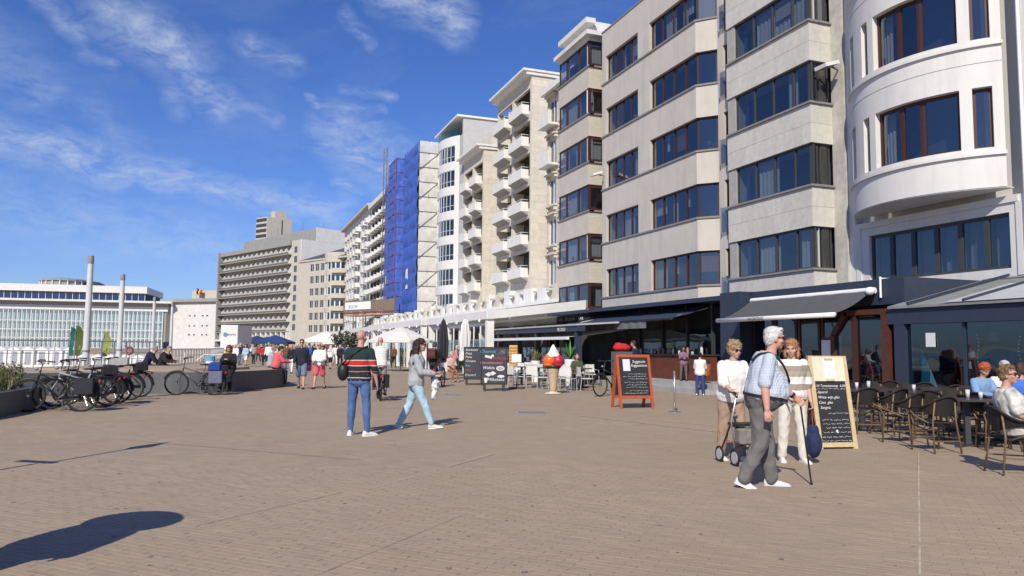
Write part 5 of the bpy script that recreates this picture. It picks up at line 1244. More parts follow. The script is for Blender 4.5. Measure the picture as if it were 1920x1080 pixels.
# gazebos and stands at the far end
def gazebo(px_, D, w_, col, label, h=2.3):
    p = atd(px_, 648, D); t = thing('gazebo', label, 'gazebo', (p.x, p.y, 0), facing(180))
    for x_ in (-w_ / 2, w_ / 2):
        for y_ in (-w_ / 2, w_ / 2): MB().cyl((x_, y_, 0), (x_, y_, h), .06, n=5).build('leg', STEEL, t)
    q = w_ / 2 + .15
    MB().add([(-q, -q, h), (q, -q, h), (q, q, h), (-q, q, h), (0, 0, h + 1.3), (-q, -q, h - .4), (q, -q, h - .4), (q, q, h - .4), (-q, q, h - .4)], [(0, 1, 4), (1, 2, 4), (2, 3, 4), (3, 0, 4), (5, 6, 1, 0), (6, 7, 2, 1), (7, 8, 3, 2), (8, 5, 0, 3)]).build('canopy', CLOTH, t, color=col)
gazebo(482, 150, 5, (.025, .04, .10), 'dark blue gazebo at the far end, left of its twin'); gazebo(516, 140, 5.5, (.02, .05, .16), 'brighter blue gazebo at the far end in front of the hotel'); gazebo(500, 165, 6, (.07, .09, .07), 'dark green gazebo behind the blue ones')
gazebo(612, 118, 5.0, (.72, .72, .70), 'white gazebo at the far end left of the gantry', 2.6); gazebo(640, 150, 6, (.7, .7, .68), 'small white gazebo behind the gantry posts', 2.4)
# construction gantry with banner
g0 = atd(643, 648, 112); gt = building('construction_gantry', 'raised timber hoarding on posts with a white banner and red stripe before the scaffold', 'hoarding', g0.x, g0.y)
gA, gB = atd(643, 648, 112), atd(738, 648, 104); Fga, Lga = between((gB.x, gB.y), (gA.x, gA.y))
m = MB(); Fga.box(m, 0, Lga, 0, .1, 6.6, 8.2); m.build('hoarding_board', mat('site timber', (.20, .155, .115), .8, .2, 2), gt)
m = MB(); Fga.box(m, Lga * .45, Lga * .97, -.06, -.02, 6.9, 8.0); m.build('banner', WHITEM, gt)
m = MB(); Fga.box(m, 0, Lga, -.05, -.01, 6.25, 6.55); m.build('red_stripe', mat('site red', (.20, .06, .05), .7), gt)
lettering('BOUW', .7, mat('logo blue'), gt, Fga.p(Lga * .8, -.08, 7.1), math.atan2(-Fga.a.x, Fga.a.y) + rad(-90))
for k in range(6):
    for v_ in (0, 2.2): MB().cyl(Fga.p(Lga * k / 5, v_, 0), Fga.p(Lga * k / 5, v_, 8.6), .07, n=5).build('post', TUBE, gt)
m = MB(); Fga.box(m, 0, Lga, 0, 2.2, 6.0, 6.2); m.build('deck', PLANK, gt)
for q in range(3): MB().bar(Fga.p(Lga * .55, -.2 + q * .6, 2.2), Fga.p(-1.0, -.2 + q * .6, 6.1), .16, .16).build('stair_string', STEEL, gt)
# dark bushes in tubs there
def bush(px_, D, r, h, label, col=(.05, .065, .035)):
    p = atd(px_, 648, D); t = thing('shrub', label, 'shrub', (p.x, p.y, 0)); m = MB(); rb = random.Random(int(px_))
    for k in range(900):
        v_ = Vector((rb.gauss(0, 1), rb.gauss(0, 1), rb.gauss(0, 1))).normalized() * rb.uniform(.45, 1) ** .6
        c_ = Vector((v_.x * r * (1 + .25 * math.sin(v_.z * 5 + px_)), v_.y * r, h * .58 + v_.z * h * .42)); s_ = rb.uniform(.06, .14) * r
        a = Vector((rb.gauss(0, 1), rb.gauss(0, 1), rb.gauss(0, 1))).normalized(); b_ = a.orthogonal().normalized()
        m.add([c_, c_ + a * s_ + b_ * s_ * .5, c_ + a * s_ * 2, c_ + a * s_ - b_ * s_ * .5], [(0, 1, 2, 3)])
    m.build('foliage', LEAF, t, color=col)
    m = MB().lathe([(.3 * r, 0), (.36 * r, .45), (.32 * r, .45)], n=10); m.build('tub', DARKG, t); MB().cyl((0, 0, .4), (0, 0, h * .55), .05 * r, n=6).build('stem', SOIL, t)
bush(652, 84, 1.9, 3.2, 'round dark shrub at the far end left of the bald man'); bush(684, 78, 2.1, 3.0, 'wide dark shrub behind the bald man'); bush(705, 88, 1.7, 3.4, 'tall dark shrub behind the cyclist')
# ================================================================== people
WORK = bpy.data.scenes.new('workbench')      # empty side scene in which meshes are evaluated, removed at the end
_bench = [None, []]
def remeshed(mb, voxel, smooth=4, fac=.5, disp=None):
    """union of closed shapes -> one continuous surface"""
    me = mb.mesh('tmp'); o = _bench[0]
    if o is None:
        o = _bench[0] = bpy.data.objects.new('bench', me); WORK.collection.objects.link(o)
        r = o.modifiers.new('r', 'REMESH'); r.mode = 'VOXEL'; r.use_smooth_shade = True; o.modifiers.new('s', 'SMOOTH')
    o.data = me; _bench[1].append(me)
    o.modifiers['r'].voxel_size = voxel; o.modifiers['s'].iterations = smooth; o.modifiers['s'].factor = fac
    vl = WORK.view_layers[0]; vl.update(); dg = vl.depsgraph
    out = bpy.data.meshes.new_from_object(o.evaluated_get(dg))
    if disp:
        n = len(out.vertices); co = [0.0] * (3 * n); out.vertices.foreach_get('co', co); no = [0.0] * (3 * n); out.vertices.foreach_get('normal', no)
        for i in range(n):
            d = disp(Vector(co[3 * i:3 * i + 3]))
            for q in range(3): co[3 * i + q] += no[3 * i + q] * d
        out.vertices.foreach_set('co', co); out.update()
    out.polygons.foreach_set('use_smooth', [True] * len(out.polygons)); return out
def folds(amp, fx=12.0, fz=5.0, seed=0.0):
    off = Vector((seed * 3.1, seed * 1.7, seed))
    def f(co):
        q = Vector((co.x * fx, co.y * fx, co.z * fz)) + off
        n = noise.noise(q) ; m = noise.noise(Vector((co.x * 16 + co.z * 9, co.y * 16, co.z * 7)) + off)
        return amp * ((1 - abs(n) * 2.2) * .7 + m * .6)
    return f
def rotv(v, ax, deg): return Matrix.Rotation(rad(deg), 3, ax) @ v
def seg(mb, a, b, prof, n=10):
    """limb: rounded tube with a radius profile [(t, r)]"""
    a, b = Vector(a), Vector(b); d = (b - a); L = d.length; d /= L
    u = Vector((0, 1, 0)) if abs(d.y) < .9 else Vector((1, 0, 0)); x = d.cross(u).normalized(); y = d.cross(x)
    full = []; r0, r1 = prof[0][1], prof[-1][1]
    for k in range(3): th = math.pi / 2 * (k + .3) / 3; full.append((-r0 * math.cos(th) / L, r0 * math.sin(th)))
    full += prof
    for k in range(3): th = math.pi / 2 * (2.7 - k) / 3; full.append((1 + r1 * math.cos(th) / L, r1 * math.sin(th)))
    mb.loft([[a + d * (t * L) + x * (r * math.cos(2 * math.pi * i / n)) - y * (r * math.sin(2 * math.pi * i / n)) for i in range(n)] for t, r in full])
class Pose: pass
def solve(P):
    """joints of a figure that faces +Y; P: h, lean, legs, arms, head, seat"""
    k = P.get('h', 1.72) / 1.75; J = Pose(); J.k = k
    lean = P.get('lean', 0); J.sp = Vector((math.sin(rad(P.get('side', 0))), math.sin(rad(lean)) * math.cos(rad(P.get('side', 0))), math.cos(rad(lean)) * math.cos(rad(P.get('side', 0)))))
    J.rt = Matrix.Rotation(rad(-P.get('twist', 0)), 3, 'Z') @ Vector((1, 0, 0)); J.fw = J.sp.cross(J.rt) * -1
    J.fw = J.rt.cross(J.sp) * -1
    pel = Vector((0, 0, 0)); J.pel = pel; J.legs = []
    for s, (hip, knee, abd) in zip((-1, 1), P.get('legs', ((4, 6, 3), (-4, 4, 3)))):
        hj = pel + Vector((s * .092 * k, 0, -.02 * k)); d1 = rotv(rotv(Vector((0, 0, -1)), 'X', hip), 'Y', -s * abd)
        kn = hj + d1 * (.425 * k); d2 = rotv(rotv(Vector((0, 0, -1)), 'X', hip - knee), 'Y', -s * abd * .6); an = kn + d2 * (.405 * k)
        J.legs.append([hj, kn, an, hip - knee])
    def spine(t, dx=0.0, dy=0.0): return pel + J.sp * (t * k) + J.rt * (dx * k) + J.fw * (dy * k)
    J.spine = spine; hunch = P.get('hunch', 0)
    J.neck = spine(.545, 0, .02 + hunch * .6); J.arms = []
    sw = P.get('sw', 1.0)
    for s, (fl, abd, elb, tw) in zip((-1, 1), P.get('arms', ((5, 8, 12, 0), (5, 8, 12, 0)))):
        sh = spine(.462, s * .168 * sw, hunch * .3); d1 = rotv(rotv(Vector((0, 0, -1)), 'X', fl), 'Y', -s * abd)
        d1 = (J.rt * d1.x + Vector((0, 1, 0)) * d1.y + Vector((0, 0, 1)) * d1.z); el = sh + d1 * (.285 * k)
        d2 = rotv(Vector((0, 0, -1)), 'X', fl + elb); d2 = rotv(d2, 'Y', -s * abd * .7); d2 = Matrix.Rotation(rad(s * tw), 3, 'Z') @ d2
        wr = el + d2 * (.25 * k); J.arms.append([sh, el, wr, d1, d2.normalized(), s])
    hy, hp = P.get('head', (0, 0)); J.hM = Matrix.Rotation(rad(-hy), 3, 'Z') @ Matrix.Rotation(rad(hp), 3, 'X')
    J.head = J.neck + Vector((0, .025 * k, .135 * k)) + J.hM @ Vector((0, .02 * k, .02 * k))
    # feet: set the lowest on the ground, or the seat at the given height
    low = min(l[2].z for l in J.legs) - .078 * k
    dz = (P['seat'] + .105 * k) if 'seat' in P else -low
    dz += P.get('dz', 0)
    mv = Vector((0, 0, dz))
    J.pel += mv; J.neck += mv; J.head += mv
    for l in J.legs: l[0] += mv; l[1] += mv; l[2] += mv
    for a in J.arms: a[0] += mv; a[1] += mv; a[2] += mv
    return J
TORSO = [(-.11, .085, .075), (-.06, .150, .108), (.03, .165, .115), (.12, .150, .105), (.20, .142, .10), (.30, .152, .108), (.39, .160, .110), (.445, .150, .098), (.49, .118, .080), (.525, .078, .066), (.55, .058, .058)]
def torso(mb, J, P, t0, t1, grow=0.0, flare=0.0, n=18):
    k = J.k; w_ = P.get('w', 1.0); be = P.get('belly', 0.0); bu = P.get('bust', 0.0); hu = P.get('hunch', 0)
    ts = [t0] + [q[0] for q in TORSO if t0 < q[0] < t1] + [t1]; rings = []
    for t in ts:
        for (ta, wa, da), (tb, wb_, db) in zip(TORSO, TORSO[1:]):
            if ta - 1e-6 <= t <= tb + 1e-6 or (t < TORSO[0][0] and ta == TORSO[0][0]) : u = (t - ta) / (tb - ta); hw, hd = wa + (wb_ - wa) * u, da + (db - da) * u; break
        u = max(0, 1 - abs(t - .15) / .24); ub = max(0, 1 - abs(t - .36) / .10); uh = max(0, (t - .3) / .25)
        ww = hw * (w_ if t < .5 else 1 + (w_ - 1) * .5) + grow + flare * max(0, .25 - t); bel = be * math.sin(u * math.pi / 2); fr = hd * (.5 + .5 * w_) + grow + bel + bu * ub + flare * max(0, .25 - t); bk = hd * (.5 + .5 * w_) + grow + be * .25 * u + hu * .5 * uh + flare * .6 * max(0, .25 - t)
        ww += be * .45 * u; ring = []
        for i in range(n):
            a = 2 * math.pi * i / n; c, s = math.cos(a), math.sin(a); e = .86
            cx = math.copysign(abs(c) ** e, c); sy = math.copysign(abs(s) ** e, s)
            ring.append(J.pel + J.sp * (t * k) + J.rt * (ww * k * cx) + J.fw * ((fr if s > 0 else bk) * k * sy + (hu * .3 * uh) * k))
        rings.append(ring)
    mb.loft(rings)
def hand(mb, J, arm, curl=35, thumb=1, grip=None):
    sh, el, wr, d1, d2, s = arm; k = J.k
    d = d2; side = Vector((0, 1, 0)) - d * d.y
    side = side.normalized() if side.length > .2 else (Vector((0, 0, 1)) - d * d.z).normalized()   # thumb side points forward or up
    nrm = d.cross(side) * s                                                                       # palm faces the body
    nrm = -nrm if nrm.dot(Vector((-s, 0, 0))) < 0 else nrm
    M = Matrix((side, nrm, d)).transposed(); c = wr + d * (.05 * k)
    mb.ell(c, (.040 * k, .016 * k, .056 * k), M, 10, 6)
    for i, (o, L) in enumerate(((.030, .074), (.010, .082), (-.010, .077), (-.029, .060))):
        p = wr + d * (.088 * k) + side * (o * k * 1.08); dd = d.copy(); ax = side
        for j, f in enumerate((.45, .32, .23)):
            ang_ = curl * (.6 if j == 0 else 1.0)
            dd = (Matrix.Rotation(rad(ang_), 3, ax) @ dd) if (Matrix.Rotation(rad(10), 3, ax) @ d).dot(nrm) > 0 else (Matrix.Rotation(rad(-ang_), 3, ax) @ dd)
            q = p + dd * (L * f * k); seg(mb, p, q, [(0, .0088 * k), (1, .0080 * k)], 7); p = q
    p = wr + d * (.028 * k) + side * (.030 * k); dd = (d * .75 + side * .55 + nrm * .25).normalized()
    for L in (.036, .030):
        q = p + dd * (L * k); seg(mb, p, q, [(0, .0105 * k), (1, .009 * k)], 7); p = q; dd = (dd + nrm * .35 + d * .2).normalized()
def person(name, label, P, loc, rz, group=None, lod=1):
    """P also carries colours; the body is one surface, clothes and hair are its parts"""
    J = solve(P); k = J.k; w_ = P.get('w', 1.0); root = thing(name, label, 'person', loc, rz, group); lw = P.get('limb', 1.0)
    vox = {0: .0080, 1: .012, 2: .018, 3: .026}[lod]; cvox = {0: .010, 1: .015, 2: .022, 3: .03}[lod]; sd = P.get('seed', 1.0)
    hM, hc = J.hM, J.head
    def H(x, y, z): return hc + hM @ Vector((x * k, y * k, z * k))
    b = MB(); torso(b, J, P, -.11, .55, -.014)
    for (hj, kn, an, sp), fp9 in zip(J.legs, P.get('feet', ((0, 0), (0, 0)))):
        seg(b, hj, kn, [(0, .078 * k * lw), (.35, .076 * k * lw), (.8, .056 * k * lw), (1, .052 * k * lw)]); seg(b, kn, an, [(0, .050 * k * lw), (.3, .056 * k * lw), (.7, .040 * k * lw), (1, .034 * k * lw)])
        seg(b, an, an + Matrix.Rotation(rad(-fp9[1]), 3, 'Z') @ (Matrix.Rotation(rad(fp9[0]), 3, 'X') @ Vector((0, .09 * k, -.042 * k))), [(0, .030 * k), (1, .022 * k)])
    for arm in J.arms:
        seg(b, arm[0], arm[1], [(0, .052 * k * lw), (.5, .046 * k * lw), (1, .038 * k * lw)]); seg(b, arm[1], arm[2], [(0, .038 * k * lw), (.3, .040 * k * lw), (1, .026 * k * lw)])
        hand(b, J, arm, P.get('curl', 28))
    seg(b, J.neck - Vector((0, 0, .05 * k)), H(0, -.015, -.05), [(0, .062 * k), (.5, .053 * k), (1, .052 * k)])
    b.ell(H(0, -.010, .025), (.074 * k, .094 * k, .093 * k), hM, 14, 10); b.ell(H(0, .022, -.045), (.060 * k, .070 * k, .075 * k), hM, 12, 8); b.ell(H(0, .062, -.098), (.026 * k, .024 * k, .022 * k), hM, 8, 6)
    b.ell(H(0, .092, -.030), (.013 * k, .024 * k, .020 * k), hM, 8, 6); b.ell(H(0, .088, -.008), (.010 * k, .012 * k, .03 * k), hM, 8, 6); b.ell(H(0, .074, .022), (.055 * k, .022 * k, .014 * k), hM, 10, 6)
    b.ell(H(0, .082, -.070), (.024 * k, .012 * k, .010 * k), hM, 8, 6)
    for s in (-1, 1): b.ell(H(s * .073, -.005, -.020), (.011 * k, .022 * k, .032 * k), hM, 8, 6); b.ell(H(s * .045, .058, -.035), (.024 * k, .022 * k, .024 * k), hM, 8, 6)
    skin = P.get('skin', (.52, .30, .215))
    obj('body', remeshed(b, vox, 3, .45), SKIN, root, color=skin)
    # face: eyes, mouth
    if lod < 2:
        if not P.get('glasses'):
            for s in (-1, 1): MB().ell(H(s * .031, .079, .004), (.013 * k, .007 * k, .007 * k), hM, 8, 5).build('eye', PAINT, root, True, color=(.10, .08, .07))
        MB().ell(H(0, .0935, -.071), (.021 * k, .005 * k, .0055 * k), hM, 8, 5).build('mouth', SKIN, root, True, color=tuple(c * f for c, f in zip(skin, (.75, .45, .5))))
        for s in (-1, 1): MB().ell(H(s * .032, .0845, .026), (.018 * k, .006 * k, .004 * k), hM, 8, 4).build('eyebrow', HAIR, root, True, color=P.get('hair', (.1, .07, .05)))
    if P.get('glasses'):
        g = MB()
        for s in (-1, 1): g.ell(H(s * .033, .093, .004), (.028 * k, .009 * k, .021 * k), hM, 12, 6); g.bar(H(s * .058, .088, .008), H(s * .077, -.01, .005), .004, .007)
        g.bar(H(-.01, .099, .008), H(.01, .099, .008), .006, .006); g.build('sunglasses', PLASTIC, root, True, color=P['glasses'])
    # hair
    st = P.get('style', 'short'); hd = random.Random(int(sd * 100))
    if st != 'bald':
        m = MB(); hcol = P.get('hair', (.10, .07, .05)); vol = P.get('vol', 1.0)
        m.ell(H(0, -.018, .052), (.080 * k * vol, .094 * k * vol, .072 * k * vol), hM, 14, 8); m.ell(H(0, -.052, .0), (.079 * k * vol, .060 * k * vol, .088 * k * vol), hM, 14, 8)
        for s in (-1, 1): m.ell(H(s * .066, -.02, .022), (.016 * k * vol, .046 * k, .046 * k), hM, 8, 6)
        m.ell(H(.02, .048, .094), (.052 * k, .034 * k, .022 * k * vol), hM, 10, 6)
        amp, fq = .0045, 24
        if st == 'curly':
            amp, fq = .012, 46
            for q in range(46):
                v = Vector((hd.gauss(0, 1), hd.gauss(-.5, .9), hd.gauss(.55, .7))).normalized()
                if v.y > .25 and v.z < .62: continue
                m.ell(H(v.x * .080 * vol, v.y * .094 * vol - .012, v.z * .090 * vol + .03), (.022, .022, .022), None, 7, 5)
        if st == 'long':
            amp, fq = .016, 30
            for q in range(120):
                a = hd.uniform(.15, .85) * math.pi * 2 - math.pi / 2 - math.pi; a = -math.pi / 2 + hd.uniform(-1.35, 1.35); z_ = hd.uniform(-.36, .06); r_ = .084 + .035 * hd.random() + .06 * max(0, -z_) + .30 * max(0, -z_ - .10)
                m.ell(H(r_ * math.cos(a) * .95, r_ * math.sin(a) * 1.0 - .012, z_), (.027, .027, .05), None, 7, 5)
        if st == 'bob':
            for q in range(30):
                a = -math.pi / 2 + hd.uniform(-1.7, 1.7); z_ = hd.uniform(-.12, .05); m.ell(H(.086 * math.cos(a), .086 * math.sin(a) - .01, z_), (.024, .024, .04), None, 7, 5)
        if st == 'bun': m.ell(H(0, -.115, .05), (.035 * k, .035 * k, .035 * k), hM)
        hme = remeshed(m, max(vox * .9, .007), 1, .3, lambda c, a_=amp, f_=fq, z9=.45 if st in ('short', 'bob') else 1.0: a_ * noise.noise(Vector((c.x * f_, c.y * f_ * z9, c.z * f_ * .7))) + a_ * .7 * noise.noise(Vector((c.x * f_ * 2.6, c.y * f_ * 2.6 * z9, c.z * f_ * 1.6)))); ho = obj('hair', hme, HAIR, root, color=hcol)
        if lod < 2:      # loose strands over the mass of hair
            sm = MB(); nv = len(hme.vertices); L9 = {'short': .022, 'bob': .05, 'curly': .022, 'long': .06, 'bun': .02}[st]
            for q in range({0: 2600, 1: 700}[lod]):
                v9 = hme.vertices[hd.randrange(nv)]; c9 = v9.co.copy(); n9 = v9.normal
                fl9 = Vector((hd.gauss(0, .25), hd.gauss(-.25, .25), -.8)); fl9 = (fl9 - n9 * fl9.dot(n9)); fl9 = fl9.normalized() if fl9.length > .01 else n9.copy()
                curl9 = .5 if st in ('curly', 'long') else .22
                d9 = (fl9 + n9 * (curl9 + hd.uniform(-.1, .25)) + Vector((hd.gauss(0, .3), hd.gauss(0, .3), hd.gauss(0, .3))) * curl9).normalized(); s9 = d9.cross(n9).normalized() * (.0016 if lod == 0 else .003); l9 = L9 * hd.uniform(.5, 1.2)
                sm.add([c9 - s9 - n9 * .003, c9 + s9 - n9 * .003, c9 + d9 * l9], [(0, 1, 2)])
            so = sm.build('hair_strands', HAIR, ho, color=tuple(min(1, c * 1.15) for c in hcol)); so['kind'] = 'stuff'
    # shirt
    if P.get('top'):
        m = MB(); hem = P.get('hem', -.03); loose = P.get('loose', .012); torso(m, J, P, hem, P.get('neckline', .53), loose, P.get('flare', 0))
        sl = P.get('sleeve', 1.0)
        for arm in J.arms:
            rs = P.get('sr', 1.0); a0, e0, w0 = arm[0], arm[1], arm[2]
            if sl <= .55: seg(m, a0, a0.lerp(e0, sl * 2), [(0, .058 * k * lw * (.5 + .5 * rs)), (1, (.058 + .02 * (.5 - sl)) * k * lw * rs)], 12)
            else: seg(m, a0, e0, [(0, .058 * k * lw * (.5 + .5 * rs)), (.6, .056 * k * lw * rs), (1, .052 * k * lw * rs)], 12); seg(m, e0, e0.lerp(w0, (sl - .5) * 2), [(0, .052 * k * lw * rs), (.5, .048 * k * lw * rs), (1, .040 * k * lw * rs)], 12)
            seg(m, J.neck + (a0 - J.neck) * .30 - Vector((0, 0, .035 * k)), a0 + Vector((0, 0, .004)), [(0, .046 * k), (.6, .050 * k), (1, .056 * k * lw)], 10)
        obj('shirt' if not P.get('jacket') else 'jacket', remeshed(m, cvox, 4, .5, folds(P.get('fold', .007), seed=sd)), P.get('topmat') or CLOTH, root, color=P['top'])
    # trousers / shorts / skirt
    if P.get('pants'):
        m = MB(); cut = P.get('cut', 1.0); pr = P.get('pr', 1.0); torso(m, J, dict(P, bust=0), -.115, P.get('waist', .10), .008)
        for hj, kn, an, sp in J.legs:
            seg(m, hj, kn, [(0, .094 * k * pr * lw), (.3, .090 * k * pr * lw), (.8, .072 * k * pr * lw), (1, .068 * k * pr * lw)], 12) if cut > .5 else seg(m, hj, hj.lerp(kn, cut * 2), [(0, .094 * k * pr), (1, .088 * k * pr)], 12)
            if cut > .5: seg(m, kn, kn.lerp(an, (cut - .5) * 2 - .02), [(0, .068 * k * pr * lw), (.4, .064 * k * pr * lw), (1, P.get('ankle', .050) * k * pr)], 12)
        obj('trousers' if cut > .5 else 'shorts', remeshed(m, cvox, 4, .5, folds(P.get('pfold', .006), seed=sd + 3)), P.get('pantsmat') or CLOTH, root, color=P['pants'])
    # shoes
    for (hj, kn, an, sp), fp in zip(J.legs, P.get('feet', ((0, 0), (0, 0)))):
        pitch, yaw = fp; prof = [(-.075, .022, .06), (-.065, .034, .085), (-.02, .037, .095), (.04, .038, .080), (.10, .044, .060), (.15, .044, .048), (.185, .034, .038), (.20, .018, .026)]
        up_, sole = MB(), MB(); M = Matrix.Translation(an) @ Matrix.Rotation(rad(-yaw), 4, 'Z') @ Matrix.Rotation(rad(pitch), 4, 'X'); R1, R2 = [], []
        for y_, wd, ht in prof:
            R1.append([M @ Vector((wd * k * (math.cos(q * math.pi / 6) if q <= 6 else math.cos(q * math.pi / 6)), y_ * k, -.078 * k + .014 * k + max(0, math.sin(q * math.pi / 6)) * (ht - .014) * k)) for q in range(12)])
            R2.append([M @ Vector((x_ * (wd + .005) * k, y_ * 1.03 * k, -.078 * k + z_ * k)) for x_, z_ in ((-1, 0), (1, 0), (1, .020), (-1, .020))])
        up_.loft([r[::-1] for r in R1]); sole.loft(R2)
        sh_ = up_.build('shoe', LEATHER, root, True, color=P.get('shoes', (.05, .05, .05))); sole.build('sole', RUBBER if not P.get('solecol') else PLASTIC, sh_, color=P.get('solecol'))
    root['_'] = 0; del root['_']
    return root, J

def stripes_mat(name, stops, axis=2, warp=.012):
    """bands across an object's own height"""
    m = bpy.data.materials.new(name); m.use_nodes = True; nt = m.node_tree; b = nt.nodes['Principled BSDF']; b.inputs['Roughness'].default_value = .9; L = nt.links.new
    tcn = nt.nodes.new('ShaderNodeTexCoord'); sx = nt.nodes.new('ShaderNodeSeparateXYZ'); L(tcn.outputs['Object'], sx.inputs[0])
    nz = nt.nodes.new('ShaderNodeTexNoise'); nz.inputs['Scale'].default_value = 6; L(tcn.outputs['Object'], nz.inputs['Vector'])
    ad = nt.nodes.new('ShaderNodeMath'); ad.operation = 'MULTIPLY_ADD'; L(nz.outputs['Fac'], ad.inputs[0]); ad.inputs[1].default_value = warp * 2; L(sx.outputs[axis], ad.inputs[2])
    mr = nt.nodes.new('ShaderNodeMapRange'); mr.inputs[1].default_value = stops[0][0]; mr.inputs[2].default_value = stops[-1][0]; L(ad.outputs[0], mr.inputs[0])
    r = nt.nodes.new('ShaderNodeValToRGB'); r.color_ramp.interpolation = 'CONSTANT'; lo, hi = stops[0][0], stops[-1][0]
    e = r.color_ramp.elements; e[0].position = 0; e[0].color = (*stops[0][1], 1); e[1].position = 1; e[1].color = (*stops[-1][1], 1)
    for p, c in stops[1:-1]: x = e.new((p - lo) / (hi - lo)); x.color = (*c, 1)
    L(mr.outputs[0], r.inputs[0]); L(r.outputs[0], b.inputs['Base Color']); return m
def check_mat(name, c1, c2, sc_):
    m = bpy.data.materials.new(name); m.use_nodes = True; nt = m.node_tree; b = nt.nodes['Principled BSDF']; b.inputs['Roughness'].default_value = .9; L = nt.links.new
    tcn = nt.nodes.new('ShaderNodeTexCoord'); sx = nt.nodes.new('ShaderNodeSeparateXYZ'); L(tcn.outputs['Object'], sx.inputs[0]); outs = []
    for src in (None, 2):
        if src is None:
            ad = nt.nodes.new('ShaderNodeMath'); ad.operation = 'ADD'; L(sx.outputs[0], ad.inputs[0]); L(sx.outputs[1], ad.inputs[1]); o_ = ad.outputs[0]
        else: o_ = sx.outputs[2]
        mm = nt.nodes.new('ShaderNodeMath'); mm.operation = 'MULTIPLY'; mm.inputs[1].default_value = sc_; L(o_, mm.inputs[0])
        f = nt.nodes.new('ShaderNodeMath'); f.operation = 'FRACT'; L(mm.outputs[0], f.inputs[0]); g = nt.nodes.new('ShaderNodeMath'); g.operation = 'GREATER_THAN'; g.inputs[1].default_value = .62; L(f.outputs[0], g.inputs[0]); outs.append(g.outputs[0])
    s = nt.nodes.new('ShaderNodeMath'); s.operation = 'ADD'; L(outs[0], s.inputs[0]); L(outs[1], s.inputs[1]); h = nt.nodes.new('ShaderNodeMath'); h.operation = 'MULTIPLY'; h.inputs[1].default_value = .5; L(s.outputs[0], h.inputs[0])
    x = nt.nodes.new('ShaderNodeMix'); x.data_type = 'RGBA'; x.inputs['A'].default_value = (*c1, 1); x.inputs['B'].default_value = (*c2, 1); L(h.outputs[0], x.inputs['Factor']); L(x.outputs['Result'], b.inputs['Base Color']); return m
DENIM = mat('denim', rough=.9, var=.28, scale=7, objcol=True, bump=.3, bscale=300)

# ---- man with bald head and striped jumper, seen from behind
BK, RD, WH = (.012, .014, .016), (.50, .018, .022), (.52, .47, .45)
JUMPER = stripes_mat('striped jumper', [(.90, BK), (.985, WH), (1.0, BK), (1.09, (.35, .20, .18)), (1.105, BK), (1.185, WH), (1.20, RD), (1.275, WH), (1.292, (.010, .028, .030)), (1.6, BK)])
p = gp(671, 817)
man1, J1 = person('person', 'bald man in black jumper with red stripes and blue jeans, seen from behind', dict(h=1.80, w=1.12, sw=1.1, legs=((5, 1, 5), (-1, 3, 6)), feet=((0, 0), (0, 42)), arms=((2, 10, 30, 20), (-2, 13, 14, 0)), style='bald', skin=(.50, .27, .205), top=BK, topmat=JUMPER, hem=-.02, loose=.016, sleeve=.62, sr=1.12, pants=(.075, .135, .30), pantsmat=DENIM, pr=.96, ankle=.042, shoes=(.75, .75, .73), solecol=(.75, .75, .74), fold=.008, pfold=.010, seed=1.3, head=(12, 0)), p, facing(6), lod=0)
t = thing('shoulder_bag', 'black shoulder bag hanging behind the left elbow of the bald man', 'bag', p, facing(6))
m = MB(); m.ell((-.27, -.06, 1.07), (.10, .08, .15), None, 14, 10); me = remeshed(m, .012, 2); obj('pouch', me, LEATHER, t, color=(.012, .012, .013))
MB().tube([(-.27, -.10, 1.2), (-.15, -.15, 1.32), (.02, -.13, 1.45), (.14, -.02, 1.515), (.10, .10, 1.42)], .014, 5).build('strap', LEATHER, t, True, color=(.012, .012, .013))

# ---- woman with long curly hair walking to the right
p = gp(778, 803)
wom1, J2 = person('person', 'woman with long curly brown hair in grey sweatshirt and pale jeans walking right', dict(h=1.73, w=.98, legs=((-17, 10, 2), (25, 4, 2)), feet=((-10, 0), (7, 0)), arms=((16, 6, 62, 12), (18, 6, 66, 14)), style='long', vol=1.12, hair=(.045, .024, .016), glasses=(.12, .02, .025), skin=(.50, .30, .22), top=(.36, .38, .40), hem=-.09, loose=.03, flare=.06, sr=1.3, sleeve=.97, bust=.03, pants=(.36, .50, .60), pantsmat=DENIM, pr=1.06, ankle=.052, cut=.97, shoes=(.55, .54, .53), solecol=(.75, .75, .74), lean=2, fold=.010, pfold=.010, seed=2.4, head=(4, 2)), p, facing(88), lod=0)
t = thing('plastic_bag', 'crumpled white plastic bag held in front by the curly haired woman', 'bag', p, facing(88))
m = MB(); m.ell((0, .36, .80), (.09, .07, .17), None, 12, 8); m.ell((.01, .34, .62), (.07, .05, .10)); me = remeshed(m, .012, 1, .4, lambda c: .03 * noise.noise(c * 17) + .012 * noise.noise(c * 45)); obj('bag', me, PLASTIC, t, color=(.68, .69, .70))
MB().tube([(-.02, .36, .94), (0, .33, 1.05), (.02, .36, .94)], .006, 5).build('handle', PLASTIC, t, color=(.68, .69, .70))

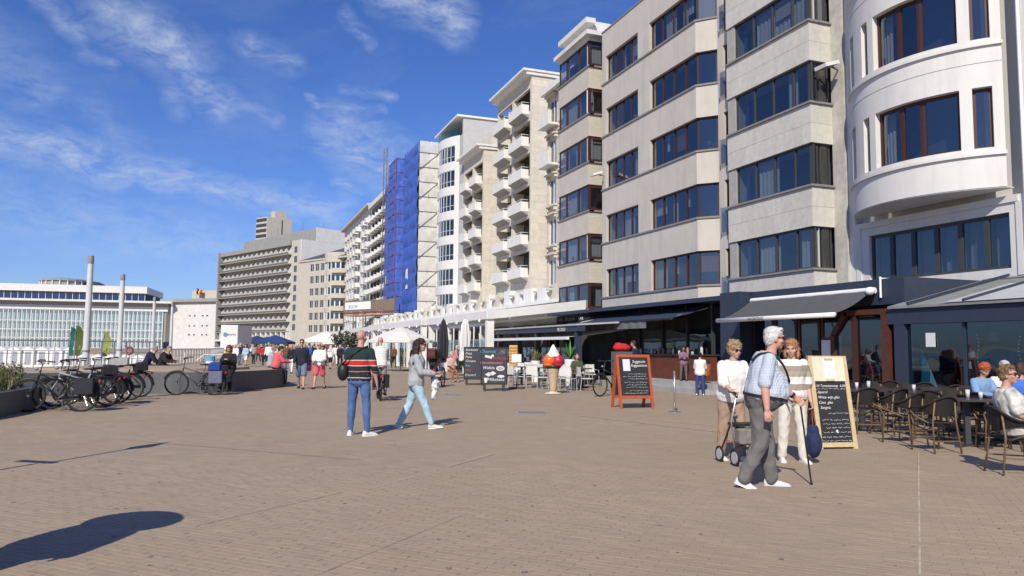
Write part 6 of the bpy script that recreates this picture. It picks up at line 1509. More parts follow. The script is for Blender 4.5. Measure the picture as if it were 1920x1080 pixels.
# ---- elderly man with stick
p = gp(1427, 915); fo = facing(99)
CHECK = check_mat('small blue check', (.56, .61, .68), (.26, .32, .42), 62)
old, J3 = person('person', 'white haired elderly man in checked shirt and grey trousers walking with a stick', dict(h=1.79, w=1.24, belly=.17, hunch=.045, lean=8, limb=1.12, legs=((11, 5, 2), (-3, 22, 2)), feet=((0, 0), (-22, 0)), sw=1.16, arms=((30, 10, 18, 0), (-13, 13, 16, 0)), style='short', vol=1.07, hair=(.58, .58, .57), glasses=(.05, .02, .015), skin=(.56, .295, .225), top=(.5, .5, .55), topmat=CHECK, hem=.03, loose=.014, sleeve=.46, sr=1.04, pants=(.145, .14, .135), pr=1.07, ankle=.064, waist=.075, shoes=(.66, .66, .65), solecol=(.72, .72, .71), fold=.010, pfold=.014, seed=3.7, curl=45, head=(-6, -3)), p, fo, lod=0)
m = MB(); k = J3.k
def ring_at(J, P, t, grow):
    mm = MB(); torso(mm, J, P, t, t + .05, grow); return mm.v[:18]
Pold = dict(w=1.24, belly=.17, hunch=.045)
A = [Vector(v) for v in ring_at(J3, Pold, .046, .027)]; A2 = [v + Vector((0, 0, .036)) for v in A]; m = MB(); n = 18
m.add(A + A2, [(i, (i + 1) % n, n + (i + 1) % n, n + i) for i in range(n)]); m.build('belt', LEATHER, old, True, color=(.015, .015, .017))
pts = [J3.spine(.50, -.13, .0) + J3.pel * 0 for _ in (0,)]
def on(J, t, dx, dy): return J.pel + J.sp * (t * J.k) + J.rt * (dx * J.k) + J.fw * (dy * J.k)
strap = [on(J3, .04, -.24, .02), on(J3, .10, -.235, .185), on(J3, .18, -.17, .284), on(J3, .27, -.08, .290), on(J3, .36, .0, .235), on(J3, .43, .06, .180), on(J3, .495, .10, .105), on(J3, .528, .115, .02), on(J3, .50, .115, -.08), on(J3, .42, .08, -.145)]
m = MB()
for a, b_ in zip(strap, strap[1:]): m.bar(a, b_, .040, .022, (a + b_) / 2 - on(J3, .28, 0, .0))
m.build('bag_strap', LEATHER, old, color=(.02, .02, .024))
hr = J3.arms[0]; hp = hr[2] + hr[4] * .09; tip = hp + Vector((.03, .10, 0)); tip.z = 0
st_ = thing('walking_stick', 'thin black walking stick held by the elderly man in checked shirt', 'walking stick', p, fo)
MB().cyl(tip, hp + Vector((0, 0, .0)), .010, n=8).build('shaft', BLACK, st_); MB().cyl(tip, tip + (hp - tip) * .04, .016, n=8).build('ferrule', RUBBER, st_)
MB().tube([hp + Vector((0, -.06, .0)), hp + Vector((0, 0, .018)), hp + Vector((0, .06, .012))], .013, 7).build('handle', BLACK, st_)
MB().cyl(hr[2] - hr[4] * .035, hr[2] - hr[4] * .005, .036, n=12).build('wristwatch', BLACK, old)

# ---- woman pushing a rollator
p = gp(1372, 862); fl_ = facing(168)
lad, J4 = person('person', 'elderly woman in white jumper and beige trousers pushing a folding rollator', dict(h=1.64, w=1.14, belly=.06, bust=.05, lean=8, limb=1.0, legs=((9, 8, 2), (-4, 8, 2)), feet=((3, 0), (-6, 0)), arms=((24, 8, 44, 0), (24, 8, 44, 0)), style='curly', vol=1.16, hair=(.34, .235, .13), glasses=(.02, .012, .012), skin=(.54, .315, .24), top=(.74, .72, .68), hem=-.06, loose=.02, flare=.03, sleeve=.62, sr=1.4, pants=(.36, .25, .18), pr=1.12, ankle=.058, shoes=(.70, .70, .68), solecol=(.7, .7, .69), fold=.010, pfold=.010, seed=4.2, curl=55, head=(-6, -9)), p, fl_, lod=0)
# rollator, in its owner's frame: she holds it in front of her
ro = thing('rollator', 'folding black and silver rollator with small wheels pushed by the woman in white', 'rollator', p, fl_)
hands = [a[2] + a[4] * .07 for a in J4.arms]; fy = .42
for s, h_ in zip((-1, 1), hands):
    x_ = h_.x
    MB().tube([h_ + Vector((0, -.10, .01)), h_ + Vector((0, .05, .0)), h_ + Vector((0, .09, -.05))], .016, 7).build('hand_grip', RUBBER, ro)
    MB().tube([h_ + Vector((0, .08, -.02)), (x_ * 1.05, fy - .02, .55), (x_ * 1.15, fy + .10, .22)], .012, 7).build('upright_tube', STEEL, ro, True)
    MB().tube([(x_ * 1.05, fy - .02, .55), (x_ * 1.2, fy - .28, .12)], .012, 6).build('rear_tube', BLACK, ro)
    for y_, r_ in ((fy + .12, .105), (fy - .30, .10)):
        w0 = MB().tube([(x_ * 1.2 + .0, y_ + r_ * math.cos(q * math.pi / 9), r_ + .002 + r_ * math.sin(q * math.pi / 9) * .985) for q in range(18)], .014, 6, True).build('wheel', RUBBER, ro, True)
        MB().cyl((x_ * 1.2 - .014, y_, r_ + .002), (x_ * 1.2 + .014, y_, r_ + .002), r_ * .74, n=14).build('hub', mat('grey wheel hub', (.42, .43, .44), .5), w0)
MB().tube([(hands[0].x * 1.05, fy, .5), (0, fy + .02, .47), (hands[1].x * 1.05, fy, .5)], .011, 6).build('cross_bar', BLACK, ro)
m = MB(); m.box(-.17, .17, fy - .20, fy + .06, .50, .535); m.build('seat', LEATHER, ro, color=(.02, .02, .02))
m = MB(); m.box(-.15, .15, fy - .06, fy + .10, .27, .47); me = remeshed(m, .014, 4, .5, folds(.012)); obj('basket_bag', me, CLOTH, ro, color=(.20, .19, .17))
MB().bar((hands[0].x * 1.15, fy + .10, .22), (hands[1].x * 1.15, fy - .10, .30), .02, .012).build('fold_brace', mat('red anodised bar', (.45, .05, .03), .4), ro); MB().bar((hands[1].x * 1.15, fy + .10, .23), (hands[0].x * 1.15, fy - .10, .31), .02, .012).build('fold_brace', BLACK, ro)

# ---- woman in beige striped top
TANT = stripes_mat('white and taupe top', [(.80, (.70, .69, .66)), (.99, (.30, .265, .21)), (1.07, (.74, .73, .71)), (1.17, (.36, .32, .25)), (1.245, (.27, .24, .19)), (1.32, (.74, .73, .71)), (1.6, (.74, .73, .71))], warp=.02)
p = gp(1487, 866)
lad2, J5 = person('person', 'woman with short reddish hair in taupe and white top beside the menu board', dict(h=1.66, w=1.10, belly=.04, bust=.05, legs=((3, 3, 4), (-2, 3, 4)), feet=((0, -10), (0, 8)), arms=((2, 9, 16, 0), (10, 8, 38, 30)), style='bob', vol=1.06, hair=(.42, .21, .095), skin=(.56, .33, .25), top=(.7, .7, .68), topmat=TANT, hem=-.04, loose=.022, flare=.02, sleeve=.56, sr=1.5, pants=(.66, .62, .55), pr=1.12, ankle=.054, shoes=(.74, .74, .72), solecol=(.72, .72, .70), fold=.010, pfold=.010, seed=5.1, curl=50, head=(25, -12)), p, facing(184), lod=0)
hl_ = J5.arms[0][2] + J5.arms[0][4] * .10
bg_ = thing('shoulder_tote', 'dark blue tote bag with brown handles held low by the woman in taupe top', 'bag', p, facing(184))
m = MB(); m.ell((hl_.x, hl_.y, .27), (.10, .15, .19), None, 14, 10); m.ell((hl_.x, hl_.y, .42), (.07, .11, .10)); me = remeshed(m, .012, 2, .5, folds(.012)); obj('pouch', me, CLOTH, bg_, color=(.018, .028, .085))
for s in (-1, 1): MB().tube([(hl_.x + s * .02, hl_.y - .06, .48), (hl_.x + s * .008, hl_.y - .01, hl_.z), (hl_.x + s * .02, hl_.y + .06, .48)], .009, 6).build('handle', LEATHER, bg_, True, color=(.25, .09, .04))
ALUD = mat('dull dark alloy', (.055, .055, .058), .5, .15, 20, metal=.3)
# ================================================================== bicycles
def make_bike(label, col=(.02, .02, .022), basket=False, pannier=None, bag=None, w_=.34):
    t = thing('bicycle', label, 'bicycle'); wb = .545
    for y_ in (wb, -wb):
        tyre = MB().tube([(0, y_ + w_ * math.cos(q * math.pi / 14), w_ + .018 + w_ * math.sin(q * math.pi / 14)) for q in range(28)], .023, 6, True).build('tyre', RUBBER, t, True)
        MB().tube([(0, y_ + (w_ - .025) * math.cos(q * math.pi / 14), w_ + .018 + (w_ - .025) * math.sin(q * math.pi / 14)) for q in range(28)], .010, 5, True).build('rim', ALUD, tyre, True)
        m = MB()
        for q in range(18):
            a = q * math.pi / 9 + .1; m.cyl((.02 * (-1) ** q, y_, w_ + .018), (0, y_ + (w_ - .03) * math.cos(a), w_ + .018 + (w_ - .03) * math.sin(a)), .0022, n=3, caps=False)
        o = m.build('spokes', ALUD, tyre); o['kind'] = 'stuff'
        MB().cyl((-.05, y_, w_ + .018), (.05, y_, w_ + .018), .025, n=8).build('hub', STEEL, tyre)
        MB().tube([(0, y_ + (w_ + .035) * math.cos(rad(a)), w_ + .018 + (w_ + .035) * math.sin(rad(a))) for a in (range(35, 200, 15) if y_ < 0 else range(20, 150, 13))], .027, 5).build('mudguard', PAINT, t, True, color=(.02, .02, .02))
    bb, st, hd = Vector((0, -.08, .30)), Vector((0, -.26, .80)), Vector((0, .34, .92)); hd2 = Vector((0, .38, .72)); rax = Vector((0, -wb, w_ + .018)); fax = Vector((0, wb, w_ + .018))
    m = MB(); m.tube([bb, st], .021, 7); m.tube([bb, hd2], .027, 7); m.tube([st * .7 + bb * .3, hd * .6 + hd2 * .4], .021, 7); m.tube([hd, hd2], .021, 7)
    for s in (-.05, .05): m.tube([bb + Vector((s * .5, 0, 0)), rax + Vector((s, 0, 0))], .010, 5); m.tube([st * .8 + bb * .2, rax + Vector((s, 0, 0))], .009, 5)
    m.build('frame', PAINT, t, True, color=col)
    m = MB()
    for s in (-.045, .045): m.tube([hd2 + Vector((s * .6, 0, -.02)), fax + Vector((s, -.03, .1)), fax + Vector((s, 0, 0))], .011, 6)
    m.tube([hd2 + Vector((-.03, 0, -.02)), hd2 + Vector((.03, 0, -.02))], .012, 5); m.build('fork', PAINT, t, True, color=col)
    MB().tube([hd, hd + Vector((0, -.03, .14)), hd + Vector((0, .02, .19))], .013, 6).build('stem', ALUD, t)
    c = hd + Vector((0, .02, .19)); hb = MB().tube([c + Vector((-.29, -.17, .02)), c + Vector((-.27, -.08, .03)), c + Vector((-.12, .01, .01)), c + Vector((.12, .01, .01)), c + Vector((.27, -.08, .03)), c + Vector((.29, -.17, .02))], .011, 6).build('handlebar', ALUD, t, True)
    for s in (-1, 1):
        MB().cyl(c + Vector((s * .285, -.08, .025)), c + Vector((s * .295, -.20, .018)), .017, n=7).build('grip', RUBBER, hb)
        MB().tube([c + Vector((s * .24, -.03, .02)), c + Vector((s * .25, .02, -.02)), c + Vector((s * .28, -.10, -.015))], .006, 4).build('brake_lever', BLACK, hb)
    MB().ell(hd + Vector((0, .09, .03)), (.035, .05, .035), n=8, m=6).build('headlight', PLASTIC, t, True, color=(.25, .25, .26))
    m = MB(); m.ell(st + Vector((0, -.05, .13)), (.085, .10, .035)); m.ell(st + Vector((0, .07, .125)), (.03, .10, .022)); obj('saddle', remeshed(m, .012, 2), LEATHER, t, color=(.015, .015, .016))
    MB().tube([st, st + Vector((0, -.02, .11))], .013, 6).build('seat_post', STEEL, t)
    m = MB().box(-.012, .045, -.56, -.02, .26, .36); m.build('chain_guard', PAINT, t, color=(.02, .02, .022))
    cr_ = MB().tube([(.06, -.08 + .12, .30 - .12), (.06, -.08, .30), (-.06, -.08, .30), (-.06, -.08 - .12, .30 + .12)], .010, 5).build('crank', STEEL, t)
    for s in (1, -1): MB().box(.06 if s > 0 else -.15, .15 if s > 0 else -.06, -.08 + s * .12 - .04, -.08 + s * .12 + .04, .30 - s * .12 - .012, .30 - s * .12 + .012).build('pedal', RUBBER, cr_)
    m = MB()
    for s in (-.06, .06): m.tube([(s, -.30, .74), (s, -.85, .73)], .007, 5); m.tube([(s, -.80, .73), (s, -wb, w_)], .006, 4)
    for y_ in (-.35, -.5, -.65, -.83): m.tube([(-.06, y_, .735), (.06, y_, .735)], .006, 4)
    m.build('rack', BLACK, t); MB().box(-.04, .04, -.90, -.86, .66, .72).build('rear_light', PLASTIC, t, color=(.35, .02, .02))
    MB().tube([(-.05, -.15, .28), (-.17, -.22, .03)], .009, 5).build('kickstand', STEEL, t)
    if pannier:
        for s in (-1, 1):
            m = MB(); m.box(s * .09 - .0, s * .22, -.80, -.42, .38, .74); me = remeshed(m, .02, 3, .5, folds(.006)); obj('pannier', me, CLOTH, t, color=pannier)
    if bag: m = MB(); m.box(-.13, .13, -.72, -.38, .76, .95); m.ell((0, -.55, .95), (.14, .18, .06)); obj('rack_bag', remeshed(m, .016, 3, .5, folds(.006)), CLOTH, t, color=bag)
    return t
def put_bike(t, front, rear, lean=0):
    a, b_ = gp(*front), gp(*rear); d = a - b_; mid = (a + b_) / 2; t.location = (mid.x, mid.y, 0); t.rotation_mode = 'XYZ'; t.rotation_euler = (0, rad(lean), math.atan2(-d.x, d.y))
parked = 'bicycles parked against the planter'
b0 = make_bike('black bicycle with dark pannier, nearest in the row against the planter', pannier=(.025, .025, .035)); b0['group'] = parked; put_bike(b0, (48, 773), (154, 772), 5)
b1 = make_bike('black bicycle with silver frame, second in the row against the planter', col=(.30, .31, .32)); b1['group'] = parked; put_bike(b1, (96, 768), (188, 765), 4)
b2 = copy_tree(b0); b2['label'] = 'black bicycle with panniers, third in the row against the planter'; put_bike(b2, (128, 759), (216, 757), -4)
b3 = copy_tree(b1); b3['label'] = 'dark bicycle fourth in the row against the planter'; put_bike(b3, (160, 753), (238, 751), 6)
for ch in b3.children:
    if ch.name.startswith(('frame', 'fork')): ch.color = (.03, .03, .035, 1)
b4 = make_bike('bicycle with a bag on its rack, farthest in the row against the planter', bag=(.02, .02, .022)); b4['group'] = parked; put_bike(b4, (186, 748), (262, 745), 5)
b6 = copy_tree(b4); b6['label'] = 'black bicycle squeezed between the second and third in the row'; put_bike(b6, (108, 764), (200, 761), 2)
b5 = make_bike('bicycle with grey panniers and blue rack bag leaning on the granite wall', col=(.10, .10, .10), pannier=(.14, .145, .22), bag=(.02, .05, .24)); put_bike(b5, (338, 741), (394, 741), -3)

# ================================================================== more people
def P(**k): return k
WALK_A = dict(legs=((20, 6, 2), (-16, 16, 2)), arms=((-16, 8, 14, 0), (18, 8, 24, 0)), feet=((4, 0), (-18, 0)))
WALK_B = dict(legs=((-14, 14, 2), (19, 5, 2)), arms=((16, 8, 20, 0), (-14, 8, 14, 0)), feet=((-16, 0), (4, 0)))
STAND = dict(legs=((2, 3, 4), (-2, 3, 4)), arms=((4, 8, 12, 0), (4, 8, 12, 0)))
SIT = dict(legs=((82, 78, 6), (80, 82, 6)), arms=((24, 10, 62, 20), (26, 10, 60, 20)))
def stand(px_, py_, deg, label, lod=1, z=0, group=None, name='person', **k): return person(name, label, k, gp(px_, py_, z) if z else gp(px_, py_), facing(deg), group, lod)
# couple walking to the camera
stand(564, 729, 172, 'man in navy jumper and denim shorts walking towards the camera', **dict(WALK_A, h=1.80, w=1.06, style='short', hair=(.03, .02, .015), glasses=(.015, .015, .015), top=(.018, .02, .038), hem=-.08, loose=.018, sr=1.15, pants=(.13, .19, .28), cut=.46, pr=1.15, pantsmat=DENIM, shoes=(.02, .02, .02), seed=6.1))
stand(598, 729, 184, 'woman in white blouse and pink shorts carrying a pink bag', **dict(WALK_B, h=1.70, w=1.0, style='bob', hair=(.55, .45, .32), glasses=(.015, .015, .015), top=(.72, .71, .68), hem=-.04, loose=.03, sr=1.4, arms=((14, 8, 60, 25), (12, 8, 64, 25)), pants=(.62, .09, .14), cut=.40, pr=1.15, shoes=(.05, .03, .02), seed=6.7))
p = gp(589, 728); t = thing('tote_bag', 'pink shopping bag carried by the woman in pink shorts', 'bag', p, facing(184))
m = MB(); m.box(.10, .42, .05, .15, .62, .98); obj('bag', remeshed(m, .018, 3, .5, folds(.01)), CLOTH, t, color=(.72, .16, .26)); MB().tube([(.16, .1, .97), (.2, .12, 1.12), (.34, .12, 1.12), (.38, .1, .97)], .008, 5).build('handle', CLOTH, t, color=(.72, .16, .26))
# cyclist
cyb = make_bike('dark bicycle ridden by the man in white striped shirt', pannier=(.015, .015, .018)); c0 = gp(713, 752); cdir = facing(-14)
d_ = Vector((-math.sin(cdir), math.cos(cdir), 0)); cyb.location = c0 + d_ * .55; cyb.rotation_euler = (0, 0, cdir)
WSTR = stripes_mat('white shirt with thin lines', [(.9, (.70, .70, .68))] + [(.95 + .055 * i + o, c) for i in range(12) for o, c in ((0, (.30, .30, .31)), (.010, (.70, .70, .68)))] + [(1.8, (.7, .7, .68))])
person('person', 'bald man in white striped shirt cycling away from the camera', dict(h=1.74, w=1.1, seat=.90, lean=14, legs=((58, 62, 6), (22, 44, 6)), arms=((44, 14, 20, 0), (44, 14, 20, 0)), feet=((0, 0), (0, 0)), style='bald', top=(.7, .7, .68), topmat=WSTR, hem=-.06, loose=.022, sr=1.2, sleeve=.9, pants=(.40, .40, .39), pr=1.0, shoes=(.05, .05, .05), seed=7.3, head=(0, -8)), c0 + d_ * .27, cdir, lod=1)
# man with red rucksack pushing a bicycle
p = gp(813, 726); stand(813, 726, 14, 'man in dark clothes with a maroon rucksack pushing a bicycle away', **dict(WALK_A, h=1.76, w=1.08, style='short', hair=(.07, .055, .04), top=(.02, .02, .022), jacket=True, hem=-.10, loose=.022, sr=1.2, pants=(.012, .013, .022), pr=1.1, shoes=(.6, .6, .58), arms=((10, 10, 30, 0), (30, 18, 40, 0)), seed=8.1))
t = thing('rucksack', 'maroon rucksack on the back of the man pushing a bicycle', 'rucksack', p, facing(14)); m = MB(); m.box(-.15, .15, -.32, -.15, 1.08, 1.47); obj('pack', remeshed(m, .018, 4, .5, folds(.008)), LEATHER, t, color=(.10, .022, .020)); m = MB().box(-.11, .11, -.35, -.32, 1.12, 1.27); obj('pocket', remeshed(m, .015, 3), LEATHER, t, color=(.085, .018, .018))
bk = copy_tree(b1); bk['label'] = 'silver bicycle pushed by the man with the maroon rucksack'; del bk['group']; q = gp(828, 727); bk.location = (q.x, q.y + .3, 0); bk.rotation_euler = (0, 0, facing(8))
# people on the seat wall
pz = dict(SIT); w0 = gp(425, 737)
person('person', 'woman in black with reddish hair sitting on the granite wall looking at her phone', dict(pz, h=1.66, w=1.22, belly=.05, bust=.05, seat=.66, legs=((58, 56, 9), (54, 50, 9)), arms=((28, 12, 84, 38), (28, 12, 84, 38)), style='bob', vol=1.05, hair=(.22, .06, .03), top=(.016, .016, .018), jacket=True, hem=-.06, loose=.03, sr=1.35, pants=(.012, .012, .018), pr=1.15, shoes=(.02, .02, .02), seed=9.2, head=(0, -22)), w0 + FW0 * .12, facing(176), lod=1)
t = thing('phone', 'phone held by the woman sitting on the granite wall', 'phone', w0 + FW0 * .12, facing(176)); MB().box(-.04, .04, .34, .42, .97, .985).build('phone', BLACK, t)
person('person', 'person in pink jacket sitting on the end of the granite wall', dict(pz, h=1.66, w=1.28, belly=.06, seat=.66, lean=12, hunch=.04, legs=((66, 60, 6), (64, 64, 6)), arms=((30, 12, 50, 20), (30, 12, 50, 20)), style='short', vol=1.08, hair=(.03, .022, .02), top=(.62, .12, .13), jacket=True, hem=-.06, loose=.03, sr=1.4, pants=(.015, .017, .035), shoes=(.03, .03, .03), seed=9.7, head=(10, -12)), gp(520, 725) - FW0 * .15 - RT0 * .05, facing(62), lod=1)
person('person', 'person in pale grey jacket sitting beside the one in pink', dict(pz, h=1.66, w=1.15, seat=.66, lean=6, legs=((66, 62, 6), (64, 64, 6)), style='short', vol=1.08, hair=(.28, .22, .18), top=(.33, .37, .41), jacket=True, hem=-.06, loose=.03, sr=1.3, pants=(.03, .03, .04), shoes=(.04, .04, .04), seed=10.2, head=(0, -8)), gp(512, 722) + FW0 * .55 - RT0 * .30, facing(70), lod=1)
for i, (px_, y_, c_, lab) in enumerate(((272, 689, (.012, .014, .035), 'hunched person in dark navy coat sitting on the far edge of the plaza'), (301, 689, (.02, .018, .018), 'person in black sitting on the plaza edge right of the navy coat'))):
    person('person', lab, dict(SIT, h=1.7, w=1.2, seat=PZ - .35, lean=26, hunch=.06, legs=((80, 80, 5), (78, 82, 5)), style='short', hair=(.25, .2, .17), top=c_, jacket=True, loose=.03, sr=1.4, pants=(.02, .02, .03), seed=11 + i, head=(0, -16)), gp(px_, y_, PZ) - Vector((0, 0, PZ)) + Vector((0, 0, .35)), facing(70 if i == 0 else 100), lod=2)
# terrace and counter people
p = gp(1211, 735); person('person', 'waiter in dark blue shirt standing at the snack counter', dict(STAND, h=1.84, w=1.12, belly=.05, style='short', hair=(.02, .015, .012), top=(.014, .018, .06), sleeve=.45, sr=1.2, hem=-.06, loose=.018, arms=((26, 10, 60, 30), (26, 10, 60, 30)), pants=(.02, .02, .025), shoes=(.02, .02, .02), skin=(.36, .20, .14), seed=12.2), Vector((14.15, 24.9, 0)), facing(-70), lod=1)
person('person', 'girl with dark hair in mauve jacket standing at the snack counter', dict(STAND, h=1.28, w=1.0, style='long', hair=(.02, .014, .012), top=(.22, .13, .19), jacket=True, hem=-.16, flare=.06, loose=.025, arms=((30, 8, 80, 35), (30, 8, 80, 35)), pants=(.13, .10, .09), shoes=(.05, .05, .05), skin=(.30, .17, .12), seed=13.1), Vector((15.75, 24.15, .35)), facing(185), lod=1)
person('person', 'child in white jacket and blue jeans standing by the counter steps', dict(STAND, h=1.42, w=1.06, style='bun', hair=(.02, .016, .015), top=(.74, .73, .70), jacket=True, hem=-.12, flare=.05, loose=.035, sr=1.3, arms=((20, 8, 50, 10), (20, 8, 50, 10)), pants=(.03, .055, .19), shoes=(.72, .70, .68), seed=14.3), gp(1313, 742), facing(20), lod=1)
t = thing('basket', 'orange basket on the counter beside the child in white jacket', 'basket', Vector((15.55, 22.55, 0)))
MB().lathe([(.20, .62), (.26, 1.02), (.24, 1.02), (.19, .66)], n=14).build('body', mat('orange wicker', (.42, .12, .04), .7, .25, 30), t); MB().cyl((0, 0, 0), (0, 0, .62), .04, n=6).build('stand', DARKG, t)
t = thing('basket_cover', 'dark blue cloth piled in the orange basket', 'cloth', Vector((15.55, 22.55, 1.0))); m = MB(); m.ell((0, 0, .05), (.2, .2, .12)); obj('cloth', remeshed(m, .02, 1, .5, folds(.02)), CLOTH, t, color=(.02, .025, .05))

# the crowd further down the promenade: eight figures, copied and recoloured
protos = []
for i, (pose, st_, cut) in enumerate(((WALK_A, 'short', 1), (WALK_B, 'bob', 1), (STAND, 'short', .46), (WALK_A, 'long', .42), (WALK_B, 'short', .46), (STAND, 'bob', 1), (WALK_A, 'bob', 1), (WALK_B, 'long', 1))):
    t, _ = person('person', 'x', dict(pose, h=1.76 if st_ == 'short' else 1.66, w=1.06, style=st_, top=(.5, .5, .5), pants=(.1, .1, .1), cut=cut, sr=1.15, loose=.02, hem=-.08, seed=20 + i, arms=((6, 9, 20 + 8 * i, 15), (10, 9, 30, 10))), (0, 0, 0), 0, lod=3); protos.append([t, False])
NAMES = {'white': (.70, .70, .68), 'black': (.014, .014, .016), 'navy': (.02, .025, .06), 'red': (.40, .03, .03), 'blue': (.04, .12, .42), 'grey': (.26, .27, .28), 'beige': (.45, .36, .26), 'pink': (.60, .22, .24), 'brown': (.13, .07, .04), 'orange': (.55, .20, .06), 'green': (.06, .15, .08), 'pale blue': (.35, .45, .58), 'cream': (.62, .57, .47), 'maroon': (.13, .02, .03), 'yellow': (.55, .42, .06), 'denim': (.08, .13, .24)}
crowd = [(475, 682, 5, 'grey', 'black', 30), (546, 700, 6, 'black', 'white', 186), (536, 692, 0, 'brown', 'denim', 10), (527, 688, 5, 'orange', 'denim', 20), (619, 692, 3, 'white', 'black', 8), (637, 690, 5, 'black', 'black', 170), (578, 690, 2, 'blue', 'navy', 15), (441, 690, 1, 'white', 'grey', 190), (606, 686, 7, 'cream', 'black', 20), (628, 684, 0, 'white', 'white', 160),
         (452, 679, 7, 'pink', 'beige', 180), (462, 676, 0, 'navy', 'black', 10), (484, 678, 1, 'red', 'navy', 185), (490, 675, 4, 'black', 'beige', 0), (498, 679, 0, 'pale blue', 'navy', 190), (505, 674, 6, 'white', 'denim', 20), (512, 677, 2, 'maroon', 'black', 175), (518, 672, 5, 'black', 'grey', 5), (556, 681, 7, 'navy', 'cream', 185), (551, 675, 4, 'grey', 'black', 10), (562, 673, 1, 'beige', 'navy', 20), (571, 676, 0, 'black', 'denim', 185), (585, 677, 6, 'green', 'beige', 0), (592, 672, 5, 'white', 'brown', 180), (600, 675, 4, 'navy', 'grey', 15), (611, 674, 0, 'red', 'black', 190), (645, 676, 1, 'pale blue', 'white', 10), (652, 680, 2, 'grey', 'denim', 175), (436, 674, 6, 'blue', 'black', 160), (446, 671, 5, 'cream', 'navy', 10), (456, 670, 0, 'black', 'grey', 190), (469, 671, 7, 'white', 'navy', 20), (478, 669, 4, 'brown', 'black', 0), (487, 670, 0, 'grey', 'navy', 185), (495, 668, 1, 'orange', 'black', 10), (523, 669, 2, 'beige', 'grey', 180), (531, 672, 6, 'black', 'brown', 15), (541, 669, 5, 'red', 'denim', 190), (567, 668, 7, 'white', 'grey', 0), (581, 668, 0, 'navy', 'beige', 10), (775, 694, 1, 'maroon', 'beige', 175), (795, 690, 6, 'black', 'navy', 20), (738, 690, 5, 'brown', 'black', 160), (865, 704, 7, 'white', 'black', 60), (855, 699, 5, 'pink', 'brown', 90), (760, 684, 0, 'navy', 'navy', 0), (785, 684, 2, 'cream', 'denim', 190), (845, 694, 4, 'black', 'beige', 30), (449, 684, 0, 'navy', 'denim', 12), (460, 687, 3, 'pale blue', 'white', 188), (493, 685, 6, 'red', 'black', 5), (503, 690, 2, 'white', 'navy', 182), (508, 683, 7, 'grey', 'black', 15), (553, 688, 1, 'maroon', 'denim', 190), (588, 684, 0, 'black', 'grey', 8), (601, 681, 3, 'pink', 'white', 180), (615, 680, 5, 'navy', 'black', 14), (633, 679, 6, 'beige', 'brown', 186), (641, 683, 4, 'blue', 'beige', 2), (515, 684, 1, 'cream', 'denim', 178), (559, 677, 2, 'green', 'navy', 188), (482, 673, 3, 'yellow', 'black', 4), (575, 672, 7, 'orange', 'navy', 176)]
used = {}
for px_, py_, i, a, b_, deg in crowd:
    pr_, flag = protos[i]
    if not flag: t = pr_; protos[i][1] = True
    else: t = copy_tree(pr_)
    q = gp(px_, py_); t.location = q; t.rotation_euler = (0, 0, facing(deg)); t.scale = (1, 1, 1)
    lower = 'shorts' if i in (2, 3, 4) else 'trousers'; lab = 'distant pedestrian in %s top and %s %s' % (a, b_, lower)
    used[lab] = used.get(lab, 0) + 1
    t['label'] = lab + ('', ', second one from the left', ', third one from the left', ', fourth one from the left')[used[lab] - 1]; t['category'] = 'person'; t['group'] = 'crowd along the promenade'
    hc_ = rnd.choice(((.03, .02, .015), (.10, .06, .035), (.35, .26, .16), (.45, .45, .44), (.05, .03, .02)))
    for ch in t.children:
        n_ = ch.name.split('.')[0]
        if n_ == 'shirt': ch.color = (*NAMES[a], 1)
        elif n_ in ('trousers', 'shorts'): ch.color = (*NAMES[b_], 1)
        elif n_ == 'hair': ch.color = (*hc_, 1)

# ================================================================== boards and displays
CHALK = mat('chalk', (.72, .72, .70), .95, .15, 40)
SLATE = mat('black chalkboard', (.022, .024, .028), .75, .3, 6)
def scribble(parent, x, z, L_, y, seed, h=.022, m_=None, rot=None):
    r = random.Random(seed); m = MB(); n = int(L_ / .018); pts = []
    u = 0
    while u < L_:
        wl = r.uniform(.04, .12)
        seg_ = [(x + u + wl * i / 6, y, z + h * r.uniform(-.5, .5)) for i in range(7)]
        for a, b_ in zip(seg_, seg_[1:]): m.bar(a, b_, .003, .0075, (0, 1, 0))
        u += wl + .02
    o = m.build('chalk_line', m_ or CHALK, parent); o['kind'] = 'stuff'; return o
def menu_board(px_, py_, deg, W_, H_, label, words, legs=.22):
    t = thing('menu_board', label, 'menu board', gp(px_, py_), facing(deg))
    z0, z1 = legs, legs + H_
    m = MB(); f = .035; m.box(-W_ / 2, W_ / 2, -.025, .025, z0, z0 + f); m.box(-W_ / 2, W_ / 2, -.025, .025, z1 - f, z1); m.box(-W_ / 2, -W_ / 2 + f, -.025, .025, z0 + f, z1 - f); m.box(W_ / 2 - f, W_ / 2, -.025, .025, z0 + f, z1 - f); m.build('frame', BLACK, t)
    MB().box(-W_ / 2 + f, W_ / 2 - f, -.014, .014, z0 + f, z1 - f).build('panel', mat('printed dark panel', (.045, .045, .060), .6, .15, 8), t)
    for x_ in (-W_ * .36, W_ * .36): MB().box(x_ - .05, x_ + .05, -.03, .03, .07, z0).build('leg', DARKG, t); MB().bar((x_, -.30, .035), (x_, .30, .035), .05, .05).build('foot', DARKG, t)
    MB().bar((-W_ * .42, 0, .06), (W_ * .42, 0, .06), .04, .03).build('base_bar', DARKG, t)
    for txt, x_, z_, s_, c_ in words: lettering(txt, s_, PAINT, t, (-x_, .018, z0 + z_ * H_), rad(180), color=c_, ext=.001, shear=.22)
    return t, z0, H_
WHc, TLc, RDc, ORc = (.7, .7, .7), (.10, .42, .48), (.50, .05, .08), (.62, .22, .15)
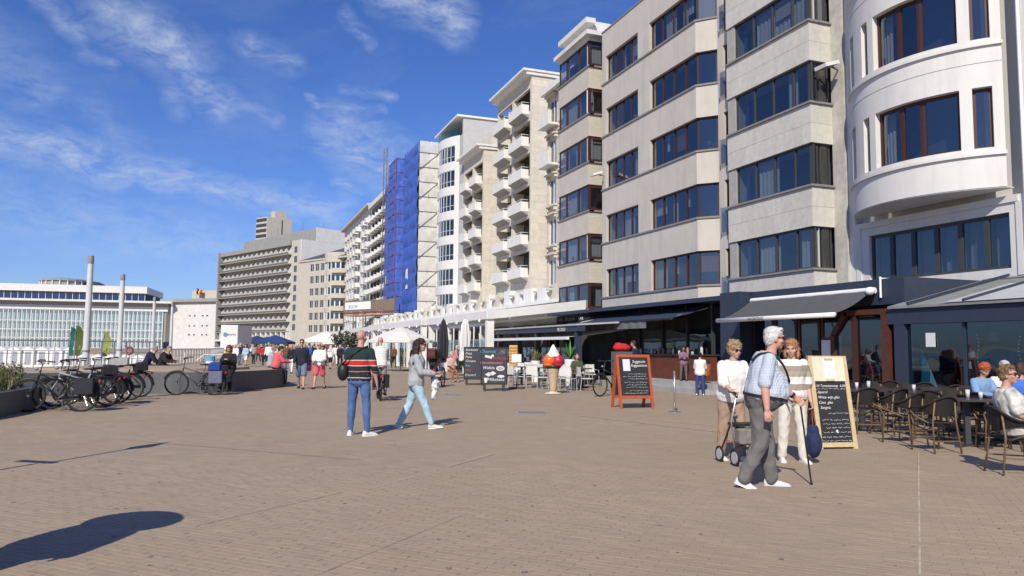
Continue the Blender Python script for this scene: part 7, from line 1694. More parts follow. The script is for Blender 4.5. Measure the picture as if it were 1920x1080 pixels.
SIGNW = .93; tA, z0, H_ = menu_board(926, 733, 176, SIGNW, 1.32, 'large dark menu board on feet with teal and red lettering and drawings', [('Churros', -.23, .84, .16, TLc), ('Poffertjes', .22, .67, .14, RDc), ('Pannenkoeken', -.10, .55, .135, ORc), ('Wafels', -.20, .41, .15, WHc), ('Milkshake', .06, .10, .15, WHc)])
def pic(m, t, name='drawing'): m.build(name, mat('printed picture', (.62, .62, .61), .7, .25, 30), t)
Y_ = .0165
def P3(x, z): return (-x, Y_, z0 + z * H_)
for k in range(5):   # churros
    MB().bar(P3(.14 + .05 * k, .80 + .03 * (k % 2)), P3(.30 + .02 * k, .93 - .03 * (k % 3)), .004, .026, (0, 1, 0)).build('drawing', mat('printed picture', (.62, .62, .61), .7, .25, 30), tA)
for x_, z_ in ((-.28, .75), (-.20, .735), (-.12, .72), (-.06, .765)): MB().ell(P3(x_, z_), (.05, .003, .05), n=12, m=6).build('drawing', MATS['printed picture'], tA)
MB().ell(P3(.22, .43), (.15, .002, .09), n=16, m=6).build('drawing', MATS['printed picture'], tA); MB().ell((-.22, Y_ + .001, z0 + .43 * H_), (.11, .003, .06), n=16, m=6).build('drawing', mat('plate grey', (.35, .34, .33), .7, .3, 25), tA)
for x_, z_ in ((-.20, .27), (-.06, .30)): MB().add([P3(x_ - .12, z_), P3(x_ + .02, z_ + .06), P3(x_ + .14, z_), P3(x_, z_ - .06)], [(0, 1, 2, 3)]).build('drawing', MATS['printed picture'], tA)
MB().ell(P3(.24, .22), (.13, .002, .05), n=14, m=6).build('drawing', MATS['printed picture'], tA)
MB().add([P3(-.36, .18), P3(-.22, .18), P3(-.25, .05), P3(-.33, .05)], [(0, 1, 2, 3)]).build('drawing', MATS['printed picture'], tA)
tB, z0, H_ = menu_board(889, 722, 176, .86, 1.32, 'dark menu board half hidden behind the large menu board', [('Sandwich', -.12, .88, .13, WHc), ('Pizza', -.24, .77, .13, WHc), ('Pasta', -.24, .66, .13, WHc), ('Croque', -.16, .54, .13, WHc), ('Bier', -.26, .40, .13, TLc), ('Wijn', -.25, .26, .13, RDc), ('Dessert', -.16, .11, .14, (.45, .6, .62))])
# red A-frame
RED = mat('orange red painted timber', (.42, .085, .030), .5, .15, 10)
def a_frame(px_, py_, deg, W_, H_, spread, wood, label, parts):
    t = thing('chalkboard_stand', label, 'chalkboard', gp(px_, py_), facing(deg)); tilt = math.atan2(spread, H_)
    for sgn, nm in ((1, 'front'), (-1, 'rear')):
        M = Matrix.Translation((0, sgn * spread, 0)) @ Matrix.Rotation(sgn * tilt, 4, 'X'); b = .07; bm2 = parts['foot']
        L_ = H_ / math.cos(tilt); f = MB()
        f.box(-W_ / 2, -W_ / 2 + b, -.02, .02, 0, L_, M); f.box(W_ / 2 - b, W_ / 2, -.02, .02, 0, L_, M); f.box(-W_ / 2 + b, W_ / 2 - b, -.02, .02, L_ - b, L_, M); f.box(-W_ / 2 + b, W_ / 2 - b, -.02, .02, bm2, bm2 + b, M)
        f.build('frame', wood, t); MB().box(-W_ / 2 + b, W_ / 2 - b, -.008, .008, bm2 + b, L_ - b, M).build('slate', SLATE, t)
        if sgn == 1: parts['draw'](t, M, L_)
    return t
def draw_red(t, M, L_):
    def put(o): o.matrix_local = M @ Matrix.Translation((0, .010, 0))
    o = MB().box(.10, .30, 0, .004, L_ - .42, L_ - .12).build('paper', PAPER, t); put(o)
    for txt, z_ in (('Suggestie', L_ - .21), ('Suggestions', L_ - .31)):
        o = lettering(txt, .10, CHALK, t, (0, 0, 0), 0, ext=.001, shear=.3); o.matrix_local = M @ Matrix.Translation((-.15, .012, z_)) @ Matrix.Rotation(rad(180), 4, 'Z') @ Matrix.Rotation(rad(90), 4, 'X')
    z_ = L_ - .50; k = 0
    while z_ > .38:
        k += 1; o = scribble(t, -.36 + .02 * (k % 3), z_, .62 - .12 * (k % 2), .003, k * 7, .028); put(o); z_ -= .062 if k % 3 else .09
a_frame(1186, 765, 162, .96, 1.36, .26, RED, 'orange red A-frame chalkboard with a white paper pinned to it', dict(foot=.26, draw=draw_red))
BEECH = mat('pale beech timber', (.56, .43, .24), .55, .15, 12)
def draw_r(t, M, L_):
    def put(o): o.matrix_local = M @ Matrix.Translation((0, .010, 0))
    o = MB().box(-.27, .27, 0, .012, L_ - .40, L_ - .02).build('header_panel', mat('cream header', (.66, .63, .47), .7, .08, 8), t); put(o)
    o = MB().box(-.11, .09, .012, .016, L_ - .37, L_ - .06).build('paper', PAPER, t); put(o)
    for z_ in (L_ - .05, L_ - .385): o = MB().box(-.07, .06, .012, .03, z_ - .015, z_ + .01).build('clip', BEECH, t); put(o)
    def word(txt, x, z_, s_):
        o = lettering(txt, s_, CHALK, t, (0, 0, 0), 0, ext=.001, align='LEFT', shear=.35); o.matrix_local = M @ Matrix.Translation((x, .012, z_)) @ Matrix.Rotation(rad(180), 4, 'Z') @ Matrix.Rotation(rad(90), 4, 'X')
    word('10 Tomatensoep  6.00', .25, L_ - .49, .055); word('Aperol', .24, L_ - .59, .06); word('Witte wijn glas', .24, L_ - .67, .06); word('Cava  glas', .24, L_ - .75, .06); word('Sangria', .22, L_ - .83, .06)
    for k, (z_, l_) in enumerate(((L_ - .52, .44), (L_ - .90, .30), (L_ - 1.0, .40), (L_ - 1.06, .42), (L_ - 1.12, .36), (L_ - 1.19, .44), (L_ - 1.26, .44), (L_ - 1.32, .40), (L_ - 1.38, .44))):
        o = scribble(t, -.24, z_, l_, .003, 50 + k, .022); put(o)
    o = MB().lathe([(.03, 0), (.008, .012), (.008, .05), (.04, .08), (.045, .15), (.035, .15), (.01, .08)], n=10).build('glass_drawing', CHALK, t); o.matrix_local = M @ Matrix.Translation((-.02, .004, .14)) @ Matrix.Diagonal((1, .1, 1, 1))
a_frame(1553, 838, 170, .66, 1.42, .26, BEECH, 'pale timber A-frame chalkboard with cream header beside the terrace chairs', dict(foot=.03, draw=draw_r))

# giant ice cream cone
t = thing('ice_cream_cone', 'giant ice cream cone figure with orange and raspberry scoops and white swirl', 'statue', gp(1037, 739))
WAF = mat('waffle cone', (.50, .38, .25), .7, .25, 26, bump=.8, bscale=26)
MB().lathe([(.10, .03), (.115, .2), (.15, .5), (.20, .80), (.215, .84), (.19, .86)], n=20).build('cone', WAF, t, True)
m = MB()
for a in range(6): m.ell((.16 * math.cos(a * 1.05), .13 * math.sin(a * 1.05), .025), (.15, .11, .03))
m.ell((0, 0, .05), (.16, .15, .06)); obj('melted_base', remeshed(m, .014, 3), mat('melted cream', (.62, .56, .44), .4), t)
MB().lathe([(.20, .83), (.255, .87), (.27, .93), (.22, .98)], n=20).build('dark_rim', mat('chocolate', (.03, .022, .02), .4), t, True)
def scoop(x, y, c_, nm):
    m = MB(); m.ell((x, y, 1.10), (.205, .22, .205), None, 18, 12); m.ell((x * 1.1, y, .97), (.19, .2, .08)); obj('scoop', remeshed(m, .014, 2, .5, lambda q: .010 * noise.noise(q * 14) + .006 * noise.noise(q * 40)), mat(nm, c_, .35, .12, 8, spec=.5), t)
ax_ = Matrix.Rotation(facing(0), 3, 'Z')
for s, c_, nm in ((-1, (.80, .13, .02), 'orange sorbet'), (1, (.45, .02, .05), 'raspberry sorbet')):
    v = ax_ @ Vector((s * .135, -.05, 0)); scoop(v.x, v.y, c_, nm)
m = MB(); m.lathe([(.16, 1.20), (.235, 1.24), (.215, 1.30), (.18, 1.345), (.165, 1.37), (.135, 1.42), (.115, 1.44), (.08, 1.51), (.03, 1.60), (.004, 1.65)], n=24)
def swirl(q): a = math.atan2(q.y, q.x); return .014 * math.sin(5 * a + q.z * 16)
obj('cream_swirl', remeshed(m, .012, 2, .4, swirl), mat('whipped cream', (.76, .74, .70), .45), t)

# stanchions, waffle display, planters
def stanchion(px_, py_, h, label, square=False):
    t = thing('stanchion', label, 'stanchion', gp(px_, py_), facing(10))
    MB().cyl((0, 0, .02), (0, 0, h), .024, n=12).build('post', STEEL, t, True)
    if square: MB().box(-.28, .28, -.18, .18, 0, .06).build('base', DARKG, t); MB().box(-.20, .16, -.012, .012, h - .02, h + .28).build('menu_holder', WHITEM, t)
    else: me = MB().lathe([(.15, 0), (.15, .015), (.05, .04), (.026, .06)], n=20).mesh('base'); smooth_by_angle(me); obj('base', me, STEEL, t); MB().lathe([(.026, h - .06), (.03, h - .03), (.03, h), (.01, h + .01)], n=12).build('cap', STEEL, t)
stanchion(1265, 773, .98, 'silver barrier post on a round base in front of the counter steps'); stanchion(969, 729, 1.0, 'barrier post with white card on a black square base left of the cone', True)
t = thing('waffle_display', 'upright display rack of golden waffles beside the menu boards', 'display', gp(962, 724), facing(180))
MB().box(-.16, .16, -.03, .0, .75, 1.62).build('back_panel', mat('pale display', (.60, .46, .22), .6), t); MB().cyl((0, -.02, 0), (0, -.02, .75), .03, n=8).build('post', STEEL, t)
wm = MB(); wm.lathe([(.05, 0), (.055, .012), (.03, .03), (.02, .012)], n=10); wme = wm.mesh('waffle'); GOLD = mat('golden waffle', (.55, .30, .07), .6, .25, 40)
for i in range(3):
    for j in range(7): obj('waffle', wme, GOLD, t, (-.10 + .10 * i, .0, .81 + .12 * j), (rad(-90), 0, 0)); 
t = thing('palm', 'small potted palm with spiky fronds behind the menu boards', 'palm', gp(938, 705)); r_ = random.Random(9)
MB().cyl((0, 0, .4), (0, 0, 1.75), .09, .07, n=8).build('trunk', mat('palm trunk', (.16, .11, .07), .9, .3, 20, bump=.8, bscale=30), t); MB().lathe([(.22, 0), (.30, .5), (.26, .5)], n=14).build('pot', DARKG, t)
for k in range(26):
    a = r_.uniform(0, 6.28); el = r_.uniform(-.35, 1.2); L_ = r_.uniform(.7, 1.05); m = MB(); c = Vector((0, 0, 1.75)); d0 = Vector((math.cos(a) * math.cos(el), math.sin(a) * math.cos(el), math.sin(el))); sd_ = d0.cross(Vector((0, 0, 1))).normalized()
    tip = None
    for q in range(9):
        u = q / 8; b_ = c + d0 * (.25 + L_ * .35 * u); s_ = (u - .5) * 2
        e_ = b_ + (d0 * (1 - abs(s_) * .5) + sd_ * s_ * .9).normalized() * L_ * .55 - Vector((0, 0, .22 * L_)); n_ = sd_ * .012
        m.add([c + d0 * .25 * L_ - n_, c + d0 * .25 * L_ + n_, e_], [(0, 1, 2)])
    m.add([c - sd_ * .01, c + sd_ * .01, c + d0 * .3 * L_], [(0, 1, 2)]); m.build('frond', LEAF, t, color=r_.choice(((.10, .11, .035), (.15, .13, .05), (.07, .09, .03))))
def agave(px_, py_, zpot, n, L_, label, col):
    t = thing('potted_plant', label, 'potted plant', gp(px_, py_)); r_ = random.Random(px_); MB().lathe([(.17, 0), (.22, zpot), (.19, zpot), (.15, .05)], n=14).build('pot', WHITEM, t)
    for k in range(n):
        a = r_.uniform(0, 6.28); el = r_.uniform(.75, 1.45); d0 = Vector((math.cos(a) * math.cos(el), math.sin(a) * math.cos(el), math.sin(el))); sd_ = d0.cross(Vector((0, 0, 1))).normalized(); m = MB(); c = Vector((0, 0, zpot)); l_ = L_ * r_.uniform(.7, 1); A, B = [], []
        for q in range(6): u = q / 5; w_ = .045 * math.sin(math.pi * (.15 + .85 * u)) * (1 - u * .3); p_ = c + d0 * l_ * u - Vector((0, 0, .06 * u * u)); A.append(p_ - sd_ * w_); B.append(p_ + sd_ * w_)
        m.add(A + B, [(i, i + 1, 7 + i, 6 + i) for i in range(5)]); m.build('leaf', LEAF, t, color=col)
agave(1069, 728, 1.10, 22, .85, 'tall green spiky plant in white pot behind the ice cream cone', (.06, .20, .04)); agave(1004, 716, .95, 16, .7, 'yellowish spiky plant between the pergola posts', (.20, .17, .04))

# parasols
def parasol_open(px_, D, W_, z1, label):
    p = atd(px_, 648, D); t = thing('parasol', label, 'parasol', (p.x, p.y, 0), facing(22)); q = W_ / 2; MB().cyl((0, 0, .05), (0, 0, z1), .035, n=8).build('pole', DARKG, t); MB().box(-.4, .4, -.4, .4, 0, .08).build('base', DARKG, t)
    m = MB(); n = 8; R_ = [(q * math.cos(2 * math.pi * i / n), q * math.sin(2 * math.pi * i / n), z1 - .85 - (.0 if i % 2 else .0)) for i in range(n)]; mid = [((x) * .5, (y) * .5, z1 - .36) for x, y, z in R_]
    m.add(R_ + mid + [(0, 0, z1)] + [(x, y, z - .16) for x, y, z in R_], [(i, (i + 1) % n, n + (i + 1) % n, n + i) for i in range(n)] + [(n + i, n + (i + 1) % n, 2 * n) for i in range(n)] + [(2 * n + 1 + i, 2 * n + 1 + (i + 1) % n, (i + 1) % n, i) for i in range(n)]); m.build('canopy', WHITEFAB, t)
    for i in range(n): MB().bar((0, 0, z1 - .1), (R_[i][0], R_[i][1], z1 - .90), .02, .02).build('rib', DARKG, t)
parasol_open(752, 48, 4.1, 2.80, 'open white parasol behind the curly haired woman')
def parasol_closed(px_, py_, z0, z1, r_, m_, label):
    t = thing('parasol', label, 'parasol', gp(px_, py_)); MB().cyl((0, 0, .03), (0, 0, z1 + .05), .03, n=8).build('pole', STEEL, t); MB().lathe([(.3, 0), (.3, .06), (.05, .09)], n=14).build('base', DARKG, t)
    m = MB(); n = 32; prof = [(.55, z0), (.9, z0 + .25), (1.0, z0 + (z1 - z0) * .45), (.7, z1 - .35), (.35, z1 - .1), (.12, z1)]
    m.loft([[(rr_ * r_ * (1 + .22 * math.cos(8 * a)) * math.cos(a), rr_ * r_ * (1 + .22 * math.cos(8 * a)) * math.sin(a), z_) for a in [2 * math.pi * i / n for i in range(n)]] for rr_, z_ in prof]); me = m.mesh('canopy'); smooth_by_angle(me, 70); obj('canopy', me, m_, t)
parasol_closed(830, 712, .8, 2.85, .22, mat('dark parasol cloth', (.028, .028, .040), .85, .15, 8), 'closed black parasol beside the man with the maroon rucksack'); parasol_closed(871, 704, 1.1, 3.1, .26, WHITEFAB, 'closed white parasol left of the menu boards'); parasol_closed(906, 702, 1.55, 3.2, .24, WHITEFAB, 'closed white parasol above the menu boards')

# ================================================================== terrace furniture
RATT = mat('dark woven rattan', (.022, .017, .015), .75, .35, 70, bump=.7, bscale=140)
CANE = mat('brown bamboo tube', (.17, .115, .065), .45, .3, 14)
def bistro_chair(label):
    t = thing('rattan_chair', label, 'chair'); r_ = .014
    m = MB(); m.box(-.22, .22, -.20, .22, .43, .455); me = remeshed(m, .015, 2); obj('seat', me, RATT, t)
    m = MB(); n = 16; A, B = [], []
    for i in range(n + 1):
        a = math.pi * (1.0 + i / n) ; x_, y_ = .27 * math.cos(a), .02 + .27 * math.sin(a); hgt = .84 - .17 * abs(math.cos(a)) ** 2.2; A.append((x_, y_ * 1.02 - .05 * (1), hgt)); B.append((x_ * .93, y_ * .93 + .0, .52 + .08 * abs(math.cos(a))))
    m.add(A + B + [(x * .97, y * .97 + .006, z) for x, y, z in A] + [(x * .97, y * .97 + .006, z) for x, y, z in B], [(i, n + 1 + i, n + 2 + i, i + 1) for i in range(n)] + [(2 * n + 2 + i, 2 * n + 3 + i, 3 * n + 4 + i, 3 * n + 3 + i) for i in range(n)]); m.build('backrest', RATT, t, True)
    MB().tube([(.27, .20, .62), (.285, .12, .665)] + [(x * 1.03, y * 1.03, z) for x, y, z in A[::-1]] + [(-.285, .12, .665), (-.27, .20, .62)], .016, 6).build('top_rim', RATT, t, True)
    for s in (-1, 1):
        MB().tube([(s * .27, .20, .62), (s * .25, .24, .55), (s * .215, .20, .45), (s * .225, .23, .0)], r_, 6).build('leg', CANE, t, True); MB().tube([(s * .16, -.235, .80), (s * .19, -.21, .46), (s * .22, -.27, .0)], r_, 6).build('leg', CANE, t, True)
        MB().tube([(s * .222, .21, .20), (s * .205, -.23, .22)], .010, 5).build('stretcher', CANE, t)
        MB().tube([(s * .27, .20, .62), (s * .30, .06, .54), (s * .21, -.15, .44)], .011, 5).build('arm_brace', CANE, t, True)
    MB().tube([(-.22, -.25, .18), (.22, -.25, .18)], .010, 5).build('stretcher', CANE, t)
    MB().tube([(-.215, .21, .40), (0, .20, .30), (.215, .21, .40)], .010, 5).build('apron', CANE, t); return t
def bistro_table(label, W_=.72):
    t = thing('terrace_table', label, 'table'); MB().box(-W_ / 2, W_ / 2, -W_ / 2, W_ / 2, .725, .755).build('table_top', mat('dark table top', (.05, .045, .042), .35, .25, 6), t); MB().box(-.04, .04, -.04, .04, .03, .725).build('column', DARKG, t)
    for a in (45, 135): M = Matrix.Rotation(rad(a), 4, 'Z'); MB().box(-.36, .36, -.035, .035, .0, .035 if a < 90 else .038, M).build('foot', DARKG, t)
    return t
ch0 = bistro_chair('x'); tb0 = bistro_table('x'); first = [True, True]
G1, G2 = 'rattan chairs on the near terrace', 'tables on the near terrace'
def put(proto, idx, x, y, rz, label, group):
    t = proto if first[idx] else copy_tree(proto); first[idx] = False
    t.location = (x, y, 0); t.rotation_euler = (0, 0, rz); t['label'] = label; t['group'] = group; return t
def gd(px_, D): q = atd(px_, 660, D); return Vector((q.x, q.y, 0))
chairs = [(1748, 11.6, -8, 'dark rattan chair with its back to the camera at the nearest empty table'), (1897, 9.5, 96, 'rattan chair in which the woman in floral blouse sits'), (1618, 14.1, 8, 'rattan chair just right of the pale chalkboard'), (1664, 13.9, -25, 'second rattan chair right of the pale chalkboard, turned left'), (1862, 11.9, -75, 'rattan chair seen from the side right of the nearest table'), (1705, 15.6, 185, 'rattan chair facing the camera behind the middle table'), (1790, 13.4, 190, 'rattan chair facing the camera across the nearest table'), (1650, 16.3, 170, 'rattan chair close to the timber vestibule'), (1832, 13.6, 170, 'rattan chair of the red haired woman'), (1733, 13.4, 20, 'rattan chair with its back turned at the middle table'), (1912, 12.2, 30, 'rattan chair of the person in bright blue'), (1592, 15.6, 120, 'rattan chair behind the pale chalkboard'), (1690, 12.6, -30, 'rattan chair between the chalkboard and the nearest chair'), (1660, 17.6, 10, 'rattan chair in the back row before the vestibule'), (1725, 16.8, 15, 'rattan chair in the back row before the corner post'), (1770, 15.6, -10, 'rattan chair in the back row right of the corner post'), (1815, 14.8, 200, 'rattan chair in the back row behind the red haired woman'), (1880, 13.8, 190, 'rattan chair of the grey haired person in white'), (1622, 17.2, -30, 'rattan chair close to the menu case'), (1842, 12.7, 60, 'rattan chair between the red haired woman and the nearest table')]
for px_, D, deg, lab in chairs: q = gd(px_, D); put(ch0, 0, q.x, q.y, facing(deg), lab, G1)
tables = [(1808, 12.3, 10, 'nearest dark terrace table with two glasses on it'), (1712, 14.4, 5, 'middle dark terrace table left of the nearest one'), (1612, 15.0, 0, 'dark terrace table directly right of the pale chalkboard'), (1790, 14.7, 12, 'far dark terrace table before the glazed terrace'), (1895, 12.9, 0, 'dark terrace table at the right edge of the picture'), (1650, 15.2, 8, 'dark terrace table in the second row before the vestibule'), (1740, 16.0, 3, 'dark terrace table in the back row before the corner post'), (1846, 13.3, 6, 'dark terrace table of the red haired woman')]
TPOS = []
for px_, D, deg, lab in tables: q = gd(px_, D); TPOS.append(q); put(tb0, 1, q.x, q.y, facing(deg), lab, G2)
TG = mat('drinking glass', (.55, .57, .58), .1, .1, 20, spec=.8)
for k, (px_, py_, dx, dy, h_, lab) in enumerate(((0, 0, .1, .05, .14, 'tumbler standing on the nearest terrace table'), (0, 0, .2, -.1, .11, 'short glass on the nearest terrace table, closest to the edge'), (2, 0, 0, .1, .13, 'glass on the table right of the pale chalkboard'), (2, 0, .2, 0, .16, 'tall glass on the table right of the pale chalkboard'), (1, 0, .1, .1, .12, 'glass on the middle terrace table'))):
    q = TPOS[px_]; t = thing('drinking_glass', lab, 'glass', (q.x + dx, q.y + dy, .755)); MB().lathe([(.028, 0), (.034, h_), (.031, h_), (.026, .008)], n=12).build('tumbler', TG, t, True); MB().lathe([(.024, .009), (.029, h_ * .6)], n=10).build('drink', mat('drink', (.35, .20, .06), .3), t)
# people sitting there
q = gd(1897, 9.5)
FLORAL = mat('floral blouse', (.56, .55, .50), .9, .55, 9)
person('person', 'woman with sunglasses in white floral blouse sitting in the nearest rattan chair', dict(SIT, h=1.68, w=1.16, belly=.04, bust=.06, seat=.46, lean=-12, legs=((84, 82, 5), (86, 84, 5)), arms=((14, 12, 50, 22), (16, 12, 54, 22)), style='curly', vol=1.03, hair=(.20, .12, .065), glasses=(.012, .012, .012), skin=(.52, .28, .21), top=(.62, .61, .57), topmat=FLORAL, hem=-.06, loose=.03, flare=.02, sleeve=.36, sr=1.55, pants=(.40, .42, .46), pr=1.15, shoes=(.5, .48, .45), seed=15.5, head=(34, 4)), q, facing(104), lod=0)
q = gd(1832, 13.6); person('person', 'woman with red hair in pale blue denim jacket sitting at the far table', dict(SIT, h=1.64, w=1.08, seat=.46, lean=10, style='curly', vol=1.15, hair=(.42, .09, .03), top=(.20, .32, .52), jacket=True, loose=.025, sr=1.3, pants=(.05, .07, .14), shoes=(.05, .05, .05), seed=16.1, head=(0, -28), arms=((30, 12, 60, 25), (30, 12, 60, 25))), q, facing(170), lod=1)
q = gd(1912, 12.2); person('person', 'person in bright blue top sitting at the right edge of the picture', dict(SIT, h=1.68, w=1.15, seat=.46, lean=4, style='bob', hair=(.07, .04, .03), top=(.06, .16, .55), loose=.025, sr=1.25, pants=(.05, .06, .1), shoes=(.05, .05, .05), seed=17.1, head=(0, 0)), q, facing(30), lod=1)
q = gd(1880, 13.8); person('person', 'grey haired person in white sitting left of the one in bright blue', dict(SIT, h=1.70, w=1.15, seat=.46, lean=4, style='short', vol=1.1, hair=(.5, .5, .5), top=(.66, .66, .65), loose=.025, sr=1.25, pants=(.1, .1, .12), shoes=(.05, .05, .05), seed=18.1), q, facing(200), lod=1)

# folding chairs of the far terrace
ALU = mat('pale aluminium', (.50, .51, .51), .4, .1, 10, metal=.3)
def folding_chair():
    t = thing('folding_chair', 'x', 'chair')
    for s in (-1, 1):
        MB().tube([(s * .22, -.26, 0), (s * .22, -.20, .45), (s * .21, -.27, .86)], .012, 5).build('leg', ALU, t); MB().tube([(s * .22, .22, 0), (s * .22, .18, .62), (s * .22, -.2, .64)], .012, 5).build('leg', ALU, t)
    m = MB(); m.box(-.22, .22, -.20, .22, .43, .45); m.build('seat', WHITEFAB, t); m = MB(); m.box(-.22, .22, -.27, -.25, .52, .85, Matrix.Rotation(rad(0), 4, 'X')); m.build('backrest', WHITEFAB, t); return t
fc0 = folding_chair(); ft0 = bistro_table('x', .66); ff = [True, True]; G3 = 'white folding chairs of the far terrace'
fch = [(968, 728, 60), (985, 722, -40), (1001, 728, 20), (1015, 721, 150), (1052, 730, -20), (1066, 733, 30), (1082, 728, 200), (1098, 733, 80), (1090, 721, -90), (975, 716, 10), (1022, 730, -60), (1110, 722, 160), (945, 716, 0), (992, 714, 180), (1058, 722, 170), (1038, 722, 80)]
order = sorted(range(len(fch)), key=lambda i: fch[i][0]); nth = ('first', 'second', 'third', 'fourth', 'fifth', 'sixth', 'seventh', 'eighth', 'ninth', 'tenth', 'eleventh', 'twelfth', 'thirteenth', 'fourteenth', 'fifteenth', 'sixteenth')
for j, i in enumerate(order):
    px_, py_, deg = fch[i]; t = fc0 if ff[0] else copy_tree(fc0); ff[0] = False; q = gp(px_, py_); t.location = q; t.rotation_euler = (0, 0, facing(deg)); t['label'] = 'white folding chair around the ice cream cone, %s from the left' % nth[j]; t['group'] = G3
for j, (px_, py_) in enumerate(((978, 722), (1010, 725), (1060, 727), (1092, 727))):
    t = copy_tree(tb0); q = gp(px_, py_); t.location = q; t['label'] = 'small dark table among the white folding chairs, %s from the left' % nth[j]; t['group'] = 'tables of the far terrace'
for ch in list(ft0.children): bpy.data.objects.remove(ch)
bpy.data.objects.remove(ft0)
q = gp(1082, 730); person('person', 'woman in dark green jacket sitting on a folding chair right of the ice cream cone', dict(SIT, h=1.66, w=1.1, seat=.45, style='bob', hair=(.08, .05, .035), top=(.06, .065, .035), jacket=True, loose=.03, sr=1.3, pants=(.02, .02, .022), shoes=(.7, .7, .7), seed=19.1, head=(-20, 10), lean=-4), q, facing(200), lod=1)
q = gp(845, 716); person('person', 'person in pale clothes sitting at the white terrace behind the bicycle', dict(SIT, h=1.66, w=1.1, seat=.45, style='curly', hair=(.5, .45, .38), top=(.55, .38, .34), loose=.03, pants=(.3, .12, .06), shoes=(.4, .3, .2), seed=19.6), q, facing(150), lod=2)
# cargo bicycle beside the red board
cb = make_bike('black cargo bicycle with fat tyres behind the red chalkboard', bag=(.10, .11, .13)); put_bike(cb, (1119, 744), (1172, 741), 0)
t = thing('red_parasol_cover', 'bright red cloth bundle above the red chalkboard', 'cloth', gp(1166, 738)); m = MB(); m.ell((0, 0, 1.55), (.32, .22, .14)); m.ell((-.12, 0, 1.62), (.14, .12, .10)); obj('bundle', remeshed(m, .02, 1, .5, folds(.02)), CLOTH, t, color=(.45, .02, .02)); MB().box(-.3, .3, -.2, .2, .0, 1.42).build('cabinet', mat('grey cabinet', (.10, .11, .12), .5), t)
# bent white handrail and blue bin on the plaza
t = thing('tube_handrail', 'bent white tube handrail with sloping ends beyond the plaza', 'handrail', gp(400, 683)); 
MB().tube([tuple(gp(x_, 683) - gp(400, 683) + Vector((0, 0, z_))) for x_, z_ in ((320, .35), (340, .35), (345, .5), (346, .9))], .035, 6).build('left_loop', WHITEM, t); MB().tube([tuple(gp(x_, 683) - gp(400, 683) + Vector((0, 0, z_))) for x_, z_ in ((368, .30), (382, .78), (440, .82), (425, .35))], .035, 6).build('right_rail', WHITEM, t)
for x_ in (385, 405, 430): q = gp(x_, 683) - gp(400, 683); MB().cyl((q.x, q.y, 0), (q.x, q.y, .8), .025, n=5).build('post', STEEL, t)
t = thing('litter_bin', 'pale blue and white litter bin in front of the tube handrail', 'bin', gp(394, 686)); MB().lathe([(.30, .02), (.33, .40)], n=16).build('body', WHITEM, t); MB().lathe([(.335, .36), (.345, .72), (.30, .72)], n=16).build('band', mat('light blue', (.10, .36, .56), .5), t)
t = thing('life_buoy', 'red life buoy box on the railing between lamp columns', 'life buoy', atd(243, 648, 54).to_2d().to_3d() + Vector((0, 0, .75)), facing(180)); MB().tube([(.24 * math.cos(a * .5236), 0, .35 + .24 * math.sin(a * .5236)) for a in range(12)], .08, 7, True).build('ring', mat('buoy red', (.25, .04, .04), .6), t, True); MB().cyl((0, -.05, -.75), (0, -.05, .6), .03, n=5).build('post', STEEL, t)
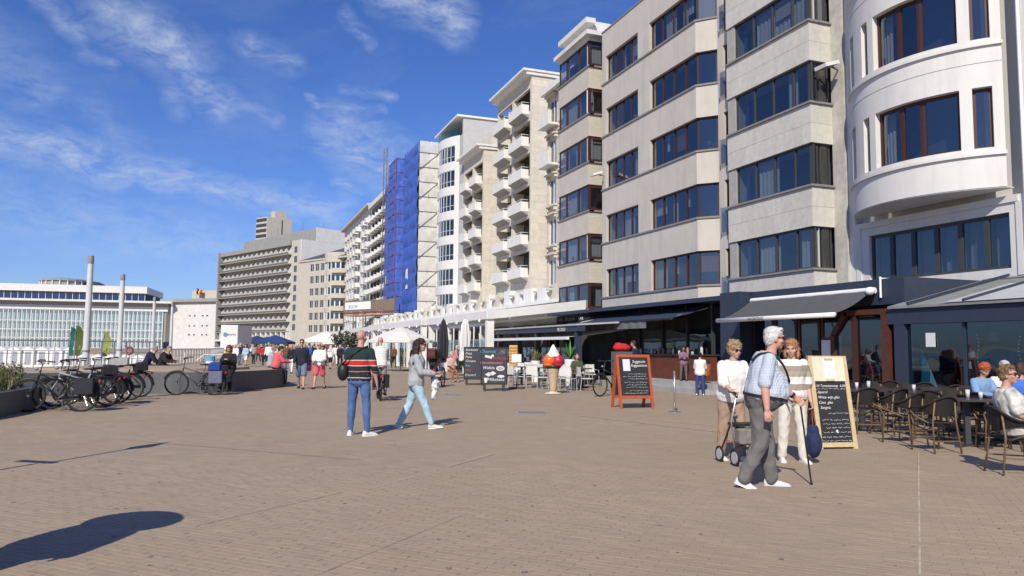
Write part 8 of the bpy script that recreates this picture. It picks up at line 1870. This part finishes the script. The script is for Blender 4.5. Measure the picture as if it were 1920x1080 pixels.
# ---- unseen person outside the frame; hat and leaf pole added to shape cast shadows
person('person', 'person in dark coat standing just outside the left edge of the picture', dict(STAND, h=1.76, w=1.8, sw=1.5, limb=1.3, style='long', vol=1.6, hair=(.05, .04, .03), top=(.03, .03, .04), jacket=True, hem=-.1, loose=.03, sr=1.3, pants=(.03, .03, .05), seed=30.1), (-1.92, 5.52, 0), facing(30), lod=1)
hat_ = thing('shadow_hat', 'wide brimmed hat added to broaden the shadow of the person outside the left edge', 'hat', (-1.92, 5.52, 1.68), 0); MB().lathe([(.40, -.02), (.36, .02), (.16, .06), (.14, .18), (.02, .21)], n=20).build('hat', CLOTH, hat_, color=(.3, .25, .18))
t = thing('shadow_pole', 'unseen slim pole with leaf shaped top, added for its shadow, outside the left edge', 'shadow caster', (-3.05, 9.85, 0), rad(-35)); MB().cyl((0, 0, 0), (0, 0, 2.7), .03, n=6).build('pole', STEEL, t); MB().lathe([(.2, 0), (.2, .03), (.03, .06)], n=12).build('base', DARKG, t)
m = MB(); m.add([(0, 0, 2.25), (.16, .02, 2.55), (.10, .02, 2.75), (0, 0, 3.05), (-.10, .02, 2.75), (-.13, .02, 2.5)], [(0, 1, 2, 3, 4, 5)]); m.build('shadow_leaf', PAINT, t, color=(.3, .3, .3)); MB().box(-.5, .1, -.01, .01, 1.25, 1.36).build('arm', STEEL, t)

for k, (x_, y_) in enumerate(((16.6, 12.6), (16.7, 10.6), (16.6, 8.4), (17.2, 15.6), (17.2, 17.6))):
    t = copy_tree(tb0); t.location = (x_, y_, .04); t['label'] = 'dark table behind the restaurant glass, %s from the right' % nth[(2, 1, 0, 3, 4)[k]]; t['group'] = 'tables behind the restaurant glass'
    for j, (dy, rz) in enumerate(((.6, 180), (-.6, 0))):
        c = copy_tree(ch0); c.location = (x_, y_ + dy, .04); c.rotation_euler = (0, 0, rad(rz)); c['label'] = 'rattan chair behind the glass, %s side of the %s table from the right' % (('far', 'near')[j], nth[(2, 1, 0, 3, 4)[k]]); c['group'] = 'chairs behind the restaurant glass'
    l_ = thing('pendant_lamp', 'yellow pendant lamp over the %s table from the right behind the glass' % nth[(2, 1, 0, 3, 4)[k]], 'lamp', (x_, y_, 0), group='pendant lamps behind the restaurant glass'); MB().cyl((0, 0, 1.95), (0, 0, 2.7), .008, n=5).build('cord', BLACK, l_); MB().lathe([(.16, 1.75), (.06, 1.97), (.03, 1.97), (.13, 1.76)], n=14).build('shade', mat('yellow lamp shade', (.60, .50, .20), .7), l_)
bpy.data.objects.remove(_bench[0]); bpy.data.batch_remove(_bench[1]); bpy.data.scenes.remove(WORK); bpy.data.scenes.remove(TXT)
